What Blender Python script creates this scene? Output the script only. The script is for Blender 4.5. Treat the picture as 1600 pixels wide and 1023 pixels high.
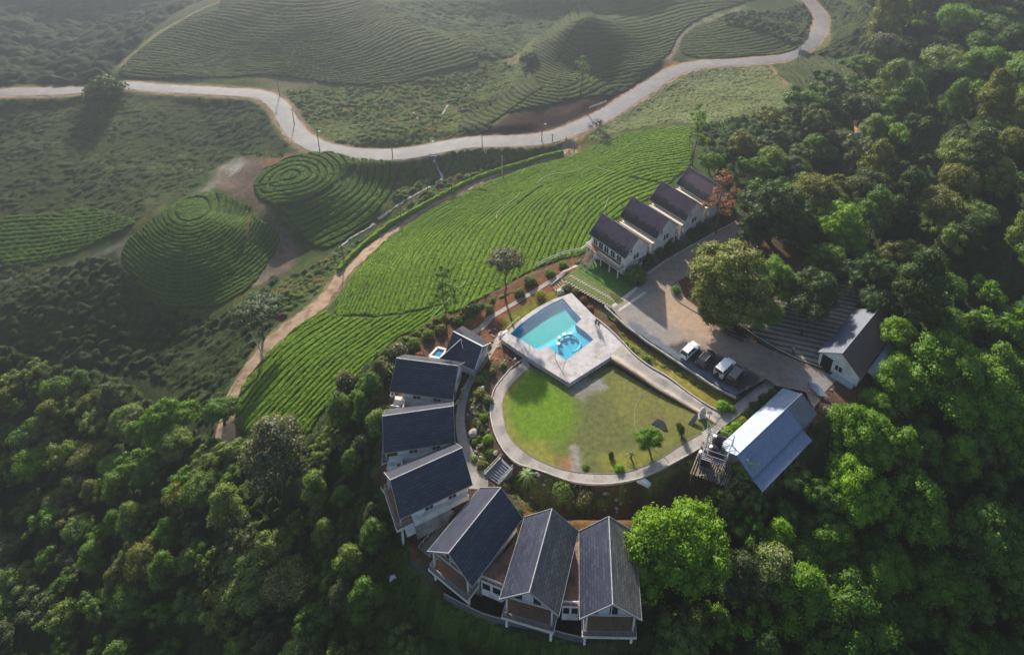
import bpy, bmesh, math, random
import numpy as np
from mathutils import Vector, Matrix
for _o in list(bpy.data.objects): bpy.data.objects.remove(_o, do_unlink=True)
SC = bpy.context.scene
COL = SC.collection
R = math.radians
# ------------------------------------------------------------------ camera (drone, 24 mm equivalent, cropped frame)
FPX, PITCH, ROLL, CX, CY, CAMH = 1064.0, R(26.4), R(3.1), 906.0, 148.0, 95.0
cam_d = bpy.data.cameras.new('camera'); cam = bpy.data.objects.new('camera', cam_d); COL.objects.link(cam)
_cp, _sp, _c, _s = math.cos(PITCH), math.sin(PITCH), math.cos(ROLL), math.sin(ROLL)
FW = np.array([0, _cp, -_sp]); _U = np.array([0, _sp, _cp]); _R = np.array([1., 0, 0])
CA = _c*_R + _s*_U; CB = -_s*_R + _c*_U
cam.matrix_world = Matrix(((CA[0], CB[0], -FW[0], 0), (CA[1], CB[1], -FW[1], 0), (CA[2], CB[2], -FW[2], CAMH), (0, 0, 0, 1)))
cam_d.sensor_width = 36; cam_d.lens = 36*FPX/1600
cam_d.shift_x = -(CX-800)/1600; cam_d.shift_y = -(511.5-CY)/1600
cam_d.clip_start = 1; cam_d.clip_end = 5000
SC.camera = cam
# ------------------------------------------------------------------ sky, sun, exposure
SUN_EL, SUN_AZ = R(25), R(-17)          # sun stands low beyond the valley, a little left of the view
w = bpy.data.worlds.new('World'); SC.world = w; w.use_nodes = True
nt = w.node_tree; nt.nodes.clear()
sky = nt.nodes.new('ShaderNodeTexSky'); sky.sky_type = 'NISHITA'; sky.sun_disc = False
sky.sun_elevation = SUN_EL; sky.sun_rotation = SUN_AZ; sky.air_density = 1.0; sky.dust_density = 1.5
bg = nt.nodes.new('ShaderNodeBackground'); bg.inputs[1].default_value = 0.075
wo = nt.nodes.new('ShaderNodeOutputWorld')
nt.links.new(sky.outputs[0], bg.inputs[0]); nt.links.new(bg.outputs[0], wo.inputs[0])
sd = bpy.data.lights.new('sun', 'SUN'); sun = bpy.data.objects.new('sun', sd); COL.objects.link(sun)
sd.energy = 5.0; sd.angle = R(1.2); sd.color = (1.0, 0.89, 0.76)
_d = Vector((-math.sin(SUN_AZ)*math.cos(SUN_EL)*-1, math.cos(SUN_AZ)*math.cos(SUN_EL), math.sin(SUN_EL)))
sun.rotation_euler = _d.to_track_quat('Z', 'Y').to_euler()
SC.view_settings.view_transform = 'Standard'; SC.view_settings.look = 'None'
SC.view_settings.exposure = 1.25; SC.view_settings.gamma = 1.0
HAZE = 0.00052
SC.render.engine = 'CYCLES'
SC.cycles.max_bounces = 6; SC.cycles.diffuse_bounces = 3; SC.cycles.glossy_bounces = 2
SC.cycles.transparent_max_bounces = 8; SC.cycles.transmission_bounces = 3; SC.cycles.volume_bounces = 0
SC.cycles.caustics_reflective = False; SC.cycles.caustics_refractive = False
# ------------------------------------------------------------------ pixel ray helper (pixels of the 1600x1023 photograph)
def ray(x, y):
    d = (x-CX)*CA - (y-CY)*CB + FPX*FW
    return d/np.linalg.norm(d)
def px(x, y, z=0.0):
    d = ray(x, y); t = (z-CAMH)/d[2]
    return np.array([0, 0, CAMH]) + t*d
# ------------------------------------------------------------------ numpy helpers
def tps(P, V, smooth=0.0):
    P = np.asarray(P, float); V = np.asarray(V, float); n = len(P); m = P.mean(0); s = P.std()+1e-9
    Q = (P-m)/s
    def U(r2): return 0.5*r2*np.log(r2+1e-12)
    D = ((Q[:, None]-Q[None])**2).sum(2)
    A = np.zeros((n+3, n+3)); A[:n, :n] = U(D)+smooth*np.eye(n); A[:n, n] = 1; A[:n, n+1:] = Q; A[n:, :n] = A[:n, n:].T
    W = np.linalg.solve(A, np.concatenate([V, np.zeros(3)]))
    def f(x, y):
        x = np.asarray(x, float); sh = x.shape
        q = (np.stack([x.ravel(), np.asarray(y, float).ravel()], 1)-m)/s
        out = W[n]+q@W[n+1:]
        for i in range(n):
            out = out+W[i]*U(((q-Q[i])**2).sum(1))
        return out.reshape(sh)
    return f
def hsh(ix, iy, k=0):
    h = np.sin(ix*127.1+iy*311.7+k*74.7)*43758.5453
    return h-np.floor(h)
def vnoise(x, y, k=0):
    ix, iy = np.floor(x), np.floor(y); fx, fy = x-ix, y-iy
    fx = fx*fx*(3-2*fx); fy = fy*fy*(3-2*fy)
    a, b, c, d = hsh(ix, iy, k), hsh(ix+1, iy, k), hsh(ix, iy+1, k), hsh(ix+1, iy+1, k)
    return (a*(1-fx)+b*fx)*(1-fy)+(c*(1-fx)+d*fx)*fy
def fbm(x, y, k=0, o=3):
    s, a, t = 0, 1, 0
    for i in range(o):
        s = s+a*vnoise(x*2**i+i*13.7, y*2**i-i*7.1, k+i); t += a; a *= .55
    return s/t
def blobs(x, y, cell, k=0, dens=1.0, rmin=.35, rmax=.75):
    """height 0..1 of half-dome bushes scattered one per cell, and the id of the tallest"""
    ix, iy = np.floor(x/cell), np.floor(y/cell); best = np.zeros_like(x); bid = np.zeros_like(x)
    for dx in (-1, 0, 1):
        for dy in (-1, 0, 1):
            cx, cy = ix+dx, iy+dy
            px_ = (cx+.15+.7*hsh(cx, cy, k))*cell; py_ = (cy+.15+.7*hsh(cx, cy, k+1))*cell
            r = (rmin+(rmax-rmin)*hsh(cx, cy, k+2))*cell
            on = hsh(cx, cy, k+3) < dens
            h = np.where(on, np.sqrt(np.maximum(0, 1-((x-px_)**2+(y-py_)**2)/r**2))*r/(rmax*cell), 0)
            m = h > best; best = np.where(m, h, best); bid = np.where(m, hsh(cx, cy, k+4), bid)
    return best, bid
def inpoly(x, y, P):
    P = np.asarray(P); n = len(P); ins = np.zeros(x.shape, bool); j = n-1
    for i in range(n):
        xi, yi, xj, yj = P[i, 0], P[i, 1], P[j, 0], P[j, 1]
        if yi != yj:
            ins ^= ((yi > y) != (yj > y)) & (x < (xj-xi)*(y-yi)/(yj-yi)+xi)
        j = i
    return ins
def segdist(x, y, P, closed=True):
    P = np.asarray(P, float); n = len(P); d = np.full(x.shape, 1e9)
    for i in range(n if closed else n-1):
        a, b = P[i, :2], P[(i+1) % n, :2]; ab = b-a; L = max(ab@ab, 1e-9)
        t = np.clip(((x-a[0])*ab[0]+(y-a[1])*ab[1])/L, 0, 1)
        d = np.minimum(d, np.hypot(x-a[0]-t*ab[0], y-a[1]-t*ab[1]))
    return d
def sdist(x, y, P):           # + inside, - outside
    d = segdist(x, y, P); return np.where(inpoly(x, y, P), d, -d)
def sstep(a, b, x):
    t = np.clip((x-a)/(b-a), 0, 1); return t*t*(3-2*t)
def smooth_line(P, n=6, closed=False):
    P = [np.asarray(p, float) for p in P]; N = len(P); out = []
    rng = range(N if closed else N-1)
    for i in rng:
        p1, p2 = P[i], P[(i+1) % N]
        p0 = P[(i-1) % N] if (closed or i > 0) else p1
        p3 = P[(i+2) % N] if (closed or i+2 < N) else p2
        for k in range(n):
            t = k/n
            out.append(.5*((2*p1)+(p2-p0)*t+(2*p0-5*p1+4*p2-p3)*t*t+(3*p1-p0-3*p2+p3)*t**3))
    if not closed: out.append(P[-1])
    return np.array(out)
# ------------------------------------------------------------------ materials
def lin(c):
    return tuple(((v/255)/12.92 if v/255 <= .04045 else ((v/255+.055)/1.055)**2.4) for v in c)
class NT:
    def __init__(s, name):
        s.m = bpy.data.materials.new(name); s.m.use_nodes = True; s.t = s.m.node_tree; s.t.nodes.clear()
        s.out = s.n('ShaderNodeOutputMaterial'); s.b = s.n('ShaderNodeBsdfPrincipled'); s.l(s.b.outputs[0], s.out.inputs[0])
    def n(s, ty, **kw):
        x = s.t.nodes.new(ty)
        for k, v in kw.items(): setattr(x, k, v)
        return x
    def l(s, a, b): s.t.links.new(a, b)
    def coord(s, kind='Object'):
        return s.n('ShaderNodeTexCoord').outputs[kind]
    def noise(s, scale, detail=3, rough=.6, vec=None, dist=0):
        x = s.n('ShaderNodeTexNoise'); x.inputs['Scale'].default_value = scale; x.inputs['Detail'].default_value = detail
        x.inputs['Roughness'].default_value = rough; x.inputs['Distortion'].default_value = dist
        s.l(vec if vec is not None else s.coord(), x.inputs['Vector']); return x.outputs['Fac']
    def ramp(s, fac, stops):
        x = s.n('ShaderNodeValToRGB'); e = x.color_ramp.elements
        while len(e) < len(stops): e.new(.5)
        for i, (p, c) in enumerate(stops):
            e[i].position = p; e[i].color = (c if len(c) == 4 else (*c, 1)) if isinstance(c, tuple) else (c, c, c, 1)
        s.l(fac, x.inputs[0]); return x.outputs[0]
    def mix(s, fac, a, b, mode='MIX'):
        x = s.n('ShaderNodeMix', data_type='RGBA', blend_type=mode)
        if isinstance(fac, (int, float)): x.inputs[0].default_value = fac
        else: s.l(fac, x.inputs[0])
        for i, v in ((6, a), (7, b)):
            if isinstance(v, tuple): x.inputs[i].default_value = (*v[:3], 1)
            else: s.l(v, x.inputs[i])
        return x.outputs[2]
    def math(s, op, a, b=None, clamp=False):
        x = s.n('ShaderNodeMath', operation=op); x.use_clamp = clamp
        for i, v in ((0, a), (1, b)):
            if v is None: continue
            if isinstance(v, (int, float)): x.inputs[i].default_value = v
            else: s.l(v, x.inputs[i])
        return x.outputs[0]
    def bump(s, h, strength=.5, dist=.05):
        x = s.n('ShaderNodeBump'); x.inputs['Strength'].default_value = strength; x.inputs['Distance'].default_value = dist
        s.l(h, x.inputs['Height']); s.l(x.outputs[0], s.b.inputs['Normal']); return x
    def fin(s, col, rough=.8, spec=.3, metal=0):
        if isinstance(col, tuple): s.b.inputs['Base Color'].default_value = (*col[:3], 1)
        else: s.l(col, s.b.inputs['Base Color'])
        if isinstance(rough, (int, float)): s.b.inputs['Roughness'].default_value = rough
        else: s.l(rough, s.b.inputs['Roughness'])
        s.b.inputs['Specular IOR Level'].default_value = spec; s.b.inputs['Metallic'].default_value = metal
        return s.m
def speck(name, c1, c2, scale=3, rough=.8, spec=.3, bump=.0, metal=0, scale2=None, c3=None, lo=.35, hi=.65):
    t = NT(name); f = t.noise(scale, 5, .65)
    c = t.ramp(f, [(lo, c1), (hi, c2)])
    if c3: c = t.mix(t.ramp(t.noise(scale2 or scale*.17, 4, .6), [(.48, 0.0), (.62, 1.0)]), c, c3)
    if bump: t.bump(t.noise(scale*6, 4, .7), bump, .03)
    return t.fin(c, rough, spec, metal)
# ------------------------------------------------------------------ objects
def tag(o, label=None, cat=None, group=None, kind=None):
    if label: o['label'] = label
    if cat: o['category'] = cat
    if group: o['group'] = group
    if kind: o['kind'] = kind
    return o
def link_mesh(name, me, mat=None, parent=None):
    o = bpy.data.objects.new(name, me); COL.objects.link(o)
    if mat is not None:
        for m in (mat if isinstance(mat, (list, tuple)) else [mat]): me.materials.append(m)
    if parent is not None: o.parent = parent
    return o
def npmesh(name, V, F, mat=None, parent=None, smooth=False, colors=None):
    """V (n,3) array, F (m,4) or (m,3) int array"""
    V = np.asarray(V, np.float32); F = np.asarray(F, np.int32); k = F.shape[1]
    me = bpy.data.meshes.new(name)
    me.vertices.add(len(V)); me.vertices.foreach_set('co', V.ravel())
    me.loops.add(F.size); me.loops.foreach_set('vertex_index', F.ravel())
    me.polygons.add(len(F)); me.polygons.foreach_set('loop_start', np.arange(0, F.size, k, dtype=np.int32))
    me.polygons.foreach_set('loop_total', np.full(len(F), k, np.int32))
    if smooth: me.polygons.foreach_set('use_smooth', np.ones(len(F), bool))
    if colors is not None:
        a = me.color_attributes.new('tint', 'FLOAT_COLOR', 'POINT')
        c = np.ones((len(V), 4), np.float32); c[:, :3] = colors; a.data.foreach_set('color', c.ravel())
    me.update(calc_edges=True)
    return link_mesh(name, me, mat, parent)
def empty(name, loc=(0, 0, 0), rz=0.0, label=None, cat=None, group=None):
    o = bpy.data.objects.new(name, None); COL.objects.link(o); o.empty_display_size = .5
    o.location = loc; o.rotation_euler = (0, 0, rz); tag(o, label, cat, group); return o
def kids(o): return [c for c in bpy.data.objects if c.parent == o]
def copy_tree(o, loc=None, rz=None, sc=None, label=None, parent=None):
    c = o.copy(); COL.objects.link(c); c.parent = parent
    for ch in kids(o): copy_tree(ch, parent=c)
    if loc is not None: c.location = loc
    if rz is not None: c.rotation_euler = (0, 0, rz)
    if sc is not None: c.scale = (sc, sc, sc) if isinstance(sc, (int, float)) else sc
    if label: c['label'] = label
    return c
class MB:
    def __init__(s): s.v = []; s.f = []
    def add(s, vs, fs):
        o = len(s.v); s.v += [tuple(map(float, p)) for p in vs]; s.f += [tuple(i+o for i in f) for f in fs]; return s
    def box(s, x0, x1, y0, y1, z0, z1):
        v = [(x, y, z) for z in (z0, z1) for y in (y0, y1) for x in (x0, x1)]
        return s.add(v, [(0, 2, 3, 1), (4, 5, 7, 6), (0, 1, 5, 4), (2, 6, 7, 3), (0, 4, 6, 2), (1, 3, 7, 5)])
    def bar(s, a, b, w=.1, h=None):
        """square bar from a to b"""
        h = h or w; a = Vector(a); b = Vector(b); d = (b-a); d.normalize()
        up = Vector((0, 0, 1)) if abs(d.z) < .95 else Vector((1, 0, 0))
        x = d.cross(up).normalized()*w/2; y = x.cross(d).normalized()*h/2
        v = [p+i*x+j*y for p in (a, b) for i, j in ((-1, -1), (1, -1), (1, 1), (-1, 1))]
        return s.add(v, [(0, 3, 2, 1), (4, 5, 6, 7), (0, 1, 5, 4), (1, 2, 6, 5), (2, 3, 7, 6), (3, 0, 4, 7)])
    def tube(s, pts, r=.05, n=8):
        pts = [Vector(p) for p in pts]; rs = r if isinstance(r, (list, tuple)) else [r]*len(pts); vs = []; fs = []
        for i, p in enumerate(pts):
            d = (pts[min(i+1, len(pts)-1)]-pts[max(i-1, 0)]).normalized()
            up = Vector((0, 0, 1)) if abs(d.z) < .9 else Vector((1, 0, 0))
            x = d.cross(up).normalized(); y = d.cross(x)
            for k in range(n):
                a = 2*math.pi*k/n; vs.append(p+(x*math.cos(a)+y*math.sin(a))*rs[i])
        for i in range(len(pts)-1):
            for k in range(n):
                a, b = i*n+k, i*n+(k+1) % n; fs.append((a, a+n, b+n, b))
        fs.append(tuple(range(n))); fs.append(tuple(range((len(pts)-1)*n+n-1, (len(pts)-1)*n-1, -1)))
        return s.add(vs, fs)
    def prism(s, poly, z0, z1):
        """convex or concave polygon (x, y), extruded"""
        n = len(poly); v = [(p[0], p[1], z0) for p in poly]+[(p[0], p[1], z1) for p in poly]
        return s.add(v, [tuple(range(n-1, -1, -1)), tuple(range(n, 2*n))]+[(i, (i+1) % n, n+(i+1) % n, n+i) for i in range(n)])
    def quad(s, a, b, c, d): return s.add([a, b, c, d], [(0, 1, 2, 3)])
    def build(s, name, mat, parent=None, bevel=0, smooth=False, tri=False, recalc=False):
        me = bpy.data.meshes.new(name); me.from_pydata(s.v, [], s.f)
        if bevel or tri or recalc:
            bm = bmesh.new(); bm.from_mesh(me)
            if recalc: bmesh.ops.recalc_face_normals(bm, faces=bm.faces[:])
            if tri: bmesh.ops.triangulate(bm, faces=[f for f in bm.faces if len(f.verts) > 4])
            if bevel: bmesh.ops.bevel(bm, geom=bm.edges[:], offset=bevel, segments=2, affect='EDGES', profile=.6, clamp_overlap=True)
            bm.to_mesh(me); bm.free()
        if smooth: me.polygons.foreach_set('use_smooth', np.ones(len(me.polygons), bool))
        me.update(); return link_mesh(name, me, mat, parent)
# ================================================================== TERRAIN
CP = """620 560 -2.2;560 600 -4.5;440 690 -12;540 590 -6.5;640 510 -3;760 450 -1.2;900 400 -.3;1000 330 .2;1060 270 .8;1100 230 0
355 665 -17;420 540 -16;500 470 -15;580 390 -14.5;680 315 -13;780 270 -11.5;890 235 -10.2
600 430 -8;500 560 -10;520 510 -11.5;750 350 -7.5;850 310 -5.2;680 400 -6.5;950 250 -5;1050 210 -4;1150 170 -3.5;1000 180 -8
400 480 -17.5;500 400 -16.6;600 330 -15.2;690 280 -13.8;680 245 -12.3;740 250 -11.8;820 235 -11
450 280 -9.8;480 270 -10;395 300 -13.5;380 340 -16;480 385 -17.3;600 350 -16.8;625 262 -13.5;560 250 -10.8;540 320 -13;430 320 -11.8
0 150 -6;100 145 -6;200 132 -6.5;300 140 -7;400 145 -8;440 190 -9;480 222 -9.6;560 240 -10.2;620 240 -10.3;700 228 -9.5;800 220 -9;880 210 -8.6;960 180 -8;1040 125 -7;1100 100 -6;1180 95 -5.5;1250 75 -5;1280 50 -5;1285 25 -4;1260 0 -3
310 330 -13.2;290 345 -13.4;340 340 -13.6;350 255 -13.6;430 370 -17;400 440 -19.5;300 500 -23.5;180 400 -17;200 500 -23;320 420 -17.3;370 350 -14.3;240 360 -14
0 200 -10;200 200 -10;350 200 -11;0 300 -14;150 300 -14.5;280 270 -13;60 400 -18;0 500 -22;100 600 -27;200 620 -27;300 600 -24
0 800 -38;200 850 -30;0 1023 -40;200 1023 -33;400 850 -16;450 780 -12;400 1000 -22;560 800 -6;620 960 -10;800 1015 -10;960 1023 -9
1200 300 0;1300 250 0;1340 200 -1;1250 150 -4;1400 100 4;1500 50 10;1600 0 18;1600 200 12;1450 300 4;1600 400 6;1450 450 0;1600 600 -4;1500 700 -8;1300 750 -4;1200 850 -8;1400 900 -16;1600 900 -18;1150 1000 -12;1600 1023 -22
1000 400 1;1150 350 1;900 600 0;1100 600 .5;1250 600 1
470 0 6.5;470 60 -.5;350 70 -3.5;600 60 -2.5;560 20 2;345 0 3;250 50 -2.5;185 100 -6;450 122 -7.5;620 125 -8;740 90 -7.5;680 50 -5
220 30 -16;100 50 -20;200 10 -19;0 0 -20;0 80 -15;110 100 -12;320 -20 -14
745 60 -7;790 75 -9;780 130 -10.5;760 175 -11;640 150 -9.5;560 160 -9.5;520 200 -9.8;700 200 -10.6;820 75 -8.5;700 20 -8;820 20 -9
1000 0 -3;940 30 -4;870 50 -4.8;900 90 -5.2;1000 80 -4.6;1090 20 -3.2;1040 100 -5.3;900 130 -5.5;1150 0 -2.6
870 150 -5.8;800 172 -7.2;740 195 -8.8;850 195 -8.6;950 160 -7.2;830 110 -6.5;780 150 -9
1200 40 -2;1120 60 -4;1150 30 -1.5;1330 90 -2;1290 110 -3"""
ctl = []
for ln in CP.replace('\n', ';').split(';'):
    if ln.strip():
        a, b, c = map(float, ln.split()); p = px(a, b, c); ctl.append((p[0], p[1], c))
ctl += [(-60, 0, -45), (0, 10, -22), (60, 0, -34), (-150, 40, -55), (150, 50, -14), (0, -150, -70), (-300, 0, -80), (300, 0, -50),
        (-250, 330, 10), (0, 330, 22), (250, 380, 45), (0, 500, 40), (-400, 500, 40), (400, 500, 70), (0, 900, 60), (-600, 300, 0), (600, 300, 60), (-280, 250, -5), (0, 240, 6), (110, 250, 8)]
ctl = np.array(ctl)
_tf = tps(ctl[:, :2], ctl[:, 2], 0.0004)
def axis(lo, hi, a, b, fine, mid, out):
    """fine steps in [a,b], then mid for 120 m, then growing"""
    v = list(np.arange(a, b, fine)); x = b; st = mid
    while x < hi: v.append(x); x += st; st = mid if x < b+110 else min(st*1.12, 40)
    v.append(hi); x = a; st = mid; l = []
    while True:
        x -= st; st = mid if x > a-110 else min(st*1.12, 40)
        if x < lo: break
        l.append(x)
    return np.array([lo]+l[::-1]+v)
GX = axis(-1500, 1500, -48, 62, .5, 1.1, 0); GY = axis(-400, 2600, 38, 142, .5, 1.1, 0)
MX, MY = np.meshgrid(GX, GY)
MZ = _tf(MX, MY)
far = sstep(420, 900, np.hypot(MX, MY-120)); MZ = MZ*(1-far)+far*(30+25*fbm(MX/240, MY/240, 5))
MZ += (fbm(MX/14, MY/14, 2)-.5)*1.6*sstep(0, 30, np.hypot(MX-5, MY-80)-45)
def P2(s, z=0.0):
    """'x y x y ...' photograph pixels -> list of world (x, y) at height z"""
    v = list(map(float, s.split())); return np.array([px(v[i], v[i+1], z)[:2] for i in range(0, len(v), 2)])
_LV = [  # level terraces: polygon in photograph pixels, level, blend width, slope
 ("690 530 740 470 870 415 930 392 1010 400 1010 450 960 500 860 560 780 562", .0, 1.8),
 ("940 445 985 408 1060 370 1155 330 1230 370 1420 460 1440 560 1340 640 1270 690 1190 608 1150 612 1060 560 985 505", 1.0, 1.2),
 ("590 560 620 540 700 495 780 520 760 560 735 600 728 660 750 720 790 765 850 812 1010 812 1010 885 820 885 720 850 610 760 588 660", -1.2, 2.2),
 ("640 850 690 940 790 980 915 1008 1015 1004 1015 900 905 900 880 895 800 900 720 860 690 830", -4.3, 2.0),
 ("832 562 782 590 770 650 782 705 840 742 930 752 1010 742 1090 703 1140 658 1205 602 1110 562 980 505 890 545", .0, 2.6),
 ("1118 690 1150 745 1185 765 1240 720 1285 680 1262 625 1215 612 1170 650", .1, 1.5),
 ("905 438 985 470 990 480 1000 460 1075 405 1000 400 930 405 880 422", .8, .8)]
for s, lv, bl in _LV:
    P = P2(s, lv); sd_ = sdist(MX, MY, P); k = sstep(-bl, 0.3, sd_); MZ = MZ*(1-k)+lv*k
_pp = P2("879.6 466 893 482.5 908.5 498.5 899 507 916 519.5 927 530.5 884 563 869 551 853 540 841.5 547.5 820 534 797 521.5 812 507.5 829 495 846 483.5 862 474", 1.0)
_k = sstep(-.6, .2, sdist(MX, MY, _pp)); MZ = MZ*(1-_k)+(-.9)*_k
def hz(x, y):
    x = np.asarray(x, float); y = np.asarray(y, float)
    i = np.clip(np.searchsorted(GX, x)-1, 0, len(GX)-2); j = np.clip(np.searchsorted(GY, y)-1, 0, len(GY)-2)
    u = (x-GX[i])/(GX[i+1]-GX[i]); v = (y-GY[j])/(GY[j+1]-GY[j])
    return (MZ[j, i]*(1-u)+MZ[j, i+1]*u)*(1-v)+(MZ[j+1, i]*(1-u)+MZ[j+1, i+1]*u)*v
_T = np.concatenate([np.arange(40, 420, .5), np.arange(420, 900, 4)])
def at(x, y, dz=0.0):
    """where the ray of photograph pixel (x, y) meets the ground raised by dz"""
    d = ray(x, y); p = np.array([0, 0, CAMH])[None]+_T[:, None]*d[None]
    g = p[:, 2]-hz(p[:, 0], p[:, 1])-dz; i = int(np.argmax(g < 0))
    if g[i] >= 0: i = len(_T)-1
    if i == 0: i = 1
    f = g[i-1]/(g[i-1]-g[i]+1e-9); q = p[i-1]+(p[i]-p[i-1])*min(max(f, 0), 1)
    return np.array([q[0], q[1], float(hz(q[0], q[1]))])
def G2(s, dz=0.0):
    v = list(map(float, s.split())) if isinstance(s, str) else [c for p in s for c in p]
    return np.array([at(v[i], v[i+1], dz) for i in range(0, len(v), 2)])
# carve the roads level across their width
ROAD = "-60 152 0 146 100 143 150 138 200 134 260 139 340 143 390 146 418 152 438 168 452 192 470 214 500 230 545 240 600 242 660 236 720 225 800 221 870 212 930 188 985 155 1030 126 1065 108 1110 100 1170 97 1215 92 1255 78 1279 52 1283 28 1268 6 1245 -12"
DIRT = "353 720 356 668 372 615 405 560 440 520 500 475 535 430 572 395 610 362 660 328 715 300 765 277 820 256 868 243 890 234"
def centre(s, n=6): return smooth_line([p[:2] for p in G2(s)], n)
road_c = centre(ROAD); dirt_c = centre(DIRT)
def resample(P, step):
    P = np.asarray(P); d = np.r_[0, np.cumsum(np.linalg.norm(np.diff(P, axis=0), axis=1))]; n = max(2, int(d[-1]/step)+1)
    t = np.linspace(0, d[-1], n); return np.stack([np.interp(t, d, P[:, i]) for i in range(P.shape[1])], 1)
def carve(C, half, blend):
    global MZ
    C = resample(C, 1.2); z = hz(C[:, 0], C[:, 1]); k = np.ones(15)/15
    z = np.convolve(np.pad(z, 7, mode='edge'), k, 'valid')
    lo, hi = C.min(0)-half-blend, C.max(0)+half+blend
    ii = np.where((GX >= lo[0]) & (GX <= hi[0]))[0]; jj = np.where((GY >= lo[1]) & (GY <= hi[1]))[0]
    X, Y = MX[np.ix_(jj, ii)], MY[np.ix_(jj, ii)]; best = np.full(X.shape, 1e9); zz = np.zeros(X.shape)
    for a in range(len(C)):
        d = np.hypot(X-C[a, 0], Y-C[a, 1]); m = d < best; best = np.where(m, d, best); zz = np.where(m, z[a], zz)
    k = 1-sstep(half, half+blend, best); MZ[np.ix_(jj, ii)] = MZ[np.ix_(jj, ii)]*(1-k)+zz*k
carve(road_c, 4.2, 4); carve(dirt_c, 1.8, 2)
road_c = centre(ROAD); dirt_c = centre(DIRT)
# ---------------------------------------------------------------- ground colours (what grows or lies there, and one strip of tree shade)
SOIL, REDSOIL, GRASS, DRY, SCRUB, STONE, DARKG, PALE = (.10, .062, .040), (.19, .083, .042), (.075, .11, .022), (.19, .17, .05), (.042, .066, .020), (.22, .20, .18), (.030, .045, .018), (.15, .135, .10)
TC = np.zeros(MX.shape+(3,)); TC[:] = SCRUB
n1 = fbm(MX/9, MY/9, 11, 4); n2 = fbm(MX/3, MY/3, 21, 3)
def paint(s, col, soft=1.0, amt=1.0, line=None, jag=.8, pts=None):
    P = pts if pts is not None else (G2(s)[:, :2] if isinstance(s, str) else np.asarray(s)[:, :2])
    if line is None: d = sdist(MX, MY, P)
    else: d = line-segdist(MX, MY, P, False)
    d = d+(n2-.5)*jag*2; k = (sstep(-soft, soft, d)*amt)[..., None]
    TC[:] = TC*(1-k)+np.array(col)*k
k = (sstep(.5, .62, n1)*.55)[..., None]; TC[:] = TC*(1-k)+np.array(DRY)*.55*k
# forest floors
paint("-100 560 120 470 330 560 350 690 560 690 600 760 700 940 1010 1000 1020 880 1200 780 1290 640 1420 560 1440 470 1200 330 1120 200 1350 60 1420 -80 1700 -80 1700 1100 -100 1100", DARKG, 3, .9)
paint("0 -40 345 -20 345 0 250 48 185 100 150 128 0 132", (.026, .036, .020), 3, .9)
# resort earth and beds
paint("590 560 640 520 700 470 850 400 1000 380 1060 420 1150 340 1240 370 1420 470 1440 570 1340 640 1260 720 1200 780 1010 800 1010 1000 920 1005 700 940 600 800 588 680", SOIL, 1.5)
paint("600 520 690 520 820 440 900 405 925 410 850 470 800 520 780 560 735 560 700 520 640 540", REDSOIL, 1.2, .9)
paint("600 650 612 640 612 720 628 830 690 900 640 870 596 790 592 690", REDSOIL, 1.0, .8)
paint("600 770 640 860 690 915 720 945 700 950 640 890 606 830", PALE, .8, .8)
paint("660 880 800 930 900 940 920 1000 800 990 700 950", (.035, .048, .022), 1, .9)
paint("1060 410 1095 395 1180 430 1290 450 1240 500 1190 530 1140 520 1080 480 1050 450", (.11,.055,.03), 1.2, .8)
paint("985 520 1120 612 1100 622 985 545 960 512", (.14, .07, .03), .6, .9)
paint("905 820 985 815 985 775 880 800 795 790 800 800", (.16, .085, .03), .6, .8)
paint("800 500 850 462 880 462 830 490 800 520", (.20, .17, .03), .5)
paint("780 505 812 480 845 462 880 450 890 460 830 492 798 520", (.15, .15, .03), .5)
paint("880 425 985 475 975 486 955 478 870 440", GRASS, .4, .9)
paint("930 470 985 475 960 500 935 492", (.10, .12, .05), .6)
paint("972 528 1120 605 1150 630 1130 648 1060 600 1000 560", (.24, .21, .045), .5)
paint("1130 640 1190 596 1215 600 1140 690", GRASS, .6)
paint("1010 745 1080 712 1120 690 1130 720 1060 740 1010 780", (.17, .17, .05), .8)
# dirt between hillocks, river bed, banks
paint("340 262 380 245 420 250 398 290 400 310 430 345 470 390 455 420 420 440 385 450 375 435 425 395 430 360 395 320 360 300 330 290", (.13, .095, .075), 1.2)
paint("380 430 410 405 428 415 405 445 385 450", PALE, .6)
paint("345 262 372 246 388 252 362 275", (.26, .24, .22), 1)
paint("410 250 470 238 485 244 420 262", (.24, .12, .07), .8)
for s in ("190 395 240 360 300 315 345 275 365 255", "0 440 90 425 200 375"): paint(s, (.16, .15, .12), .7, .8, line=1.2)
for s in ("0 225 90 224 160 226", "100 310 145 290 170 280", "120 255 200 262 320 268", "0 208 70 190 140 160"): paint(s, (.17, .16, .11), .6, .6, line=.5)
paint("150 110 200 75 240 35 300 20", (.12, .11, .08), 1, .4, line=.6)
paint("188 104 215 78 250 50 300 22 345 2", (.20, .18, .09), .6, .8, line=.8)
paint("700 210 760 206 800 178 850 172 885 160 930 154 962 148 990 136 1010 118 1030 100 1046 100 1030 120 985 150 930 184 870 207 800 216 720 220", (.050, .034, .026), .8, 1)
paint("720 160 760 150 770 130 735 165 700 190 680 205", (.15, .07, .045), 1.6, .6)
paint("780 100 800 70 812 60 815 95 790 120", (.22, .17, .10), 1.6, .6)
paint("390 128 420 118 480 122 505 135 440 142", (.13, .12, .07), 1.5, .6)
paint("1040 105 1062 62 1085 38 1140 22 1165 0", (.17, .15, .12), .5, .9, line=1.2)
paint("1028 118 1045 95 1060 96 1052 110", (.26, .13, .07), .8, .9)
paint("1200 98 1222 125 1244 152", (.27, .17, .09), .5, .9, line=1.0)
paint("880 208 905 210 903 238 880 238", (.30, .24, .17), .5, 1)
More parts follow.
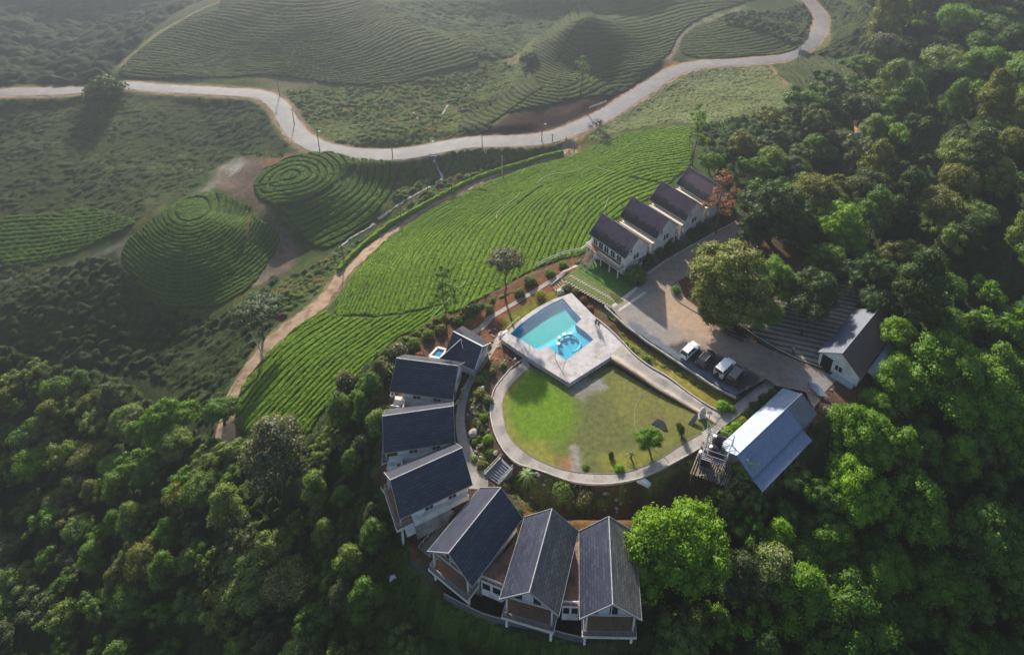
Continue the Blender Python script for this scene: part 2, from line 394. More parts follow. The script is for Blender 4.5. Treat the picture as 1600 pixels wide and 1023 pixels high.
paint("902 205 925 200 912 215 905 235 900 235", (.27, .14, .07), .6, .9)
paint("1345 270 1385 255 1390 275 1360 282", REDSOIL, 1, .8)
for C, hw in ((road_c, 4.3), (dirt_c, 2.0)):
    paint(None, (.24, .17, .11), .5, .8, line=hw, pts=C, jag=.5)
paint('1160 330 1240 370 1420 460 1440 570 1400 560 1340 450 1240 400 1170 370', (.07, .05, .03), 1.5)  # soil darkened: shade of the dense trees put into its colour
_lo = np.array(G2("590 640 380 530 360 700 560 560")[:, :2])
ids = np.arange(MX.size).reshape(MX.shape)
F = np.stack([ids[:-1, :-1], ids[:-1, 1:], ids[1:, 1:], ids[1:, :-1]], -1).reshape(-1, 4)
def mat_ground():
    t = NT('ground'); a = t.n('ShaderNodeAttribute', attribute_name='tint').outputs['Color']
    o = t.coord()
    f = t.ramp(t.noise(.9, 6, .7, o), [(.3, .55), (.7, 1.35)]); c = t.mix(1.0, a, f, 'MULTIPLY')
    c = t.mix(t.ramp(t.noise(.23, 5, .65, o), [(.5, 0.), (.66, .6)]), c, t.mix(1.0, a, (.55, .62, .5), 'MULTIPLY'))
    g = t.ramp(t.noise(6, 3, .7, o), [(.35, .7), (.65, 1.25)]); c = t.mix(1.0, c, g, 'MULTIPLY')
    t.bump(t.noise(3.5, 6, .75, o), .9, .25); return t.fin(c, 1.0, .05)
ground = npmesh('ground', np.stack([MX, MY, MZ], -1).reshape(-1, 3), F, mat_ground(), smooth=True, colors=TC.reshape(-1, 3))
tag(ground, 'rolling ground of the valley and the plateau, soil and rough grass', kind='structure')
# ---------------------------------------------------------------- roads and soft ribbons
def ribbon(name, C, w, mat, dz=.06, step=1.0, label=None, kind='structure', across=4, camber=0, parent=None, jag=0):
    C = resample(C, step); T = np.gradient(C, axis=0); T /= np.linalg.norm(T, axis=1)[:, None]; N = np.stack([-T[:, 1], T[:, 0]], 1)
    ww = w if np.ndim(w) == 0 else np.interp(np.linspace(0, 1, len(C)), np.linspace(0, 1, len(w)), w)
    V = []
    for i, u in enumerate(np.linspace(-.5, .5, across+1)):
        j = 0 if not jag or i not in (0, across) else (vnoise(np.arange(len(C))*.6, np.zeros(len(C)), i)-.5)*jag
        q = C+N*(np.asarray(ww)*u+j)[:, None] if np.ndim(ww) or jag else C+N*ww*u
        V.append(np.column_stack([q, hz(q[:, 0], q[:, 1])+dz+camber*(1-4*u*u)]))
    n = len(C); V = np.concatenate(V); F = []
    for a in range(across):
        i = np.arange(n-1); F.append(np.stack([a*n+i, a*n+i+1, (a+1)*n+i+1, (a+1)*n+i], 1)[:, ::-1])
    o = npmesh(name, V, np.concatenate(F), mat, parent, smooth=True); tag(o, label, kind=kind); return o
def mat_road():
    t = NT('asphalt_worn'); o = t.coord()
    c = t.ramp(t.noise(.35, 6, .65, o), [(.35, (.085, .088, .095)), (.65, (.14, .14, .14))])
    c = t.mix(t.ramp(t.noise(7, 3, .7, o), [(.4, 0.), (.8, .5)]), c, (.09, .09, .09)); c = t.mix(t.ramp(t.noise(.11, 4, .7, o), [(.50, 0.), (.56, .6)]), c, (.085, .085, .09)); c = t.mix(t.ramp(t.noise(.5, 5, .8, o, 1.5), [(.60, 0.), (.66, .5)]), c, (.22, .20, .17)); t.bump(t.noise(20, 3, .7, o), .3, .02)
    return t.fin(c, .75, .4)
M_road = mat_road()
M_dirt = speck('dirt_track', (.27, .19, .125), (.40, .30, .21), 1.2, .95, .1, .5, c3=(.20, .13, .08), scale2=.6)
M_shoulder = speck('gravel_shoulder', (.30, .22, .15), (.22, .13, .08), 1.5, .95, .1, .4)
ribbon('road_shoulder', road_c, [6.0, 6.1, 6.4, 7.2, 7.6, 7.2, 6.2], M_shoulder, .05, label='sandy gravel shoulder of the winding road', jag=1.2)
ribbon('road', road_c, [5, 5.1, 5.4, 6.2, 6.6, 6.2, 5.6, 5.4, 5], M_road, .10, label='winding grey asphalt road through the valley', camber=.05)
ribbon('dirt_track', dirt_c, [3.4, 3.2, 2.9, 2.6, 2.2, 2.2, 1.6, 1.6], M_dirt, .07, label='pale dirt track below the tea field', jag=1.0)
M_edge = speck('white_edge_paint', (.5, .5, .47), (.3, .3, .28), 2, .8)
# ================================================================== TEA AND SCRUB
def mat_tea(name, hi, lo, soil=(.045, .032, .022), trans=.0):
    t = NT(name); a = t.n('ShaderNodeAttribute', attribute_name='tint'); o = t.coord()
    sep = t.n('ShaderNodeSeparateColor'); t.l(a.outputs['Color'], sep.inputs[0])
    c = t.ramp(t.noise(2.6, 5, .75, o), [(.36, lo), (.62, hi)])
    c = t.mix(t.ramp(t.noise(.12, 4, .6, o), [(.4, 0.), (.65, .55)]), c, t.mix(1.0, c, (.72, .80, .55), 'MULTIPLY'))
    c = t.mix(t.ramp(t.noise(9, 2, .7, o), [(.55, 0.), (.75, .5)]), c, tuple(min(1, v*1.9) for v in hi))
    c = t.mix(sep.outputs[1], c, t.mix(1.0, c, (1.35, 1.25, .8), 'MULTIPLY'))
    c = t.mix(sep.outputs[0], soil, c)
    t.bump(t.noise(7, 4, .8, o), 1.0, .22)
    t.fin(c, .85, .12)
    tr = t.n('ShaderNodeBsdfTranslucent'); t.l(c, tr.inputs[0]); mx = t.n('ShaderNodeMixShader'); mx.inputs[0].default_value = .22
    t.l(t.b.outputs[0], mx.inputs[1]); t.l(tr.outputs[0], mx.inputs[2]); t.l(mx.outputs[0], t.out.inputs[0]); return t.m
def sprinkle(X, Y, Z, use, c, F, res, dens, size, seed, V):
    rs = np.random.RandomState(seed); n = int(use.sum()*res*res*dens); k = rs.randint(0, use.sum(), n)
    h = (V[:, 2]-hz(V[:, 0], V[:, 1]))[k]; k = k[h > .18]; P = V[k]+np.column_stack([rs.uniform(-res, res, (len(k), 2))*.5, rs.uniform(-.02, .10, len(k))])
    N = np.column_stack([rs.normal(0, .6, (len(k), 2)), np.ones(len(k))]); N /= np.linalg.norm(N, axis=1)[:, None]
    A = np.cross(N, rs.normal(0, 1, (len(k), 3))); A /= np.linalg.norm(A, axis=1)[:, None]; B = np.cross(N, A); s = (size*rs.uniform(.6, 1.4, len(k)))[:, None]
    Q = np.stack([P-A*s*.5, P+B*s*.32, P+A*s*.5, P-B*s*.32], 1).reshape(-1, 3); cc = c[k].copy(); cc[:, 1] = rs.rand(len(k)) if c[k, 0].mean() > .8 else cc[:, 1]; cc[:, 0] = np.clip(cc[:, 0]+rs.uniform(-.25, .25, len(k)), 0, 1) if c[:, 1].max() == 0 else cc[:, 0]
    return np.concatenate([V, Q]), np.concatenate([F, len(V)+np.arange(4*len(k)).reshape(-1, 4)]), np.concatenate([c, np.repeat(cc, 4, 0)])
def tea_field(name, poly, guides, res, mat, label, amp=.5, seed=1, wob=.12, furrow=.13, gaps=(), cap=None, smooth=.02, tag_kind='stuff', leaf=(15, .25)):
    P = smooth_line([p[:2] for p in G2(poly)], 4, True)
    gp, gv = [], []
    for v, s in guides:
        L = resample(smooth_line([p[:2] for p in G2(s)], 5), 5.0)
        gp += list(L); gv += [v]*len(L)
    ph = tps(np.array(gp), np.array(gv, float), smooth)
    lo, hi = P.min(0)-.5, P.max(0)+.5
    X, Y = np.meshgrid(np.arange(lo[0], hi[0], res), np.arange(lo[1], hi[1], res))
    sd_ = sdist(X, Y, P)+(fbm(X/1.6, Y/1.6, seed+3)-.5)*.8
    f = ph(X, Y)+(fbm(X/2.2, Y/2.2, seed)-.5)*wob*2+(vnoise(X/.7, Y/.7, seed+9)-.5)*wob*.8
    row = np.floor(f); fr = f-row; edge = np.minimum(fr, 1-fr)*2
    fw = furrow*(.6+.9*hsh(row, row*0+3, seed))
    prof = sstep(fw*.35, fw*.35+.26, edge)
    if cap is not None: prof = np.where(f < cap, np.maximum(prof, .9), prof)
    g = np.ones_like(X)
    for s, wdt in gaps:
        g = np.minimum(g, sstep(wdt*.5, wdt*.5+.35, segdist(X, Y, smooth_line([p[:2] for p in G2(s)], 5), False)+(vnoise(X/.8, Y/.8, 7)-.5)*.3))
    m = sstep(0, .35, sd_)*g
    b, bid = blobs(X, Y, .9, seed+20, 1, .5, .85)
    patchy = 1-.9*(sstep(.70, .78, vnoise(X/1.7, row*3.1, seed+31)))*(.5-.5*prof+.3)
    h = amp*prof*m*(.60+.42*b)*(.85+.3*vnoise(X/4, Y/4, seed+5))*patchy
    Z = hz(X, Y)-.04+h
    keep = sd_ > -.25
    ids = -np.ones(X.shape, int); kf = keep[:-1, :-1] & keep[1:, :-1] & keep[:-1, 1:] & keep[1:, 1:]
    use = np.zeros(X.shape, bool); use[:-1, :-1] |= kf; use[1:, :-1] |= kf; use[:-1, 1:] |= kf; use[1:, 1:] |= kf
    ids[use] = np.arange(use.sum())
    F = np.stack([ids[:-1, :-1][kf], ids[:-1, 1:][kf], ids[1:, 1:][kf], ids[1:, :-1][kf]], 1)
    c = np.stack([sstep(.08, .5, prof*m), hsh(row, row*0, seed+2)*.5+.5*bid*vnoise(X/3, Y/3, 4), np.zeros_like(X)], -1)[use]
    V = np.column_stack([X[use], Y[use], Z[use]]); V, F, c = sprinkle(X, Y, Z, use, c, F, res, leaf[0], leaf[1], seed, V)
    o = npmesh(name, V, F, mat, smooth=True, colors=c)
    tag(o, label, 'tea bushes', kind=tag_kind); return o
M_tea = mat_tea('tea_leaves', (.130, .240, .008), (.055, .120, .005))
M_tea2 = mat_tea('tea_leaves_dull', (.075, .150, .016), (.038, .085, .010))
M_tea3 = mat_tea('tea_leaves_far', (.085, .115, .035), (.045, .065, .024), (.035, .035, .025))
tea_field('tea_field', "520 489 545 440 578 398 612 368 662 334 715 307 765 284 820 263 868 250 905 240 950 220 1000 206 1070 198 1082 225 1078 262 1060 275 1030 300 975 335 935 362 915 395 860 412 800 440 750 470 705 490 690 478 650 487 600 494 560 494",
 [(-5, "526 484 552 436 590 392 625 362"), (0, "547 483 579 425 621 368 664 335 711 312 753 295"), (7, "598 484 612 440 632 402 660 370 700 340 760 308 820 280"),
  (14, "650 484 661 446 676 410 695 380 722 348 750 328 800 300 855 272 900 252"), (20, "700 481 709 465 724 433 738 404 759 364 785 336 820 310 862 287 900 268 950 246"), (17, "990 217 1030 210 1068 207"),
  (27, "790 440 808 394 823 364 840 331 861 307 891 289 930 268 985 246 1060 236"), (33, "850 412 868 378 885 350 910 320 940 298 980 276 1040 260 1070 256"), (38, "905 395 915 360 940 332 975 308 1030 290")],
 .19, M_tea, 'bright green rows of tea bushes on the sunlit slope behind the pool and cottages', seed=1, gaps=[("890 332 880 360", .1), ("808 320 846 292", .2), ("985 278 1075 300", .25), ("640 296 700 292 760 300", .3)])
tea_field('tea_field', "505 487 522 491 560 496 600 495 650 488 695 478 692 500 650 518 620 530 585 570 560 590 530 615 500 650 480 680 440 670 400 680 372 672 366 645 380 600 410 560 440 530 470 505",
 [(0, "377 625 400 590 421 565 455 535 490 508 512 496"), (5, "400 655 430 622 471 575 505 545 534 522 578 500"), (10, "430 668 465 640 515 580 545 556 600 520 640 500"), (15, "470 678 510 640 560 585 610 545 660 508 690 492")],
 .19, M_tea, 'bright green rows of tea bushes at the foot of the slope beside the pale dirt track', seed=4)
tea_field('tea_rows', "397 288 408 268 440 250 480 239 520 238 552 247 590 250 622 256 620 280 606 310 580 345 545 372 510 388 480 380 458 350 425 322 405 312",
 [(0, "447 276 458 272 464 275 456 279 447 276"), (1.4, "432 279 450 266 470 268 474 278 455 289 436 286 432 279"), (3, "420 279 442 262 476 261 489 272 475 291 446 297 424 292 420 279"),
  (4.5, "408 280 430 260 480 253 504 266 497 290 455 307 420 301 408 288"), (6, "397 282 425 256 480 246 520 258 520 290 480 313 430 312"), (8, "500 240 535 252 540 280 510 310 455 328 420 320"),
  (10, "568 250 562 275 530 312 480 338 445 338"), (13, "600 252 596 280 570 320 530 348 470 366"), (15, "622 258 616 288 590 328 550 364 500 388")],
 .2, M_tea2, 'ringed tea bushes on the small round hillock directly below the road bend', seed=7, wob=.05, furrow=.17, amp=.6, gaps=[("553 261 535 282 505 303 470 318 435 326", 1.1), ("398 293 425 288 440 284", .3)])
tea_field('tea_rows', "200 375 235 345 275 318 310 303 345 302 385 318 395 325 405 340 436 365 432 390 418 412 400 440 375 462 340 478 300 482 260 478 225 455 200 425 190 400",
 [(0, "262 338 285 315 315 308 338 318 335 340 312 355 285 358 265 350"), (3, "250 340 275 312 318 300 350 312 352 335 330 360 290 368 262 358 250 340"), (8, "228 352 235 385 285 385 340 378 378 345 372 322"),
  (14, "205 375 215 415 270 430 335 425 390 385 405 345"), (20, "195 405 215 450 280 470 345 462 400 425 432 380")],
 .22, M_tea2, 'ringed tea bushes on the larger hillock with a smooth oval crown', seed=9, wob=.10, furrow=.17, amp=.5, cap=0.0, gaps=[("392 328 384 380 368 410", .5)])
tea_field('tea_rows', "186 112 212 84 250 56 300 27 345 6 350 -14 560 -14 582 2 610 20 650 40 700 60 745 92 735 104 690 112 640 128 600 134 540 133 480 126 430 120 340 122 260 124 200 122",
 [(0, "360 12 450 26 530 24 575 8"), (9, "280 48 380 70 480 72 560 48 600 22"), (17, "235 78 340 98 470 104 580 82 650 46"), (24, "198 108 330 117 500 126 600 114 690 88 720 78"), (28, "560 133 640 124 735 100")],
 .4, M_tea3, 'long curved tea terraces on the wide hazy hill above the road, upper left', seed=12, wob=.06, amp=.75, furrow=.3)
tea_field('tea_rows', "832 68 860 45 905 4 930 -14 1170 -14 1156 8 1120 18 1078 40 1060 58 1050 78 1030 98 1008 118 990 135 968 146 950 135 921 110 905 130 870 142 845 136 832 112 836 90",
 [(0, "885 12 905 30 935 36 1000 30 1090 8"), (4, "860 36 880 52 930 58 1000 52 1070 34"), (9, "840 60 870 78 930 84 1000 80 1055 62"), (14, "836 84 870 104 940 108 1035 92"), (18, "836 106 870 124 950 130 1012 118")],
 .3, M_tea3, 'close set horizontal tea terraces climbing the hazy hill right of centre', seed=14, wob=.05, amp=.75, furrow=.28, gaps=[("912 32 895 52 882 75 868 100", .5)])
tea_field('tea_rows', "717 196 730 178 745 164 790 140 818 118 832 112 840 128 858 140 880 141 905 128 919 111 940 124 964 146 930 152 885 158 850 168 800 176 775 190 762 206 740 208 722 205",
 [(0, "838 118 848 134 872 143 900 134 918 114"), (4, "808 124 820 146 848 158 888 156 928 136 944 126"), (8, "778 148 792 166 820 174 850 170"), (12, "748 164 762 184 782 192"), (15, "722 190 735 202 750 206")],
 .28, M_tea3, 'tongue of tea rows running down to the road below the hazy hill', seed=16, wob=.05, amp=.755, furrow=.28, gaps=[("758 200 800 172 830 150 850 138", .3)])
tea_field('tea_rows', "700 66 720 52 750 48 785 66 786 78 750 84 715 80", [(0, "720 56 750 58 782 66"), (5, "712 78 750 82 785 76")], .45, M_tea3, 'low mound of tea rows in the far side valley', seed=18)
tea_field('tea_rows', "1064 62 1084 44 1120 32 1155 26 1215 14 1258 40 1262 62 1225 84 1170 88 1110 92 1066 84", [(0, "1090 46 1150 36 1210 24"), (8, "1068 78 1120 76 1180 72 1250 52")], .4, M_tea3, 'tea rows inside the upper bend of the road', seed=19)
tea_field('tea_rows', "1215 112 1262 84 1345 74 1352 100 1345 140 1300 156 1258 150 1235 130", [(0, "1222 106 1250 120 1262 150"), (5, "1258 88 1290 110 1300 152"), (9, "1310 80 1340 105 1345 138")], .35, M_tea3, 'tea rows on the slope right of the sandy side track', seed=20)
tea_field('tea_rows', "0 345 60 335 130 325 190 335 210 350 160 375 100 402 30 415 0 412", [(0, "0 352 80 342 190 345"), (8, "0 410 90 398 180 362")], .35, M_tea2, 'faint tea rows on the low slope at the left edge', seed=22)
# ---------------------------------------------------------------- long clipped hedge along the track
def hedge(name, line, w, h, mat, label, res=.2, seed=3, cat='hedge', kind=None):
    C = resample(smooth_line([p[:2] for p in G2(line)], 6), res); T = np.gradient(C, axis=0); T /= np.linalg.norm(T, axis=1)[:, None]+1e-9; N = np.stack([-T[:, 1], T[:, 0]], 1)
    prof = [(-.5, 0), (-.52, .45), (-.42, .85), (-.2, 1), (0, 1.03), (.2, 1), (.42, .85), (.52, .45), (.5, 0)]
    V = []; s = np.arange(len(C))*res
    for i, (u, z) in enumerate(prof):
        ww = w*(.8+.5*vnoise(s/1.3, s*0+i, seed)); hh = h*(.8+.4*vnoise(s/.9, s*0+i*.6, seed+1)); q = C+N*(ww*u)[:, None]
        V.append(np.column_stack([q, hz(q[:, 0], q[:, 1])-.05+hh*z]))
    n = len(C); F = []
    for a in range(len(prof)-1):
        i = np.arange(n-1); F.append(np.stack([(a+1)*n+i, (a+1)*n+i+1, a*n+i+1, a*n+i], 1)[:, ::-1])
    V = np.concatenate(V); c = np.ones((len(V), 3)); c[:, 1] = hsh(np.arange(len(V)), 0, 3)
    o = npmesh(name, V, np.concatenate(F), mat, smooth=True, colors=c); tag(o, label, cat, kind=kind); return o
hedge('hedge', "530 424 548 402 575 378 610 352 650 330 700 302 750 278 800 262 845 248 880 240", 1.3, 1.1, M_tea, 'long narrow tea hedge edging the far side of the dirt track')
# ---------------------------------------------------------------- scrub: low bushes nobody could count
def mat_scrub(name, cols, spec=.1):
    t = NT(name); a = t.n('ShaderNodeAttribute', attribute_name='tint'); o = t.coord()
    sep = t.n('ShaderNodeSeparateColor'); t.l(a.outputs['Color'], sep.inputs[0])
    c = t.ramp(sep.outputs[0], [(i/(len(cols)-1), k) for i, k in enumerate(cols)])
    c = t.mix(1.0, c, t.ramp(t.noise(4.5, 4, .75, o), [(.35, .6), (.66, 1.5)]), 'MULTIPLY')
    c = t.mix(sep.outputs[2], c, (.16, .055, .03))
    t.bump(t.noise(5, 4, .8, o), 1.0, .3); return t.fin(c, .95, .06)
def scrub(name, poly, res, mat, label, amp=1.2, cell=1.6, dens=.75, seed=1, holes=(), red=0.0, cat='scrub', lines=(), leaf=(3.0, .34)):
    P = smooth_line([p[:2] for p in G2(poly)], 4, True); lo, hi = P.min(0)-.5, P.max(0)+.5
    X, Y = np.meshgrid(np.arange(lo[0], hi[0], res), np.arange(lo[1], hi[1], res))
    sd_ = sdist(X, Y, P)+(fbm(X/3, Y/3, seed+3)-.5)*3
    for h in holes: sd_ = np.minimum(sd_, -sdist(X, Y, G2(h)[:, :2])+(fbm(X/2, Y/2, seed+5)-.5)*1.6)
    for C, hw in lines: sd_ = np.minimum(sd_, segdist(X, Y, C, False)-hw+(fbm(X/2, Y/2, seed+8)-.5)*1.2)
    wx = X+(vnoise(X/2, Y/2, seed)-.5)*1.2; wy = Y+(vnoise(X/2, Y/2, seed+1)-.5)*1.2
    b1, i1 = blobs(wx, wy, cell, seed, dens, .3, .8); b2, i2 = blobs(wx, wy, cell*.45, seed+50, .8, .35, .8)
    cov = sstep(.3, .5, fbm(X/8, Y/8, seed+11))
    h = amp*(b1*(.35+.65*cov)+.33*b2)*sstep(0, 1.2, sd_)
    top = b1 > .15
    idc = np.where(top, i1, .5*i2+.2)*.75+.25*fbm(X/6, Y/6, seed+2)
    keep = (sd_ > 0) & (h > .03)
    kf = (keep[:-1, :-1] | keep[1:, :-1] | keep[:-1, 1:] | keep[1:, 1:])
    use = np.zeros(X.shape, bool); use[:-1, :-1] |= kf; use[1:, :-1] |= kf; use[:-1, 1:] |= kf; use[1:, 1:] |= kf
    ids = -np.ones(X.shape, int); ids[use] = np.arange(use.sum())
    F = np.stack([ids[:-1, :-1][kf], ids[:-1, 1:][kf], ids[1:, 1:][kf], ids[1:, :-1][kf]], 1)
    rd = (hsh(np.floor(i2*1000), 0, 5) < red)*(fbm(X/7, Y/7, seed+21) > .52)*1.0
    c = np.stack([idc, idc*0, rd], -1)[use]
    V = np.column_stack([X[use], Y[use], (hz(X, Y)-.06+h)[use]]); V, F, c = sprinkle(X, Y, h, use, c, F, res, leaf[0], leaf[1], seed, V)
    o = npmesh(name, V, F, mat, smooth=True, colors=c)
    tag(o, label, cat, kind='stuff'); return o
M_scr = mat_scrub('scrub_leaves', [(.026, .048, .010), (.055, .092, .018), (.095, .11, .04), (.045, .085, .014)])
M_scr2 = mat_scrub('scrub_leaves_dark', [(.012, .025, .008), (.026, .047, .012), (.046, .060, .024), (.020, .040, .010)])
M_scr3 = mat_scrub('scrub_grass', [(.10, .13, .045), (.13, .15, .06), (.09, .12, .04)])
RL = [(road_c, 4.0), (dirt_c, 2.1)]
scrub('scrub', "455 140 520 138 700 115 790 95 830 120 715 195 760 212 690 222 600 232 540 228 490 200 450 160", .33, M_scr, 'low grey-green scrub on the valley floor above the road', .7, 1.3, .7, 1, lines=RL, red=.10)
scrub('scrub', "626 262 690 240 790 232 868 222 880 236 820 254 765 274 700 300 640 335 570 392 520 440 465 480 440 500 400 490 440 440 520 392 600 348", .27, M_scr, 'bushy scrub along the stream between the road and the hedge', 1.2, 1.5, .85, 31, lines=RL+[(centre("678 222 680 240 688 262 690 280 668 296 630 320 600 345 560 370"), .8)], red=.12)
scrub('scrub', "200 136 300 146 400 150 430 185 450 225 440 248 380 245 350 255 300 300 200 350 100 330 0 330 -20 150 100 150", .4, M_scr2, 'dull low scrub on the plain left of the road bend', .42, 1.1, .6, 41, lines=RL)
scrub('scrub', "905 225 960 188 1030 140 1080 112 1190 104 1240 150 1210 190 1140 200 1060 192 980 205 920 222", .33, M_scr3, 'pale green rough meadow between the road and the tea slope', .4, 1.1, .8, 51, lines=RL)
scrub('scrub', "180 400 230 462 300 492 380 475 430 430 430 500 395 560 370 610 345 690 250 600 60 560 -20 520 -20 420 100 410", .33, M_scr2, 'tangled dark scrub around the foot of the larger hillock', .9, 1.5, .75, 61, lines=RL)
scrub('scrub', "330 -20 190 95 150 130 0 134 -30 134 -30 -20", .7, mat_scrub('far_wood', [(.014, .022, .014), (.026, .040, .02), (.036, .046, .026)]), 'dark wooded slope beyond the crest in the far left corner', 3.5, 6, 1, 71, cat='woodland')
scrub('scrub', "590 5 700 0 830 5 900 0 830 66 800 90 745 90 700 50 640 35", .5, M_scr2, 'hazy scrub in the far side valley', .8, 2.2, .7, 81)
scrub('scrub', "1120 30 1290 -10 1272 30 1262 62 1240 74 1215 60 1180 50", .5, M_scr2, 'dark brush inside the far bend of the road', 1.6, 2.4, .9, 91, lines=RL)
scrub('scrub', "1290 0 1360 20 1360 75 1262 84 1300 60", .5, M_scr2, 'dark brush right of the far bend of the road', 1.5, 2.4, .9, 95, lines=RL)
scrub('scrub', "600 780 640 860 690 930 800 975 915 1010 1010 1005 1010 1050 560 1050 400 900 450 820 560 780", .25, mat_scrub('creeper_leaves', [(.030, .060, .012), (.055, .10, .016), (.08, .13, .025), (.045, .08, .018)]), 'dense dark creepers below the curved retaining wall', 1.1, 1.2, .95, 101, leaf=(14, .26))

M_bank = mat_scrub('bank_plants', [(.030, .045, .014), (.07, .10, .02), (.13, .13, .04), (.05, .085, .016)])
scrub('bank_plants', "560 590 600 545 640 520 700 492 760 470 830 440 880 415 905 402 900 412 850 430 800 458 750 488 735 505 700 505 660 535 610 560 590 600", .22, M_bank, 'mixed low plants on the bank between the tea field and the walkway', 1.0, 1.1, .9, 111, red=.2, leaf=(12, .22), cat='bank plants')
scrub('bank_plants', "570 590 600 590 608 640 592 660 596 700 590 760 560 720 540 650", .22, M_bank, 'mixed low plants left of the dark cabins', .9, 1.2, .8, 121, red=.1, leaf=(12, .22), cat='bank plants')
scrub('bed_plants', "735 600 750 575 790 560 800 575 770 602 764 640 766 680 782 706 765 735 748 722 734 690 728 655", .18, M_bank, 'low flowering ground cover in the bed beside the cabin path', .55, .9, .6, 131, red=.15, leaf=(14, .18), cat='bed plants')
scrub('bed_plants', "795 745 850 745 900 762 975 760 985 790 900 810 850 812 800 785", .18, M_bank, 'low plants and leaf litter in the bed below the ring path', .55, .9, .6, 141, red=.15, leaf=(14, .18), cat='bed plants')
scrub('bank_plants', "965 515 985 520 1010 540 1060 572 1120 612 1110 618 1050 590 1000 560 972 530", .18, M_bank, 'dry low plants on the brown bank below the parked cars', .4, .8, .6, 151, red=.3, leaf=(12, .18), cat='bank plants')
# ================================================================== BUILDINGS
def tile_mat(name, c1, c2, sx=.9, sy=.45, rough=.45, moss=None, spec=.5):
    """shingles: rows across the slope (uses the UV-free object coordinates along/across the roof)"""
    t = NT(name); o = t.coord(); sp = t.n('ShaderNodeSeparateXYZ'); t.l(o, sp.inputs[0])
    cb = t.n('ShaderNodeCombineXYZ'); t.l(sp.outputs[0], cb.inputs[0]); ay = t.math('ABSOLUTE', sp.outputs[1]); t.l(t.math('MULTIPLY', ay, 1.33), cb.inputs[1])
    b = t.n('ShaderNodeTexBrick'); t.l(cb.outputs[0], b.inputs['Vector'])
    b.inputs['Scale'].default_value = 1; b.inputs['Brick Width'].default_value = sx; b.inputs['Row Height'].default_value = sy
    b.inputs['Mortar Size'].default_value = .045; b.inputs['Mortar Smooth'].default_value = .2; b.inputs['Bias'].default_value = 0
    b.inputs['Color1'].default_value = (*c1, 1); b.inputs['Color2'].default_value = (*c2, 1); b.inputs['Mortar'].default_value = (*[v*.35 for v in c1], 1)
    c = t.mix(1.0, b.outputs[0], t.ramp(t.noise(.7, 5, .7, o), [(.3, .75), (.7, 1.3)]), 'MULTIPLY')
    if moss:
        low = t.math('MULTIPLY', t.math('SUBTRACT', ay, moss[1]), 2.2)
        f = t.math('ADD', low, t.math('MULTIPLY', t.math('SUBTRACT', t.noise(1.6, 6, .8, o), .5), 7.0), True)
        c = t.mix(f, c, moss[0])
    t.bump(b.outputs['Fac'], -.6, .05); return t.fin(c, rough, spec)
M_slate = tile_mat('slate_shingles', (.012, .018, .038), (.034, .042, .068), rough=.42)
M_slate2 = tile_mat('weathered_shingles', (.070, .074, .076), (.125, .124, .116), rough=.45)
M_plum = tile_mat('plum_shingles', (.155, .105, .128), (.18, .122, .145), .6, .3, .75, spec=.2, moss=((.020, .024, .028), 2.2))
M_white = speck('white_render', (.66, .66, .64), (.74, .73, .70), .8, .85, .2, .1, c3=(.52, .51, .47), scale2=.6)
M_cream = speck('cream_render', (.60, .52, .42), (.68, .60, .50), 1.2, .85, .2, .1)
M_trim = speck('pale_trim', (.55, .54, .52), (.62, .61, .58), 2, .6)
M_rtrim = speck('roof_edge_metal', (.27, .27, .275), (.36, .36, .36), 1.5, .6, .2)
M_grey = speck('grey_concrete', (.28, .27, .26), (.38, .37, .35), 1.2, .9, .2, .3, c3=(.18, .17, .16), scale2=.5)
M_dgrey = speck('dark_concrete', (.085, .088, .09), (.13, .13, .13), 1.2, .9, .2, .3)
M_rail = speck('steel_rail', (.16, .17, .18), (.22, .23, .24), 3, .5, .4)
M_wrail = speck('white_rail', (.55, .55, .53), (.65, .65, .62), 3, .5, .4)
M_timber = speck('timber_deck', (.20, .115, .065), (.30, .18, .11), 2.5, .8, .2, .3)
M_terra = speck('terracotta_floor', (.20, .12, .085), (.29, .175, .125), 2.2, .9, .15, .4, c3=(.12, .085, .06), scale2=.5)
def plain(name, c, rough=.5, spec=.4, metal=0): return NT(name).fin(c, rough, spec, metal)
M_glass = plain('window_glass', (.02, .028, .035), .08, .7)
M_curtain = speck('white_curtain', (.50, .52, .55), (.62, .63, .65), 4, .9)
M_dark = plain('dark_opening', (.012, .013, .014), .9, .1)
def frame2(a, b):
    """world xy of far a and near b -> centre, unit along, length"""
    a = np.array(a[:2]); b = np.array(b[:2]); d = b-a; L = np.hypot(*d); return (a+b)/2, math.atan2(d[1], d[0]), L
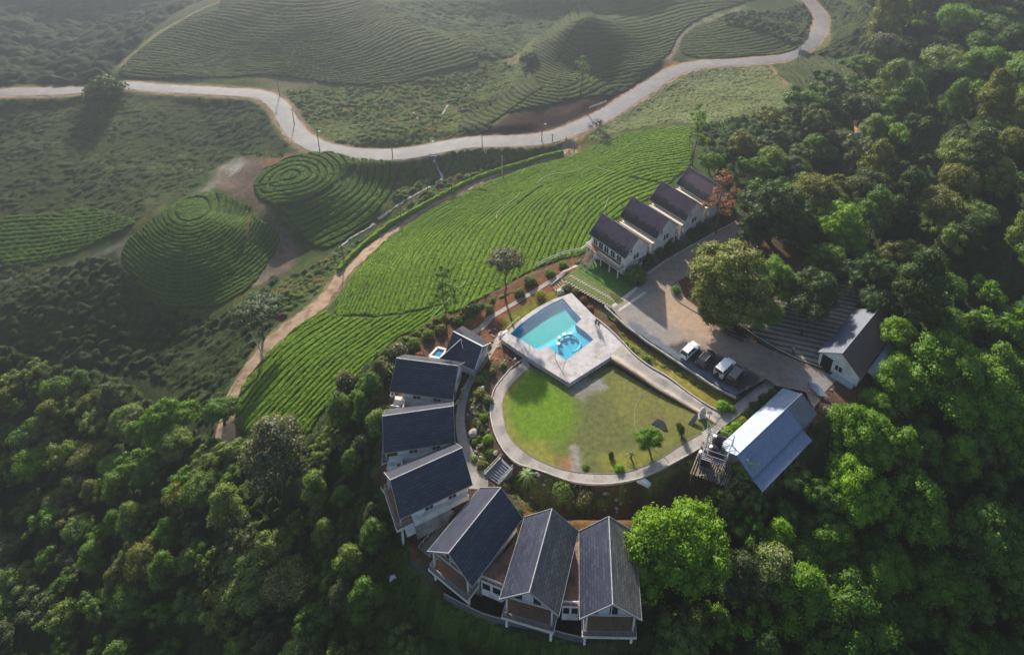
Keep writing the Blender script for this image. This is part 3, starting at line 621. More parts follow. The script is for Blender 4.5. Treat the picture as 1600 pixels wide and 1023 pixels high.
def roof_parts(root, L, hw, zE, h, mat, mat2=None, over0=0, over1=0, cx=0.0, th=.16, trim=M_trim, cap=M_trim):
    """two slopes; local x along the ridge, y across; z local"""
    x0, x1 = cx-L/2-over0, cx+L/2+over1
    objs = []
    for sgn, mt in ((1, mat), (-1, mat2 or mat)):
        m = MB(); a, b = (x0, sgn*hw), (x1, sgn*hw)
        m.add([(x0, 0, zE+h), (x1, 0, zE+h), (x1, sgn*hw, zE), (x0, sgn*hw, zE), (x0, 0, zE+h-th), (x1, 0, zE+h-th), (x1, sgn*hw, zE-th), (x0, sgn*hw, zE-th)],
              [(0, 1, 2, 3), (7, 6, 5, 4), (0, 3, 7, 4), (1, 5, 6, 2), (2, 6, 7, 3), (0, 4, 5, 1)])
        objs.append(m.build('roof_slope', mt, root, recalc=True))
    if trim:
        m = MB()
        for xx in (x0-.03, x1+.03):
            for sgn in (1, -1): m.bar((xx, sgn*.02, zE+h-.05), (xx, sgn*(hw+.04), zE-.07), .06, .22)
        for sgn in (1, -1): m.bar((x0-.08, sgn*(hw+.04), zE-.09), (x1+.08, sgn*(hw+.04), zE-.09), .05, .12)
        m.build('roof_trim', M_rtrim if trim is M_trim else trim, root)
    if cap: MB().bar((x0-.05, 0, zE+h+.03), (x1+.05, 0, zE+h+.02), .13, .07).build('ridge_cap', M_rtrim if cap is M_trim else cap, root)
    return objs
def gable_body(x0, x1, hw, z0, zE, h, hwr):
    """walls with pentagon gables just under the roof planes"""
    zt = zE+h*(1-hw/hwr)-.17; zp = zE+h-.2
    prof = [(-hw, z0), (hw, z0), (hw, zt), (0, zp), (-hw, zt)]
    m = MB(); m.add([(x0, *p) for p in prof]+[(x1, *p) for p in prof], [(4, 3, 2, 1, 0), (5, 6, 7, 8, 9)]+[(i, (i+1) % 5, 5+(i+1) % 5, 5+i) for i in range(5)]); return m
def window(root, x, y, z, w, h, ax='x', out=1, frame=M_trim, pane=M_glass, name='window', bars=1, depth=.08):
    """window on a face; ax = the axis the face looks along ('x' or 'y'), out = sign"""
    m = MB(); g = MB(); d = depth*out
    def B(mb, u0, u1, z0, z1, t0, t1):
        lo, hi = min(t0, t1), max(t0, t1)
        if ax == 'x': mb.box(x+lo, x+hi, y+u0, y+u1, z0, z1)
        else: mb.box(x+u0, x+u1, y+lo, y+hi, z0, z1)
    f = .07
    B(m, -w/2, w/2, z, z+f, -.02*out, d); B(m, -w/2, w/2, z+h-f, z+h, -.02*out, d)
    for u in np.linspace(-w/2, w/2, bars+2): B(m, u-f/2, u+f/2, z+f, z+h-f, -.02*out, d*.97)
    B(g, -w/2+.01, w/2-.01, z+.02, z+h-.02, -.02*out, .03*out)
    a = m.build(name, frame, root); g.build('pane', pane, a); return a
def railing(name, pts, mat, h=1.0, parent=None, step=.9, top=.07, infill=0, glass=None, post=.06):
    m = MB(); pts = [Vector(p) for p in pts]
    for a, b in zip(pts[:-1], pts[1:]):
        n = max(1, int((b-a).length/step))
        for i in range(n+1):
            p = a.lerp(b, i/n); m.bar(p, p+Vector((0, 0, h)), post)
        up = Vector((0, 0, h)); m.bar(a+up, b+up, top)
        for k in range(infill):
            u = Vector((0, 0, h*(k+1)/(infill+1))); m.bar(a+u, b+u, .03)
    return m.build(name, mat, parent)
CABL, CABW, CABH, ZE = 10.4, 3.76, 3.3, 1.6
CAB = [  # ridge: inner end, outer end (photograph pixels), label, floor below outer end
 ((715.6, 571.4), (620.3, 559.4), 'dark slate roofed cabin next to the small hip roofed one, uppermost of the big ones', 'h', M_slate, -1.4),
 ((709.2, 633.9), (596.9, 649.9), 'dark slate roofed cabin with a little white walled court on each side', 'h', M_slate, -1.4),
 ((722.0, 699.1), (609.2, 749.7), 'dark slate roofed cabin with a long white side wall beside the lower stairs', 'h', M_slate, -4.0),
 ((782.3, 761.6), (700.5, 863.7), 'cabin set diagonally, one roof slope grey and one navy, stairs down its left side', 'v', M_slate, -4.6),
 ((862.3, 794.6), (826.8, 925.1), 'grey roofed cabin between the diagonal one and the rightmost one, balcony on short piers', 'v', M_slate2, -4.6),
 ((951.2, 806.5), (957.3, 944.2), 'rightmost bottom cabin with evenly grey weathered roof beside the bright tree', 'v', M_slate2, -4.6)]
def cabin(spec):
    pin, pout, label, kind, mt, zlow = spec
    a, b = px(*pin, ZE+CABH), px(*pout, ZE+CABH); c, ang, L = frame2(a, b)
    r = empty('cabin', (c[0], c[1], 0), ang, label, 'cabin', 'slate roofed cabins in a curve round the garden')
    roof_parts(r, CABL, CABW, ZE, CABH, mt, M_slate if mt is M_slate2 and kind == 'v' else mt)
    x0, x1 = -CABL/2+.5, CABL/2-1.9
    gable_body(x0, x1, 3.2, -1.25, ZE, CABH, CABW).build('wall', M_white, r, recalc=True)
    MB().box(x0+.03, x1-.03, -3.1, 3.1, zlow, -1.26).build('basement_wall', M_white if kind == 'h' else M_grey, r)
    # outer gable: glazed doors with curtains, balcony
    for y, pn in ((-1.9, M_glass), (-.7, M_curtain), (.6, M_glass), (1.8, M_curtain)):
        window(r, x1, y, -1.1, 1.1, 2.15, 'x', 1, M_trim, pn, 'glass_door', 0)
    m = MB(); m.add([(x1+.05, -1.9, 1.5), (x1+.05, 1.9, 1.5), (x1+.05, 0, 3.5), (x1+.02, -1.9, 1.5), (x1+.02, 1.9, 1.5), (x1+.02, 0, 3.5)], [(0, 1, 2), (5, 4, 3), (0, 3, 4, 1), (1, 4, 5, 2), (2, 5, 3, 0)]).build('gable_window', M_glass, r)
    xe = CABL/2+.45
    bal = MB().box(x1+.02, xe, -3.3, 3.3, -1.42, -1.24).build('balcony', M_timber, r)
    MB().box(xe, xe+.08, -3.36, 3.36, -1.62, -1.2).bar((x1, 3.34, -1.41), (xe+.04, 3.34, -1.41), .08, .42).bar((x1, -3.34, -1.41), (xe+.04, -3.34, -1.41), .08, .42).build('fascia', M_trim, bal)
    railing('railing', [(x1+.2, -3.2, -1.22), (xe-.1, -3.2, -1.22), (xe-.1, 3.2, -1.22), (x1+.2, 3.2, -1.22)], M_rail, .95, bal, .45, .09, 3)
    for y in (-2.9, 2.9):
        MB().box(CABL/2-.35, CABL/2-.13, y-.11, y+.11, -1.22, ZE+CABH*(1-2.9/CABW)-.2).build('post', M_trim, r)
        MB().box(CABL/2-.42, CABL/2-.12, y-.15, y+.15, float(hz(*(c+np.array([math.cos(ang)*(CABL/2-.3)-math.sin(ang)*y, math.sin(ang)*(CABL/2-.3)+math.cos(ang)*y]))))-.3, -1.43).build('pier', M_white, r)
    MB().bar((CABL/2-.24, -2.9, ZE+.45), (CABL/2-.24, 2.9, ZE+.45), .14).bar((CABL/2-.24, 0, ZE+.45), (CABL/2-.24, 0, ZE+CABH-.25), .1).build('tie_beam', M_trim, r)
    # inner gable
    window(r, x0, 1.2, -1.2, 1.0, 2.1, 'x', -1, M_trim, M_dark, 'door', 0); window(r, x0, -1.3, -.3, 1.3, 1.1, 'x', -1, M_trim, M_glass)
    for s in (1, -1):
        for x in (-2.4, 1.0): window(r, x, s*3.2, -.2, 1.2, .9, 'y', s, M_trim, M_glass)
    return r
cabs = [cabin(s) for s in CAB]
def wpt(s, z): return [px(*p, z) for p in s]
# white ledge and lower wall along the third cabin, air units
c4 = cabs[2]
MB().box(-4.6, 3.3, 3.2, 3.9, -2.2, -.25).build('side_wall', M_white, c4); MB().box(-4.6, 3.3, 3.9, 4.6, -3.2, -1.35).build('planter_ledge', M_grey, c4)
MB().box(3.4, 4.6, 3.0, 4.4, -2.0, -1.3).build('planter_box', M_white, c4)
for cb, s in ((cabs[0], 1), (cabs[1], 1)):
    MB().box(-4.4, 4.6, s*3.22, s*3.9, -2.2, -.05).build('side_wall', M_white, cb); MB().box(3.4, 4.9, s*3.2, s*4.8, -1.5, -1.1).box(3.4, 4.9, s*4.8, s*4.95, -1.5, -.3).box(2.6, 2.8, s*3.9, s*6.2, -1.5, -.1).build('court_wall', M_white, cb)
# flat roofed link rooms between the diagonal cabins
def linkroom(poly, label, ztop=-.15, zb=-3.6, front=(2, 3)):
    P = [px(x, y, ztop) for x, y in poly]; c = np.mean(P, 0); r = empty('link_room', (c[0], c[1], 0), 0, label, 'building', 'flat roofed link rooms')
    Q = [(p[0]-c[0], p[1]-c[1]) for p in P]
    MB().prism(Q, zb, ztop-.12).build('wall', M_white, r, tri=True, recalc=True)
    MB().prism([(q[0]*1.02, q[1]*1.02) for q in Q], ztop-.12, ztop).build('terrace_floor', M_terra, r, tri=True, recalc=True)
    a, b = Vector((*Q[front[0]], ztop)), Vector((*Q[front[1]], ztop)); d = (b-a); L = d.length; d.normalize(); n = Vector((d.y, -d.x, 0))
    if n.dot(Vector((a.x, a.y, 0))) < 0: n = -n
    railing('parapet_rail', [a-n*.1, b-n*.1], M_trim, .55, r, .8, .12, 1)
    k = max(2, int(L/1.1))
    for i in range(k):
        p = a+d*(L*(i+.5)/k)+n*.03; m = MB(); w2 = d*(L/k*.38)
        g = m.quad(*(tuple(q) for q in (p-w2+Vector((0, 0, -1.9)), p+w2+Vector((0, 0, -1.9)), p+w2+Vector((0, 0, -.6)), p-w2+Vector((0, 0, -.6))))).build('window', M_glass, r)
        MB().bar(p-w2+Vector((0, 0, -.55)), p+w2+Vector((0, 0, -.55)), .08).bar(p-w2+Vector((0, 0, -1.95)), p+w2+Vector((0, 0, -1.95)), .08).bar(p-w2*1.06+Vector((0, 0, -1.95)), p-w2*1.06+Vector((0, 0, -.55)), .08).build('frame', M_trim, g)
    return r
linkroom([(812, 838), (826, 836), (800, 905), (784, 917), (752, 904), (762, 890)], 'flat brown topped link room between the diagonal cabin and its right neighbour', front=(3, 4))
linkroom([(896, 850), (905, 846), (905, 945), (879, 944), (884, 900)], 'narrow flat brown topped link room between the two rightmost bottom cabins', front=(2, 3))
# ---------------------------------------------------------------- small hip roofed cabin with plunge pool
c0 = px(722, 535, 0); r = empty('cabin', (c0[0], c0[1], 0), 0, 'small cabin with a cross hip roof and a little plunge pool at its left', 'cabin', 'slate roofed cabins in a curve round the garden')
def loc(p, c, z): q = px(*p, z); return (q[0]-c[0], q[1]-c[1], z)
E_, Rg = 1.3, 3.5
fl, fr, rl, rr = loc((723, 509), c0, E_), loc((767, 536), c0, E_), loc((708, 517.6), c0, Rg), loc((754.5, 541.5), c0, Rg)
nl, nr = tuple(2*np.array(rl)-np.array(fl)), tuple(2*np.array(rr)-np.array(fr)); nl = (nl[0], nl[1], E_); nr = (nr[0], nr[1], E_)
def slab(mb, pts, th=.14):
    n = len(pts); return mb.add(list(pts)+[(p[0], p[1], p[2]-th) for p in pts], [tuple(range(n)), tuple(range(2*n-1, n-1, -1))]+[(i, (i+1) % n, n+(i+1) % n, n+i) for i in range(n)])
slab(MB(), [rl, rr, fr, fl]).build('roof_slope', M_slate, r, recalc=True); slab(MB(), [rl, nl, nr, rr]).build('roof_slope', M_slate, r, recalc=True)
ap = loc((720, 530), c0, 3.25); hb = [loc(p, c0, E_) for p in ((683, 563.5), (728, 565), (741, 554.5), (709, 538))]
m = MB()
for i in range(4): slab(m, [ap, hb[i], hb[(i+1) % 4]], .12)
m.build('hip_roof', M_slate, r, recalc=True)
m = MB()
for q in hb[:3]: m.bar((ap[0], ap[1], ap[2]+.04), (q[0], q[1], q[2]+.04), .1)
m.bar((rl[0], rl[1], Rg+.04), (rr[0], rr[1], Rg+.04), .2, .1).bar(fr, rr, .1, .2).bar(rr, nr, .1, .2).build('roof_trim', M_trim, r)
cc = np.mean([fl, fr, nl, nr], 0); ins = [tuple((np.array(q)*.86+cc*.14)[:2]) for q in (fl, fr, nr, nl)]
MB().prism(ins, -1.4, E_-.05).build('wall', M_white, r, tri=True, recalc=True)
ch = np.mean(hb, 0); MB().prism([tuple((np.array(q)*.84+ch*.16)[:2]) for q in hb], -1.4, E_-.04).build('wall', M_white, r, tri=True, recalc=True)
# plunge pool
def water_mat(name, c1, c2, scale=.35, depth=None):
    t = NT(name); o = t.coord(); c = t.ramp(t.noise(scale, 4, .6, o), [(.35, c1), (.65, c2)]); t.bump(t.noise(2.2, 3, .6, o), .12, .03)
    return t.fin(c, .06, .55)
M_water = water_mat('pool_water', (.045, .36, .40), (.06, .42, .44)); M_waterd = water_mat('plunge_water', (.012, .13, .30), (.018, .19, .40))
ZP = -.75
pp = [px(*p, ZP) for p in ((671, 557.5), (684, 543.5), (697.5, 547.5), (688, 560.5))]; cp0 = np.mean(pp, 0)
r = empty('plunge_pool', (cp0[0], cp0[1], 0), 0, 'tiny deep blue plunge pool with a pale rim left of the hip roofed cabin', 'pool')
Q = [np.array((p[0]-cp0[0], p[1]-cp0[1])) for p in pp]
m = MB()
for i in range(4):
    a, b = Q[i], Q[(i+1) % 4]; m.bar((*a, ZP), (*b, ZP), .35, .5)
m.build('rim', M_trim, r); MB().prism([tuple(q) for q in Q], ZP-1.2, ZP).build('basin_water', M_waterd, r, tri=True, recalc=True)
# ---------------------------------------------------------------- cottages in the back row
KZ, KH, KHW, KL = 5.5, 3.5, 3.65, 10.6
KT = [((941.4, 333.6), (999.2, 371.6), 'plum roofed cottage nearest the pool with an outside stair and deck', 1),
      ((988.2, 307.3), (1046.4, 342.6), 'plum roofed cottage behind the stair cottage, porch slab at its left', 2),
      ((1033.0, 282.5), (1092.0, 317.0), 'plum roofed cottage third in the back row, twin dark gable windows in full view', 3),
      ((1074.4, 259.1), (1131.0, 293.5), 'farthest plum roofed cottage, half hidden by the rust red tree', 4)]
def cottage(spec):
    pf, pn, label, k = spec
    c, ang, L = frame2(px(*pf, KZ+KH), px(*pn, KZ+KH))
    r = empty('cottage', (c[0], c[1], 0), ang, label, 'cottage', 'plum roofed cottages behind the driveway')
    roof_parts(r, KL, KHW, KZ, KH, M_plum, trim=M_trim, cap=speck('plum_ridge', (.06, .045, .055), (.08, .06, .07), 3), over1=-.15)
    x0, x1 = -KL/2+.5, KL/2-.35
    gable_body(x0, x1, 3.25, -1.5, KZ, KH, KHW).build('wall', M_white, r, recalc=True)
    s = -1      # the side that looks to the lower left of the picture (local -y)
    for y in (-.55, .35): window(r, x1, y, 3.6, .75, 1.35, 'x', 1, M_trim, M_glass, 'window', 0)
    m = MB(); m.add([(x1+.04, -2.3, 6.1), (x1+.04, -1.5, 6.1), (x1+.04, -1.5, 7.2), (x1, -2.3, 6.1), (x1, -1.5, 6.1), (x1, -1.5, 7.2)], [(0, 1, 2), (5, 4, 3), (0, 3, 4, 1), (1, 4, 5, 2), (2, 5, 3, 0)]).build('gable_window', M_glass, r)
    window(r, x1, 1.7, 1.6, 1.8, 1.5, 'x', 1, M_trim, M_glass, 'window', 3)
    if k > 1:
        p = MB().box(-KL/2+1.0, x1+.25, s*4.75, s*3.3, 4.75, 4.95).build('porch_roof', M_cream, r)
        MB().box(-KL/2+1.0, x1+.2, s*4.9, s*4.72, 4.5, 5.15).build('parapet', M_cream, p)
        for xx in (x1-.1, -KL/2+1.3): MB().box(xx-.22, xx+.22, s*4.85, s*4.4, -.5, 4.74).build('column', M_white, r)
        MB().box(x1-.15, x1+.25, s*4.85, s*3.3, 4.0, 4.74).build('porch_beam', M_cream, r)
        g = MB()
        for i in range(4): g.box(x1+.3+.35*i, x1+.66+.35*i, s*4.7, s*3.0, .5, 1.9-.28*i)
        g.build('entry_steps', M_dgrey, r)
        MB().box(x1-2.2, x1+.29, s*4.7, s*3.26, .5, 2.0).build('entry_landing', M_grey, r)
        q = MB(); y = s*3.35
        q.bar((x1-1.9, s*4.6, 2.9), (x1-.2, s*4.6, 2.9), .08).bar((x1-1.9, s*4.6, 2.05), (x1-.2, s*4.6, 2.9), .06).bar((x1-1.9, s*4.6, 2.9), (x1-.2, s*4.6, 2.05), .06).build('cross_railing', M_wrail, r)
        window(r, 1.0, s*3.25, 1.9, 1.0, 2.1, 'y', s, M_trim, M_dark, 'door', 0)
    else:
        d = MB().box(-KL/2+.6, x1-.2, s*5.0, s*3.28, 3.05, 3.25).build('balcony', M_timber, r)
        railing('railing', [(x1-.25, s*3.4, 3.25), (x1-.25, s*4.92, 3.25), (-1.2, s*4.92, 3.25)], M_wrail, .95, d, .5, .08, 3)
        railing('railing', [(-3.0, s*4.92, 3.25), (-KL/2+.65, s*4.92, 3.25), (-KL/2+.65, s*3.4, 3.25)], M_wrail, .95, d, .5, .08, 3)
        for xx in (-KL/2+.8, -2.9, -.3, 2.2, x1-.4): MB().box(xx-.09, xx+.09, s*4.95, s*4.75, -1.0, 3.04).build('post', M_trim, r)
        st = MB(); N = 13
        for i in range(N): st.box(-2.9, -1.3, s*(5.15+.30*i), s*(5.0+.30*i+.28), 3.0-.26*i-.06, 3.05-.26*i+.02)
        st = st.build('stair', M_timber, r)
        for xx in (-2.95, -1.25):
            MB().bar((xx, s*5.0, 3.0), (xx, s*8.9, -.35), .07, .3).bar((xx, s*5.0, 4.0), (xx, s*8.9, .65), .07).bar((xx, s*8.9, -.35), (xx, s*8.9, .65), .08).bar((xx, s*7, 1.3), (xx, s*7, 2.35), .06).bar((xx, s*6, 2.1), (xx, s*6, 3.2), .06).bar((xx, s*8, .45), (xx, s*8, 1.5), .06).build('stair_railing', M_wrail, st)
        for xx, pn in ((-3.6, M_glass), (-2.0, M_dark), (-.4, M_glass), (1.4, M_glass), (3.2, M_glass)): window(r, xx, s*3.25, 3.4, 1.2, 1.6, 'y', s, M_trim, pn, 'window', 1)
    return r
cots = [cottage(s) for s in KT]
# ---------------------------------------------------------------- white gabled house, right
def corr_mat(name, c1, c2, pitch=.22, axis=0, rough=.35, c3=None, metal=.0, spec=.6, sheet=1.0):
    t = NT(name); o = t.coord(); sp = t.n('ShaderNodeSeparateXYZ'); t.l(o, sp.inputs[0])
    u = t.math('MULTIPLY', sp.outputs[axis], 2*math.pi/pitch); s = t.math('SINE', u)
    c = t.ramp(t.noise(.8, 5, .7, o), [(.35, c1), (.65, c2)])
    c = t.mix(t.ramp(t.math('ADD', t.math('MULTIPLY', s, .5), .5), [(0., .5), (.35, 0.)]), c, t.mix(1.0, c, (.5, .5, .5), 'MULTIPLY'))
    v = t.math('FRACT', t.math('MULTIPLY', sp.outputs[1-axis], sheet)); c = t.mix(t.ramp(v, [(.0, .55), (.05, 0.)]), c, t.mix(1.0, c, (.4, .4, .4), 'MULTIPLY'))
    if c3: c = t.mix(t.ramp(t.noise(.5, 5, .7, o), [(.52, 0.), (.6, .85)]), c, c3)
    t.bump(s, .5, .04); return t.fin(c, rough, spec, metal)
M_bluegrey = corr_mat('bluegrey_sheet', (.045, .065, .11), (.065, .088, .13), .25, 0, .5, spec=.35)
M_brown = corr_mat('brown_sheet', (.065, .042, .04), (.085, .055, .05), .25, 0, .5)
M_blue = corr_mat('blue_sheet', (.13, .19, .30), (.17, .23, .34), .35, 0, .45, spec=.4, metal=.1, sheet=.7)
M_lead = corr_mat('grey_sheet', (.10, .115, .14), (.13, .145, .17), .35, 0, .45)
c, ang, L = frame2(px(1371.7, 483.8, 6.5), px(1317, 550.3, 6.5))
wh = empty('white_house', (c[0], c[1], 0), ang, 'white gabled house with a blue-grey and a dark brown roof slope at the driveway end', 'house')
roof_parts(wh, 15.2, 3.8, 3.8, 2.7, M_brown, M_bluegrey, trim=None, cap=M_trim)
gable_body(-7.3, 7.1, 3.55, .6, 3.8, 2.7, 3.8).build('wall', M_white, wh, recalc=True)
# frame of the open porch at its near left corner
d = MB().box(7.1, 7.2, -3.05, -1.1, 1.0, 3.6).build('doorway', M_dark, wh); MB().box(7.1, 7.3, -3.2, -3.06, 1, 3.75).box(7.1, 7.3, -1.09, -.95, 1, 3.75).build('door_frame', M_white, d)
window(wh, 7.1, .05, 1.9, 1.3, 1.3, 'x', 1, M_white, M_glass, 'window', 1)
MB().box(7.1, 8.3, -.6, 3.2, .6, 1.25).build('plinth', speck('bluish_plinth', (.34, .38, .44), (.42, .45, .50), 1), wh); MB().box(7.1, 7.9, -1.6, -.7, .7, 1.0).box(7.9, 8.2, -1.6, -.7, .7, .85).build('door_step', M_grey, wh)
m = MB(); slab(m, [(-4.5, 3.9, 3.3), (4.8, 3.9, 3.3), (4.8, 6.9, 2.5), (-4.5, 6.9, 2.5)], .06); m.build('lean_to_roof', corr_mat('pale_blue_sheet', (.18, .22, .29), (.23, .27, .33), .3, 0, .45), wh, recalc=True)
for xx in (-4.2, 0, 4.5): MB().box(xx-.07, xx+.07, 6.6, 6.75, .4, 2.5).build('lean_to_post', M_rail, wh)
# ---------------------------------------------------------------- long blue roofed shed
c, ang, L = frame2(px(1252.2, 615.3, 3.8), px(1151, 711, 3.8))
bs = empty('metal_shed', (c[0], c[1], 0), ang, 'long shed with a pale blue corrugated metal roof beside the water tanks', 'shed')
roof_parts(bs, 17.3, 3.2, 2.2, 1.6, M_blue, M_blue, trim=None, cap=speck('pale_ridge', (.5, .53, .56), (.6, .62, .64), 3))
gable_body(-8.3, 8.3, 2.95, -.8, 2.2, 1.6, 3.2).build('wall', speck('dusty_wall', (.20, .18, .16), (.32, .30, .27), .8, .9), bs, recalc=True)
m = MB(); slab(m, [(-8.7, .05, 3.83), (-4.6, .05, 3.83), (-4.6, 3.25, 2.23), (-8.7, 3.25, 2.23)], .03); m.build('dark_roof_patch', M_lead, bs, recalc=True)
m = MB(); slab(m, [(-4.5, 3.05, 1.9), (8.6, 3.05, 1.9), (8.6, 5.1, 1.3), (-4.5, 5.1, 1.3)], .06); m.build('lean_to_roof', M_blue, bs, recalc=True)
for xx in (-4.3, -1, 2.2, 5.4, 8.4): MB().box(xx-.07, xx+.07, 4.85, 5.0, -1.2, 1.3).build('lean_to_post', M_rail, bs)
MB().box(-4.4, 8.4, 3.0, 4.7, -1.2, .2).build('store_bench', M_dgrey, bs)
for xx in (-6.5, -3.5, -.5, 2.5, 5.5): window(bs, xx, -2.95, .5, 1.1, .9, 'y', -1)
# ---------------------------------------------------------------- small shelters
def shelter(name, poly, zt, mat, label, cat='shelter', posts=M_rail, zb=None, split=None):
    P = [at(x, y, zt) for x, y in poly]; c = np.mean(P, 0); r = empty(name, (c[0], c[1], c[2]), 0, label, cat)
    Q = [(p[0]-c[0], p[1]-c[1], zt+(p[2]-c[2])*0+dz) for p, dz in zip(P, (0, 0, -.5, -.5))]
    m = MB(); slab(m, Q, .07); m.build('roof', mat, r, recalc=True)
    for q in Q: MB().box(q[0]*.9-.06, q[0]*.9+.06, q[1]*.9-.06, q[1]*.9+.06, -.6, q[2]-.05).build('post', posts, r)
    return r
shelter('shelter', [(1333, 190), (1344, 191), (1349, 207), (1337, 208)], 2.6, corr_mat('orange_sheet', (.42, .20, .08), (.52, .30, .14), .4, 1, .6), 'small open shelter with a faded orange sheet roof among the far right trees')
shelter('shelter', [(1336, 209), (1348, 208), (1349, 216), (1338, 217)], 2.2, speck('blue_tarpaulin', (.03, .16, .48), (.05, .24, .60), 1.5, .5), 'small shelter under a bright blue tarpaulin below the orange roof')
shelter('shelter', [(1262, 596), (1278, 600), (1297, 618), (1280, 614)], 1.0, corr_mat('slatted_sheet', (.12, .16, .22), (.17, .21, .28), .35, 0, .5), 'low slatted blue-grey sheet roof between the white house and the metal shed')
# ================================================================== GROUNDS OF THE RESORT
def pl(s): v = list(map(float, s.split())); return [(v[i], v[i+1]) for i in range(0, len(v), 2)]
def strip(name, A, B, mat, label, dz=.04, z=None, n=60, thick=0, kind='structure', across=3, parent=None):
    """surface between two edges given in photograph pixels"""
    f = (lambda q: px(*q, 0 if z is None else z)) if z is not None and np.ndim(z) == 0 else (lambda q: at(*q))
    if z is not None and np.ndim(z):
        def mk(S): k = len(S); return [px(*q, np.interp(i/(k-1), np.linspace(0, 1, len(z)), z)) for i, q in enumerate(S)]
        a, b = mk(pl(A)), mk(pl(B))
    else: a, b = [f(q) for q in pl(A)], [f(q) for q in pl(B)]
    a, b = smooth_line(a, 5), smooth_line(b, 5)
    def rs(P):
        d = np.r_[0, np.cumsum(np.linalg.norm(np.diff(P[:, :2], axis=0), axis=1))]; t = np.linspace(0, d[-1], n)
        return np.stack([np.interp(t, d, P[:, i]) for i in range(3)], 1)
    a, b = rs(a), rs(b); rows = [a*(1-u)+b*u for u in np.linspace(0, 1, across+1)]
    if z is None:
        for q in rows: q[:, 2] = hz(q[:, 0], q[:, 1])
    V = np.concatenate([q+[0, 0, dz] for q in rows]); F = []; i = np.arange(n-1)
    for k in range(across): F.append(np.stack([k*n+i, k*n+i+1, (k+1)*n+i+1, (k+1)*n+i], 1))
    F = np.concatenate(F)
    nrm = np.cross(V[1]-V[0], V[n]-V[0])[2]
    if nrm < 0: F = F[:, ::-1]
    if thick:
        W = V.copy(); W[:, 2] -= thick; m = len(V); S = []
        for k in (0, across): S.append(np.stack([k*n+i, k*n+i+1, m+k*n+i+1, m+k*n+i], 1))
        V = np.concatenate([V, W]); F = np.concatenate([F]+S)
    o = npmesh(name, V, F, mat, parent); tag(o, label, kind=kind); return o, a, b
def edging(name, P, mat, label, w=.14, h=.14, cat='kerb', kind=None, z0=0.0, step=.6, group=None):
    """a kerb or low wall that follows a world polyline"""
    P = resample(np.asarray(P), step); m = MB()
    T = np.gradient(P[:, :2], axis=0); T /= np.linalg.norm(T, axis=1)[:, None]+1e-9; N = np.stack([-T[:, 1], T[:, 0]], 1)*w/2
    vs = []; fs = []; k = len(P)
    for i in range(k):
        x, y, z = P[i]; 
        for sx, zz in ((-1, z-.3), (-1, z+h), (1, z+h), (1, z-.3)): vs.append((x+N[i, 0]*sx, y+N[i, 1]*sx, zz+z0))
    for i in range(k-1):
        for a in range(3): fs.append((i*4+a, i*4+a+1, i*4+4+a+1, i*4+4+a))
    fs += [(0, 1, 2, 3), tuple((k-1)*4+a for a in (3, 2, 1, 0))]
    m.add(vs, fs); o = m.build(name, mat, recalc=True); tag(o, label, cat, group, kind); return o
def sheetgrid(name, P, res, zf, mat, colf, label, kind='structure', bumps=0):
    P = np.asarray(P)[:, :2]; lo, hi = P.min(0)-.3, P.max(0)+.3
    X, Y = np.meshgrid(np.arange(lo[0], hi[0], res), np.arange(lo[1], hi[1], res)); d = sdist(X, Y, P)
    # snap border vertices onto the outline so the edge is clean
    keep = d > -res*.75
    for i in range(len(P)):
        a, b = P[i], P[(i+1) % len(P)]; ab = b-a; L = max(ab@ab, 1e-9)
        t = np.clip(((X-a[0])*ab[0]+(Y-a[1])*ab[1])/L, 0, 1); qx, qy = a[0]+t*ab[0], a[1]+t*ab[1]
        dd = np.hypot(X-qx, Y-qy); m = (d < 0) & keep & (np.abs(dd+d) < 1e-6); X = np.where(m, qx, X); Y = np.where(m, qy, Y)
    kf = keep[:-1, :-1] & keep[1:, :-1] & keep[:-1, 1:] & keep[1:, 1:]
    use = np.zeros(X.shape, bool); use[:-1, :-1] |= kf; use[1:, :-1] |= kf; use[:-1, 1:] |= kf; use[1:, 1:] |= kf
    ids = -np.ones(X.shape, int); ids[use] = np.arange(use.sum())
    F = np.stack([ids[:-1, :-1][kf], ids[:-1, 1:][kf], ids[1:, 1:][kf], ids[1:, :-1][kf]], 1)
    x, y = X[use], Y[use]; z = zf(x, y)+(vnoise(x/.35, y/.35, 3)*bumps)
    o = npmesh(name, np.column_stack([x, y, z]), F, mat, smooth=True, colors=colf(x, y)); tag(o, label, kind=kind); return o
def painter(base, items, z, nseed=2, jag=.8):
    def f(x, y):
        c = np.zeros(x.shape+(3,)); c[:] = base; nn = fbm(x/1.7, y/1.7, nseed)
        for s, col, soft, amt in items:
            d = sdist(x, y, np.array(P2(s, z)))+(nn-.5)*jag*2; k = (sstep(-soft, soft, d)*amt)[..., None]; c = c*(1-k)+np.array(col)*k
        return c
    return f
def mat_tint(name, nscale=1.5, lo=.75, hi=1.25, rough=.9, bump=.4, spec=.2, fine=9):
    t = NT(name); a = t.n('ShaderNodeAttribute', attribute_name='tint').outputs['Color']; o = t.coord()
    c = t.mix(1.0, a, t.ramp(t.noise(nscale, 6, .7, o), [(.32, lo), (.68, hi)]), 'MULTIPLY')
    c = t.mix(1.0, c, t.ramp(t.noise(fine, 3, .7, o), [(.35, .82), (.65, 1.18)]), 'MULTIPLY')
    t.bump(t.noise(fine*1.5, 4, .75, o), bump, .04); return t.fin(c, rough, spec)
M_path = speck('path_concrete', (.25, .225, .20), (.36, .33, .30), .9, .9, .2, .3, c3=(.19, .175, .16), scale2=.45)
M_kerb = speck('kerb_stone', (.34, .32, .29), (.46, .44, .40), 1.5, .9, .2, .2)
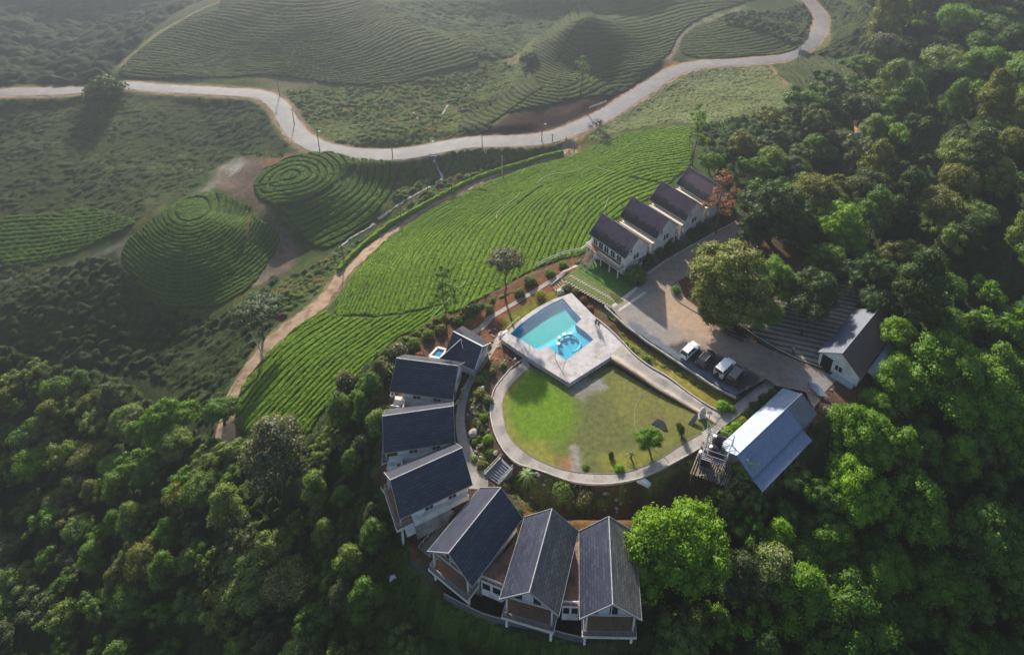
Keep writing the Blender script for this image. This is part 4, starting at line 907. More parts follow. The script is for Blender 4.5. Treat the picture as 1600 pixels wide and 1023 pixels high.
INNER = "829 574 810 590 793 610 785 628 786 648 791.5 673 803 691 826 710 846 721 868 730 892 736 920 739.5 964 739.5 993 733 1020 722 1038 712 1075 688 1094 678 1120 661"
OUTER = "822 559 801 573 778 599 770 614 766 637 768 660 775 683 787 704 805 722 826 730 843 735 866 743 893 752 926 756 959 755 993 749 1020 739 1038 730.5 1066 715.6 1097 697 1126 670"
# lawn
lawn_in = smooth_line([px(*q, 0) for q in pl(INNER)], 5)
lawn_P = list(lawn_in)+[px(*q, 0) for q in pl("1075 640 1024 612 958 572 890 585")]
LG, LY, LB = (.09, .165, .008), (.17, .17, .028), (.095, .105, .030)
lawn = sheetgrid('lawn', lawn_P, .3, lambda x, y: np.full(x.shape, .045), mat_tint('lawn_grass', 1.2, .72, 1.3, .9, .8, .15, 7),
    painter(LB, [("790 630 800 600 830 580 870 600 900 625 905 660 880 690 840 700 800 680", LG, 2.5, 1), ("950 560 1120 655 1090 670 1010 690 960 640", (.135, .135, .032), 2, .8),
      ("784 628 786 648 792 673 803 691 826 710 846 722 870 731 868 724 830 700 806 682 796 650 792 625 812 595 808 590 795 608", LY, .8, .9),
      ("820 690 850 685 870 715 850 722 826 708", LY, 1, .8), ("935 715 1000 705 1050 690 1000 732 950 738", LY, 1.2, .8), ("872 717 893 716 896 735 872 731", (.23, .115, .06), .5, .9),
      ("893 700 906 696 912 738 896 738", (.22, .20, .18), .6, .8), ("885 600 935 590 945 606 920 618 915 632 898 622", (.20, .19, .18), .7, .9), ("905 615 925 610 955 650 930 700 900 680", (.085, .095, .035), 2, .6), ("1000 650 1030 640 1040 665 1010 675", (.10, .085, .04), 2, .6)], 0),
    'round lawn, fresh green at its left and yellowing towards the right', bumps=.06)
path, pa, pb = strip('ring_path', OUTER, INNER, M_path, 'pale concrete path that rings the round lawn', .06, 0, 120)
edging('path_kerb', pa+[0, 0, .05], M_kerb, 'thin pale kerb along the outer edge of the ring path', .16, .12, kind='structure'); edging('path_kerb', pb+[0, 0, .03], speck('lawn_edging', (.16, .13, .10), (.22, .18, .14), 2), 'dark thin edging between ring path and lawn', .1, .08, kind='structure')
strip('side_path', "1112 658 1131 646 1157 625 1197 594 1203 590", "1122 673 1156 648 1187 624 1208 605 1216 599", M_path, 'concrete path between the ring path and the driveway', .065, None, 40)
# pool deck
ZD = 1.0
deck_px = pl("892.9 457.4 912 477 931 496 953 515 974 536 955 556 953.5 558 889.6 598.6 835 565 783 529.7 793 518 808 504 823 491.5 838 481.5 853 473 866 467 879.6 462.4")
deck_w = [px(*q, ZD) for q in deck_px]
pool_px = pl("879.6 466 893 482.5 908.5 498.5 899 507 916 519.5 927 530.5 884 563 869 551 853 540 841.5 547.5 820 534 797 521.5 812 507.5 829 495 846 483.5 862 474")
pool_w = [px(*q, ZD) for q in pool_px]
def tri_hole(outer, inner, z, name, mat, parent=None, thick=.0):
    from mathutils.geometry import tessellate_polygon
    o = [Vector((p[0], p[1], z)) for p in outer]; i = [Vector((p[0], p[1], z)) for p in inner]
    t = tessellate_polygon([o, i]); vs = [tuple(v) for v in o+i]; m = MB(); m.add(vs, [tuple(f) for f in t])
    n, k = len(o), len(i)
    m.add([tuple(v) for v in o]+[(v.x, v.y, v.z-thick) for v in o], [(a, (a+1) % n, n+(a+1) % n, n+a) for a in range(n)])
    return m.build(name, mat, parent, recalc=False)
pool_c = np.mean(pool_w, 0)
pr = empty('swimming_pool', (0, 0, 0), 0, 'turquoise swimming pool with a curved long side and stepped corners in a pale concrete deck', 'pool')
M_deck = speck('deck_concrete', (.36, .34, .335), (.47, .445, .44), .8, .9, .2, .25, c3=(.29, .27, .26), scale2=.5)
dk = tri_hole(deck_w, pool_w, ZD, 'deck', M_deck, pr, 1.3)
M_pooltile = speck('pool_tiles', (.06, .38, .58), (.08, .46, .66), 3, .4)
m = MB(); n = len(pool_w)
for i in range(n):
    a, b = pool_w[i], pool_w[(i+1) % n]; m.quad((a[0], a[1], ZD+.01), (b[0], b[1], ZD+.01), (b[0], b[1], ZD-1.5), (a[0], a[1], ZD-1.5))
m.build('pool_wall', M_pooltile, pr)
def wpool():
    """clear shallow water over a tiled floor: a steep bank of lighter tiles round the edge"""
    P = np.array(pool_w)[:, :2]; lo, hi = P.min(0)-.2, P.max(0)+.2
    X, Y = np.meshgrid(np.arange(lo[0], hi[0], .22), np.arange(lo[1], hi[1], .22)); keep = inpoly(X, Y, P) | (segdist(X, Y, P) < .25)
    near = np.array([px(*q, ZD)[:2] for q in pl("838 545 880 520 905 505 945 530 884 575 845 550")])
    sh = sstep(-1, 1, sdist(X, Y, near))
    z = ZD-1.0+sh*.35
    kf = keep[:-1, :-1] & keep[1:, :-1] & keep[:-1, 1:] & keep[1:, 1:]; ids = np.arange(X.size).reshape(X.shape)
    F = np.stack([ids[:-1, :-1][kf], ids[:-1, 1:][kf], ids[1:, 1:][kf], ids[1:, :-1][kf]], 1)
    t = NT('pool_floor'); f = t.ramp(t.noise(.22, 4, .6), [(.35, (.035, .32, .33)), (.65, (.055, .39, .37))]); 
    a = t.n('ShaderNodeAttribute', attribute_name='tint'); sp = t.n('ShaderNodeSeparateColor'); t.l(a.outputs['Color'], sp.inputs[0]); f = t.mix(sp.outputs[0], f, (.05, .38, .58)); b_ = t.n('ShaderNodeTexBrick'); b_.inputs['Scale'].default_value = 2.2; b_.offset = 0; b_.inputs['Color1'].default_value = (1, 1, 1, 1); b_.inputs['Color2'].default_value = (.88, .88, .88, 1); b_.inputs['Mortar'].default_value = (.7, .7, .7, 1); t.l(t.coord(), b_.inputs['Vector']); f = t.mix(1.0, f, b_.outputs[0], 'MULTIPLY')
    c = np.stack([np.maximum(sh*.8, sstep(1.6, .6, segdist(X, Y, P))*.6), sh, sh], -1).reshape(-1, 3)
    npmesh('pool_floor', np.stack([X, Y, z], -1).reshape(-1, 3), F, t.fin(f, .6), pr, smooth=True, colors=c)
wpool()
def mat_clearwater():
    t = NT('clear_water'); t.t.nodes.remove(t.b)
    g = t.n('ShaderNodeBsdfGlossy'); g.inputs[1].default_value = .05; tr = t.n('ShaderNodeBsdfTransparent'); tr.inputs[0].default_value = (.62, .93, .95, 1)
    fr = t.n('ShaderNodeFresnel'); fr.inputs[0].default_value = 1.33; b = t.n('ShaderNodeBump'); b.inputs['Strength'].default_value = .12; b.inputs['Distance'].default_value = .04
    t.l(t.noise(1.8, 4, .6), b.inputs['Height']); t.l(b.outputs[0], g.inputs['Normal']); t.l(b.outputs[0], fr.inputs['Normal'])
    mx = t.n('ShaderNodeMixShader'); t.l(fr.outputs[0], mx.inputs[0]); t.l(tr.outputs[0], mx.inputs[1]); t.l(g.outputs[0], mx.inputs[2]); t.l(mx.outputs[0], t.out.inputs[0]); return t.m
m = MB(); m.add([(p[0], p[1], ZD-.12) for p in pool_w], [tuple(range(len(pool_w)))]); m.build('water', mat_clearwater(), pr, tri=True)
# curved bench bar with four stools in the shallow part
bc = px(889.5, 535.5, ZD-.1); m = MB(); R0 = 2.0
pts = [(bc[0]+R0*math.cos(a), bc[1]+R0*math.sin(a), ZD-.32) for a in np.linspace(R(-75), R(235), 40)]
m.tube(pts, .16, 8); m.build('ring_bench', plain('pale_blue_tiles', (.16, .52, .68), .4), pr)
for q in ((872.5, 536.2), (873.8, 527), (881.5, 521.5), (891.5, 520)):
    p = px(*q, ZD+.12); MB().tube([(p[0], p[1], ZD-1.0), (p[0], p[1], ZD+.02)], .12, 8).tube([(p[0], p[1], ZD+.02), (p[0], p[1], ZD+.12)], .36, 14).build('stool', M_white, pr)
for q in ((822, 537.5), (829, 541.5)):
    p = px(*q, ZD); MB().tube([(p[0]-.2, p[1]-.1, ZD), (p[0]-.2, p[1]-.1, ZD+.8), (p[0]+.05, p[1]+.2, ZD+.9), (p[0]+.3, p[1]+.5, ZD+.7), (p[0]+.3, p[1]+.5, ZD-.5)], .035, 6).build('ladder_rail', plain('chrome', (.6, .6, .6), .2, .5, .9), pr)
o = railing('glass_railing', [px(783.5, 530, ZD), px(835, 564.5, ZD)], M_wrail, 1.0, None, 1.5, .05); tag(o, 'thin pale railing along the lower left edge of the pool deck', 'railing')
o = railing('glass_railing', [px(784, 529, ZD), px(793.5, 517.5, ZD), px(812, 500, ZD)], M_wrail, 1.0, None, 1.2, .05); tag(o, 'short railing at the left tip of the pool deck', 'railing')
m = MB(); q = [px(*p, ZD+.04) for p in pl("868.5 549 867 556 870 566 876 576 882 587")]; m.tube(smooth_line(q, 5), .035, 6); tag(m.build('hose', plain('black_hose', (.02, .02, .02))), 'thin dark hose lying across the pale pool deck', 'hose')
m = MB(); q = [px(*p, ZD+.05) for p in pl("889 598 882 588 880 573 884 563")]; m.tube(smooth_line(q, 4), .025, 5); tag(m.build('cable', plain('grey_cable', (.10, .10, .10))), 'thin grey cable from the pool to the lowest deck corner', 'cable')
m = MB(); q = [px(*p, .08) for p in pl("1021 604 1006 615 996 630 991 648 993 668 1001 684 1015 697 1036 712 1045 722")]; m.tube(smooth_line(q, 5), .05, 6); tag(m.build('hose', plain('green_hose', (.17, .21, .13))), 'long curved pale green hose across the yellow part of the lawn', 'hose')
# ramp path from the deck down to the ring
strip('ramp_path', "953 557 975 570 1000 586 1024 603 1050 618 1075 633 1100 648 1118 660", "974 536 992.6 554 1016 571 1045 590 1079 616 1100 629 1116 638 1131 646", M_path, 'pale concrete walk sloping from the pool deck to the ring path', .05, [1.0, .95, .8, .6, .4, .2, .06], 70, thick=1.0)
e = [px(*q, z) for q, z in zip(pl("931 497 953 515 974 536 993 556 1016 573 1045 590 1079 616 1112 637 1131 646"), (1, 1, 1, .95, .85, .7, .45, .2, .05))]; edging('low_wall', smooth_line(e, 4), M_kerb, 'low pale edging wall on the upper side of the sloping walk', .18, .22, 'wall')
e = [px(*q, z) for q, z in zip(pl("955 560 975 572 1000 588 1024 605 1050 620 1075 635 1100 650 1118 662"), (1, .95, .85, .65, .5, .3, .15, .05))]; edging('low_wall', smooth_line(e, 4), speck('brown_wall', (.22, .14, .09), (.32, .24, .17), 1.5), 'low brown edging wall between the sloping walk and the lawn', .22, .12, 'wall')
# cabin path and walkway
cl = [px(*q, -1.2) for q in pl("782 528 770 545 757 565 741 588 729 607 722 630 719 654 721 677 727 701 738 724 748 744 747 764")]
ribbon('cabin_path', np.array(smooth_line(cl, 5))[:, :2], [1.5, 1.4, 1.35, 1.35, 1.35, 1.4, 1.6, 2.4, 2.8], M_path, .05, .6, 'narrow grey path between the dark cabins and the garden bed')
wl = [px(*q, 0) for q in pl("733 516 752 505 770 494 804 474 840 452 856 442 872 433 903 416")]
ribbon('walkway', np.array(smooth_line(wl, 4))[:, :2], [1.2, 1.0, .9, .9, 1.0, 1.1], M_path, .06, .5, 'narrow pale walkway above the yellow grass behind the pool')
# driveway
M_drive = mat_tint('driveway_surface', .9, .82, 1.18, .92, .3, .2, 8)
dr = "1003 445 1010 425 1040 405 1100 372 1150 347 1168 352 1155 372 1110 410 1060 440 1070 465 1110 495 1155 520 1200 545 1250 565 1282 578 1312 590 1290 612 1272 640 1258 612 1213 603 1197 592 1150 618 1120 603 1060 563 1010 530 975 505 955 482 975 470"
GC, BR, DK, TAN = (.21, .195, .185), (.23, .155, .11), (.042, .042, .045), (.36, .255, .17)
driveway = sheetgrid('driveway', [px(*q, 1.0) for q in pl(dr)], .35, lambda x, y: np.full(x.shape, 1.045), M_drive,
    painter((.235, .185, .145), [("960 480 1010 440 1030 470 1060 520 1060 560 1010 532 975 505", GC, 2, .9), ("1000 480 1040 450 1100 490 1150 530 1200 560 1160 560 1100 530 1040 505", TAN, 1.5, .6), ("1003 440 1050 400 1150 345 1170 352 1120 400 1060 438 1020 455", (.20, .155, .13), 1, .8),
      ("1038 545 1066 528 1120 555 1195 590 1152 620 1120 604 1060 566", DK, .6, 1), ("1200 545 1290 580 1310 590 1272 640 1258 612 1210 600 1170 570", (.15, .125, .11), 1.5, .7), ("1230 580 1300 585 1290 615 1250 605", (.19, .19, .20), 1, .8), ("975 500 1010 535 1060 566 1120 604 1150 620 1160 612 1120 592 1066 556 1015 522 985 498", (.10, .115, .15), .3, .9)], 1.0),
    'wide worn driveway of grey concrete and brown pavers with dark asphalt parking', bumps=.03)
edging('kerb', [px(*q, 1.0) for q in pl("1012 428 1040 408 1080 384 1120 362 1150 346")], M_kerb, 'pale straight kerb between the driveway and the cottage hedges', .2, .14)
edging('kerb', [px(*q, 1.0) for q in pl("1153 505 1180 524 1215 545 1250 562 1284 574")], M_kerb, 'thin pale kerb between the driveway and the striped yard', .16, .12)
edging('kerb', smooth_line([px(*q, 1.0) for q in pl("1058 440 1048 452 1056 468 1080 484 1110 500 1140 515")], 4), speck('dark_kerb', (.11, .09, .07), (.18, .14, .11), 2), 'dark kerb round the planted bed under the big tree', .18, .16)
edging('retaining_wall', [px(*q, 1.0) for q in pl("945 478 975 506 1010 533 1060 566 1120 606 1150 621")], M_grey, 'low concrete wall between the parked cars and the brown bank', .3, .10, 'wall')
def mat_stripe():
    t = NT('striped_pavers'); o = t.coord(); sp = t.n('ShaderNodeSeparateXYZ'); t.l(o, sp.inputs[0])
    v = t.math('ADD', t.math('MULTIPLY', sp.outputs[1], .80), t.math('MULTIPLY', sp.outputs[0], .18)); s = t.math('FRACT', v)
    s2 = t.math('ADD', s, t.math('MULTIPLY', t.math('SUBTRACT', t.noise(2, 3, .6, o), .5), .25))
    c = t.ramp(s2, [(.0, (.05, .07, .06)), (.34, (.06, .08, .07)), (.42, (.20, .185, .16)), (.92, (.24, .22, .19)), (1.0, (.06, .07, .06))])
    c = t.mix(1.0, c, t.ramp(t.noise(.9, 5, .7, o), [(.3, .7), (.7, 1.25)]), 'MULTIPLY'); t.bump(t.noise(8, 3), .4, .03); return t.fin(c, .9, .2)
P = [px(*q, 1.0) for q in pl("1153 500 1175 480 1230 455 1330 445 1345 470 1290 545 1284 572 1250 560 1215 543 1180 522")]
sheetgrid('paved_yard', P, .5, lambda x, y: np.full(x.shape, 1.06), mat_stripe(), lambda x, y: np.ones(x.shape+(3,)), 'yard of striped grey pavers with dark joints beside the white house')
# garden terrace with stepping stones
gt = [px(*q, .8) for q in pl("903 418 925 405 960 425 990 440 1003 450 970 468 955 478 925 462 895 444 880 434")]
sheetgrid('terrace_lawn', gt, .25, lambda x, y: np.full(x.shape, .845), mat_tint('terrace_grass', 1.2, .75, 1.3, .9, .9, .15, 7), painter((.095, .125, .035), [("903 420 925 408 985 440 1000 450 978 462 935 445 905 430", (.055, .12, .018), .5, 1)], .8), 'small garden terrace, dark green lawn above stepping stones', bumps=.05)
def stair(name, top, bot, z0, z1, n, mat, label, walls=None, base=-.6, cat='steps', wm=M_kerb, group=None):
    a0, a1 = px(*top[0], z0), px(*top[1], z0); b0, b1 = px(*bot[0], z1), px(*bot[1], z1); c = (a0+a1+b0+b1)/4
    r = empty(name, (c[0], c[1], z1), 0, label, cat, group)
    for k in range(n):
        u0, u1 = k/n, (k+1)/n; q = [a0*(1-u0)+b0*u0, a1*(1-u0)+b1*u0, a1*(1-u1)+b1*u1, a0*(1-u1)+b0*u1]; z = z0+(z1-z0)*(k+.5)/n
        MB().prism([(p[0]-c[0], p[1]-c[1]) for p in q], min(z0, z1)+base-z1, z-z1+.06).build('step', mat, r, recalc=True)
    if walls:
        for s, (a, b) in enumerate(((a0, b0), (a1, b1))):
            a = a-[c[0], c[1], z1]; b = b-[c[0], c[1], z1]
            MB().bar((a[0], a[1], a[2]+.1), (b[0], b[1], b[2]+.1), .18, .4).build('side_wall', wm, r)
            if walls > 1: railing('handrail', [(a[0], a[1], a[2]+.3), (b[0], b[1], b[2]+.3)], M_wrail, .6, r, .8, .05)
    return r
M_step = speck('step_stone', (.10, .115, .14), (.15, .165, .19), 1.5, .8)
stair('garden_steps', ((783, 715), (801, 732)), ((757, 742), (779, 757)), .05, -1.15, 8, M_step, 'dark blue-grey garden steps down from the ring path with pale side walls', 2)
stair('driveway_steps', ((955, 478), (994, 448)), ((968, 487), (1010, 458)), .85, 1.05, 4, M_kerb, 'four broad pale steps between the driveway and the garden terrace', base=-.3)
stair('terrace_steps', ((876, 434), (886, 444)), ((861, 446), (868, 456)), .8, -.0, 5, M_timber, 'short brown steps at the upper end of the stepping stones', 1)
stair('cabin_steps', ((731, 770), (745, 776)), ((655, 858), (672, 872)), -1.2, -4.4, 26, speck('stair_boards', (.17, .135, .11), (.26, .21, .17), 2), 'long straight flight of brown steps down the left side of the diagonal cabin', 2, base=-.5, wm=M_dgrey)
proto = None
M_slab = speck('paving_slab', (.30, .26, .21), (.40, .36, .30), 2, .9, .2, .3)
rnd = random.Random(5)
for k in range(19):
    for s in (0, 1):
        t = k/18; x = 884+(955-884)*t+s*8.5; y = 437+(477-437)*t+(-5.5 if s else 0)*1.0+(3 if not s else 0)
        p = px(x, y, .86)
        if proto is None:
            proto = MB().box(-.36, .36, -.15, .15, -.03, .06).build('stepping_stone', M_slab, bevel=.015)
            tag(proto, 'pale rectangular stepping stone set in the grass of the garden terrace', 'stepping stone', 'stepping stones in two rows below the cottages'); o = proto
        else: o = proto.copy(); COL.objects.link(o)
        o.location = (p[0], p[1], .86); o.rotation_euler = (0, 0, R(30)+rnd.uniform(-.1, .1))
# retaining wall round the lowest cabins and fences
def wallrun(name, s, mat, label, h, w=.2, cat='wall', smooth_n=4, dz=0):
    e = np.array(smooth_line([p for p in G2(s)], smooth_n)); e[:, 2] = hz(e[:, 0], e[:, 1])+dz; return edging(name, e, mat, label, w, h, cat)
wallrun('retaining_wall', "694 934 720 948 755 965 790 974 830 981 872 993 915 1003", M_dgrey, 'curved dark retaining wall below the lowest cabins', 1.0, .22)
wallrun('wall_coping', "694 934 720 948 755 965 790 974 830 981 872 993 915 1003", M_kerb, 'thin pale coping on the curved retaining wall', 1.09, .12, 'wall', dz=0)
def fence(name, P, mat, label, h=1.0, step=1.5, boards=3, bmat=None):
    P = [Vector(p) for p in P]; r = empty(name, P[0], 0, label, 'fence'); o = P[0]
    for a, b in zip(P[:-1], P[1:]):
        n = max(1, int((b-a).length/step))
        for i in range(n): p = a.lerp(b, i/n)-o; MB().bar(p-Vector((0, 0, .3)), p+Vector((0, 0, h)), .09).build('post', mat, r)
        m = MB()
        for k in range(boards): u = Vector((0, 0, h*(k+.7)/boards)); m.bar(a-o+u, b-o+u, .04, h/boards*.35)
        m.build('rail', bmat or mat, r)
    return r
fence('fence', [tuple(at(*q)) for q in pl("838 418 858 408 877 400 893 396 908 393 918 385 929 377")], M_trim, 'pale railing fence between the tea field and the stair cottage', 1.1, 1.6, 2)
fence('fence', [tuple(px(*q, 1.0)) for q in pl("1210 368 1245 388 1280 405")], M_rail, 'thin wire fence in the shade behind the big tree', 1.1, 2.0, 2)
fence('fence', [tuple(px(*q, 1.0)) for q in pl("1344 447 1360 456 1372 462")], M_rail, 'short wire fence above the white house', 1.1, 2.0, 2)
fence('fence', [tuple(at(*q)) for q in pl("596 766 604 782 612 800 622 818")], M_wrail, 'thin pale pipe fence left of the third dark cabin', .9, 1.4, 2)
fence('fence', [tuple(at(*q)) for q in pl("921 170 932 166 948 160")], M_wrail, 'white roadside guard rail below the hazy hill', .8, 1.5, 2)
for s, lb in (("721 612 727 608 735 590 738 580", 'pale angled pipe rail in front of the first dark cabin'), ("709 637 714 632 716 628", 'short pale pipe rail between the first two dark cabins')):
    fence('fence', [tuple(px(*q, -1.2)) for q in pl(s)], M_wrail, lb, .8, 1.2, 1)
# stream and its pools, culvert, irrigation pipes in the tea
M_strm = speck('stream_water_glint', (.36, .36, .35), (.20, .20, .19), 1, .85, .1)  # pale colour carries the glint of the water
def stream(s, w, label, name='stream'):
    ribbon(name, centre(s, 5), w, M_strm, .12, .5, label, 'structure', 2, jag=.5)
stream("678 250 683 262 689 272 690 280 680 287", [.5, .8, .6], 'bright narrow stream below the road culvert')
stream("672 292 650 304 635 312 620 322 606 332 590 342", [.6, .5, .7, .5, .9], 'bright narrow stream beside the tea hedge')
stream("585 350 570 360 545 375 528 388", [.6, .4, .3], 'pale thin stream reach farther down the valley')
stream("646 176 650 182 656 188 662 194", [.4, .6, .4], 'short glinting rill on the scrub slope above the road')
stream("700 165 695 172 692 180 694 186 690 194", [.5, .7, .4, .5], 'glinting rill at the foot of the tea tongue'); stream("733 134 728 138 726 142", [.5, .4], 'small glinting puddle high on the rill'); stream("674 216 676 222 677 226", [.8, .6], 'pale spill of water at the road edge')
cp_ = at(679, 238); tag(MB().box(cp_[0]-1.2, cp_[0]+1.2, cp_[1]-2.6, cp_[1]-1.9, cp_[2]-1.2, cp_[2]+.25).box(cp_[0]-1.3, cp_[0]+1.3, cp_[1]-1.9, cp_[1]-1.6, cp_[2]-.5, cp_[2]+.35).build('culvert', M_dgrey), 'dark culvert headwall where the stream goes under the road', 'culvert')
def pipe(s, label, r=.04, lift=.75):
    P = resample(smooth_line([p for p in G2(s)], 5)[:, :2], 1.0); Q = [(x, y, float(hz(x, y))+lift*.75) for x, y in P]
    m = MB().tube(Q, r, 6); tag(m.build('water_pipe', plain('pipe_plastic', (.42, .36, .28), .6)), label, 'pipe')
pipe("776 345 778 334 795 320 808 309 812 304", 'bent pale water pipe lying over the tea in the middle of the field'); pipe("673 501 690 482 708 464", 'straight pale pipe from the shrubs up to the dark furrow'); pipe("712 452 722 450 728 442", 'short curved pale pipe end in the tea'); pipe("943 332 948 318 952 310", 'short orange-brown pipe just above the stair cottage roof')
pipe("838 290 846 282 860 275 885 272 910 266", 'thin pale pipe along the upper tea rows'); pipe("930 263 945 268 962 272", 'dashed pale pipe at the top of the tea field')
# ================================================================== VEHICLES, PEOPLE, SMALL THINGS
def paint_mat(name, c, rough=.25):
    t = NT(name); col = t.mix(t.ramp(t.noise(1.5, 4, .6), [(.4, 0.), (.7, .35)]), c, tuple(v*.72+.01 for v in c)); t.b.inputs['Coat Weight'].default_value = .6; t.b.inputs['Coat Roughness'].default_value = .08
    return t.fin(col, rough, .5)
M_tyre = plain('tyre_rubber', (.015, .015, .016), .9, .2); M_rim = plain('alloy_rim', (.35, .35, .36), .35, .5, .8)
M_cglass = plain('car_glass', (.012, .016, .02), .06, .8); M_red = plain('tail_lamp_red', (.35, .02, .02), .3); M_lamp = plain('head_lamp_clear', (.7, .72, .72), .15)
def loft(secs, closed=True):
    """secs: list of lists of (x, y, z), equal counts"""
    n = len(secs[0]); V = [p for s in secs for p in s]; F = []
    for i in range(len(secs)-1):
        for k in range(n):
            F.append((i*n+k, i*n+(k+1) % n, (i+1)*n+(k+1) % n, (i+1)*n+k))
    F += [tuple(range(n-1, -1, -1)), tuple(range((len(secs)-1)*n, len(secs)*n))]
    m = MB(); m.add(V, F); return m
def car(name, loc, rz, label, L=4.4, W=1.8, H=1.65, col=(.7, .7, .7), boxy=0.0, rails=None, spare=False, pickup=False, roofc=None, cat='car'):
    r = empty(name, loc, rz, label, cat, None); h2 = W/2; mt = paint_mat('car_paint', col); zb = .32; belt = H*.60
    hood = belt*(.93+.05*boxy)
    st = [(-L/2, .80, belt*.75), (-L/2+.12, .93, belt*.97), (-L*.33, 1.0, belt), (0, 1.0, belt), (L*.20, 1.0, belt), (L*.30, .99, hood), (L/2-.35, .94, hood*.93), (L/2-.08, .86, hood*.80), (L/2, .78, hood*.62)]
    if boxy: st = [(-L/2, .96, belt*.95), (-L/2+.05, 1.0, belt), (0, 1.0, belt), (L*.2, 1.0, belt), (L*.24, .93, hood), (L/2-.12, .88, hood*.97), (L/2, .86, hood*.86)]
    secs = []
    for x, wf, zt in st:
        y = h2*wf; secs.append([(x, -y*.92, zb), (x, -y, zb+.2), (x, -y*.985, zt-.12), (x, -y*.90, zt), (x, 0, zt+.03), (x, y*.90, zt), (x, y*.985, zt-.12), (x, y, zb+.2), (x, y*.92, zb)])
    b = loft(secs).build('body', mt, r, smooth=not boxy, recalc=True)
    if not boxy:
        for p in b.data.polygons:
            if len(p.vertices) > 4: p.use_smooth = False
    # cabin: base and roof outlines
    x0, x1 = (-L/2+.10, L*.22) if not pickup else (-L*.12, L*.22)
    s0, s1 = (.10, .18) if boxy else (.38, .78)
    yb, yt = h2*.92, h2*(.86 if boxy else .72)
    B = [(x0, -yb), (x1, -yb), (x1, yb), (x0, yb)]; T = [(x0+s0, -yt), (x1-s1, -yt), (x1-s1, yt), (x0+s0, yt)]; zt = H-.06
    m = MB(); m.add([(x, y, belt-.02) for x, y in B]+[(x, y, zt) for x, y in T], [(0, 1, 5, 4), (1, 2, 6, 5), (2, 3, 7, 6), (3, 0, 4, 7)]).build('window_band', M_cglass, r)
    c2 = paint_mat('roof_paint', roofc) if roofc else mt
    T2 = [(x0+s0-.06, -yt-.03), (x1-s1+.08, -yt-.03), (x1-s1+.08, yt+.03), (x0+s0-.06, yt+.03)]
    m = MB(); m.add([(x, y, zt-.03) for x, y in T2]+[(x*.985, y*.90, H) for x, y in T2], [(0, 1, 5, 4), (1, 2, 6, 5), (2, 3, 7, 6), (3, 0, 4, 7), (4, 5, 6, 7), (3, 2, 1, 0)]).build('roof', c2, r, bevel=.02)
    m = MB()
    def pil(a, b, w_, h_): MB().bar(a, b, w_, h_).build('pillar', mt, r)
    for k in range(4): pil((*B[k], belt-.03), (*T[k], zt), .075, .09)
    for u in ((.45,) if not pickup else (.5,)):
        for s in (-1, 1): pil((x0+(x1-x0)*u, s*yb*1.003, belt), (x0+s0+(x1-s1-x0-s0)*u, s*yt*1.005, zt), .09, .05)
    if boxy: 
        for s in (-1, 1): pil((x0+(x1-x0)*.75, s*yb*1.003, belt), (x0+s0+(x1-s1-x0-s0)*.75, s*yt*1.005, zt), .09, .05)
    for x in (-L*.31, L*.31):
        for s in (-1, 1):
            R_ = .34+.05*boxy
            w = MB().tube([(x, s*(h2-.20), R_), (x, s*(h2+.015), R_)], R_, 18).build('wheel', M_tyre, r); MB().tube([(x, s*(h2-.02), R_), (x, s*(h2+.03), R_)], R_*.6, 12).build('rim', M_rim, w)
    for s in (-1, 1):
        y = s*h2*.66; MB().box(L/2-.14, L/2-.02, y-.20, y+.20, hood*.62, hood*.80).build('headlight', M_lamp, r, bevel=.02); MB().box(-L/2-.02, -L/2+.10, s*h2*.80-.12, s*h2*.80+.12, belt*.62, belt*.92).build('taillight', M_red, r, bevel=.02)
        MB().box(L*.17, L*.17+.12, min(s*(h2-.05), s*(h2+.18)), max(s*(h2-.05), s*(h2+.18)), belt-.02, belt+.15).build('mirror', mt, r, bevel=.02)
    MB().box(-L/2-.07, -L/2+.15, -h2*.9, h2*.9, .32, .55).build('bumper', plain('bumper_grey', (.06, .06, .065), .7) if boxy else mt, r, bevel=.03); MB().box(L/2-.2, L/2+.05, -h2*.84, h2*.84, .30, .52).build('bumper', plain('bumper_dark', (.05, .05, .05), .7), r, bevel=.03)
    if rails:
        for s in (-1, 1): MB().bar((x0+s0+.15, s*yt*.93, H+.05), (x1-s1-.1, s*yt*.93, H+.05), .06, .07).build('roof_rail', rails, r)
    if spare: MB().tube([(-L/2-.06, .05, .95), (-L/2-.28, .05, .95)], .36, 18).build('spare_wheel', M_tyre, r)
    if boxy:
        for s in (-1, 1): 
            for x in (-L*.31, L*.31): MB().box(x-.48, x+.48, s*h2 if s > 0 else -h2-.12, h2+.12 if s > 0 else -h2, .70, .80).build('fender', plain('fender_black', (.03, .03, .03), .7) if col[0] > .3 else mt, r)
    return r
ZC = 1.05
def head(a, b, z=ZC): p, q = px(*a, z), px(*b, z); return (*p[:2], z), math.atan2(q[1]-p[1], q[0]-p[0])
CARDIR = head((1066, 559), (1088, 538))[1]
def cpos(x, y, z=ZC): p = px(x, y, z); return (p[0], p[1], z)
car('parked_car', cpos(1077.5, 550.5), CARDIR, 'white rounded hatchback, leftmost of the cars parked in a row', 4.35, 1.78, 1.6, (.72, .72, .72))
car('parked_car', cpos(1102.5, 563.5), CARDIR+.04, 'black car with silver roof rails parked beside the white hatchback', 4.4, 1.85, 1.62, (.010, .014, .013), rails=plain('silver_rail', (.5, .5, .5), .3, .5, .6))
car('parked_car', cpos(1132, 579), CARDIR-.02, 'boxy white off-road car with a spare wheel on its back door', 4.5, 1.85, 1.95, (.70, .70, .70), boxy=1, spare=True)
car('parked_car', cpos(1149.5, 590.5), CARDIR+.03, 'boxy black soft-top off-road car parked against the white one', 4.0, 1.8, 1.85, (.010, .012, .016), boxy=1, roofc=(.035, .04, .05))
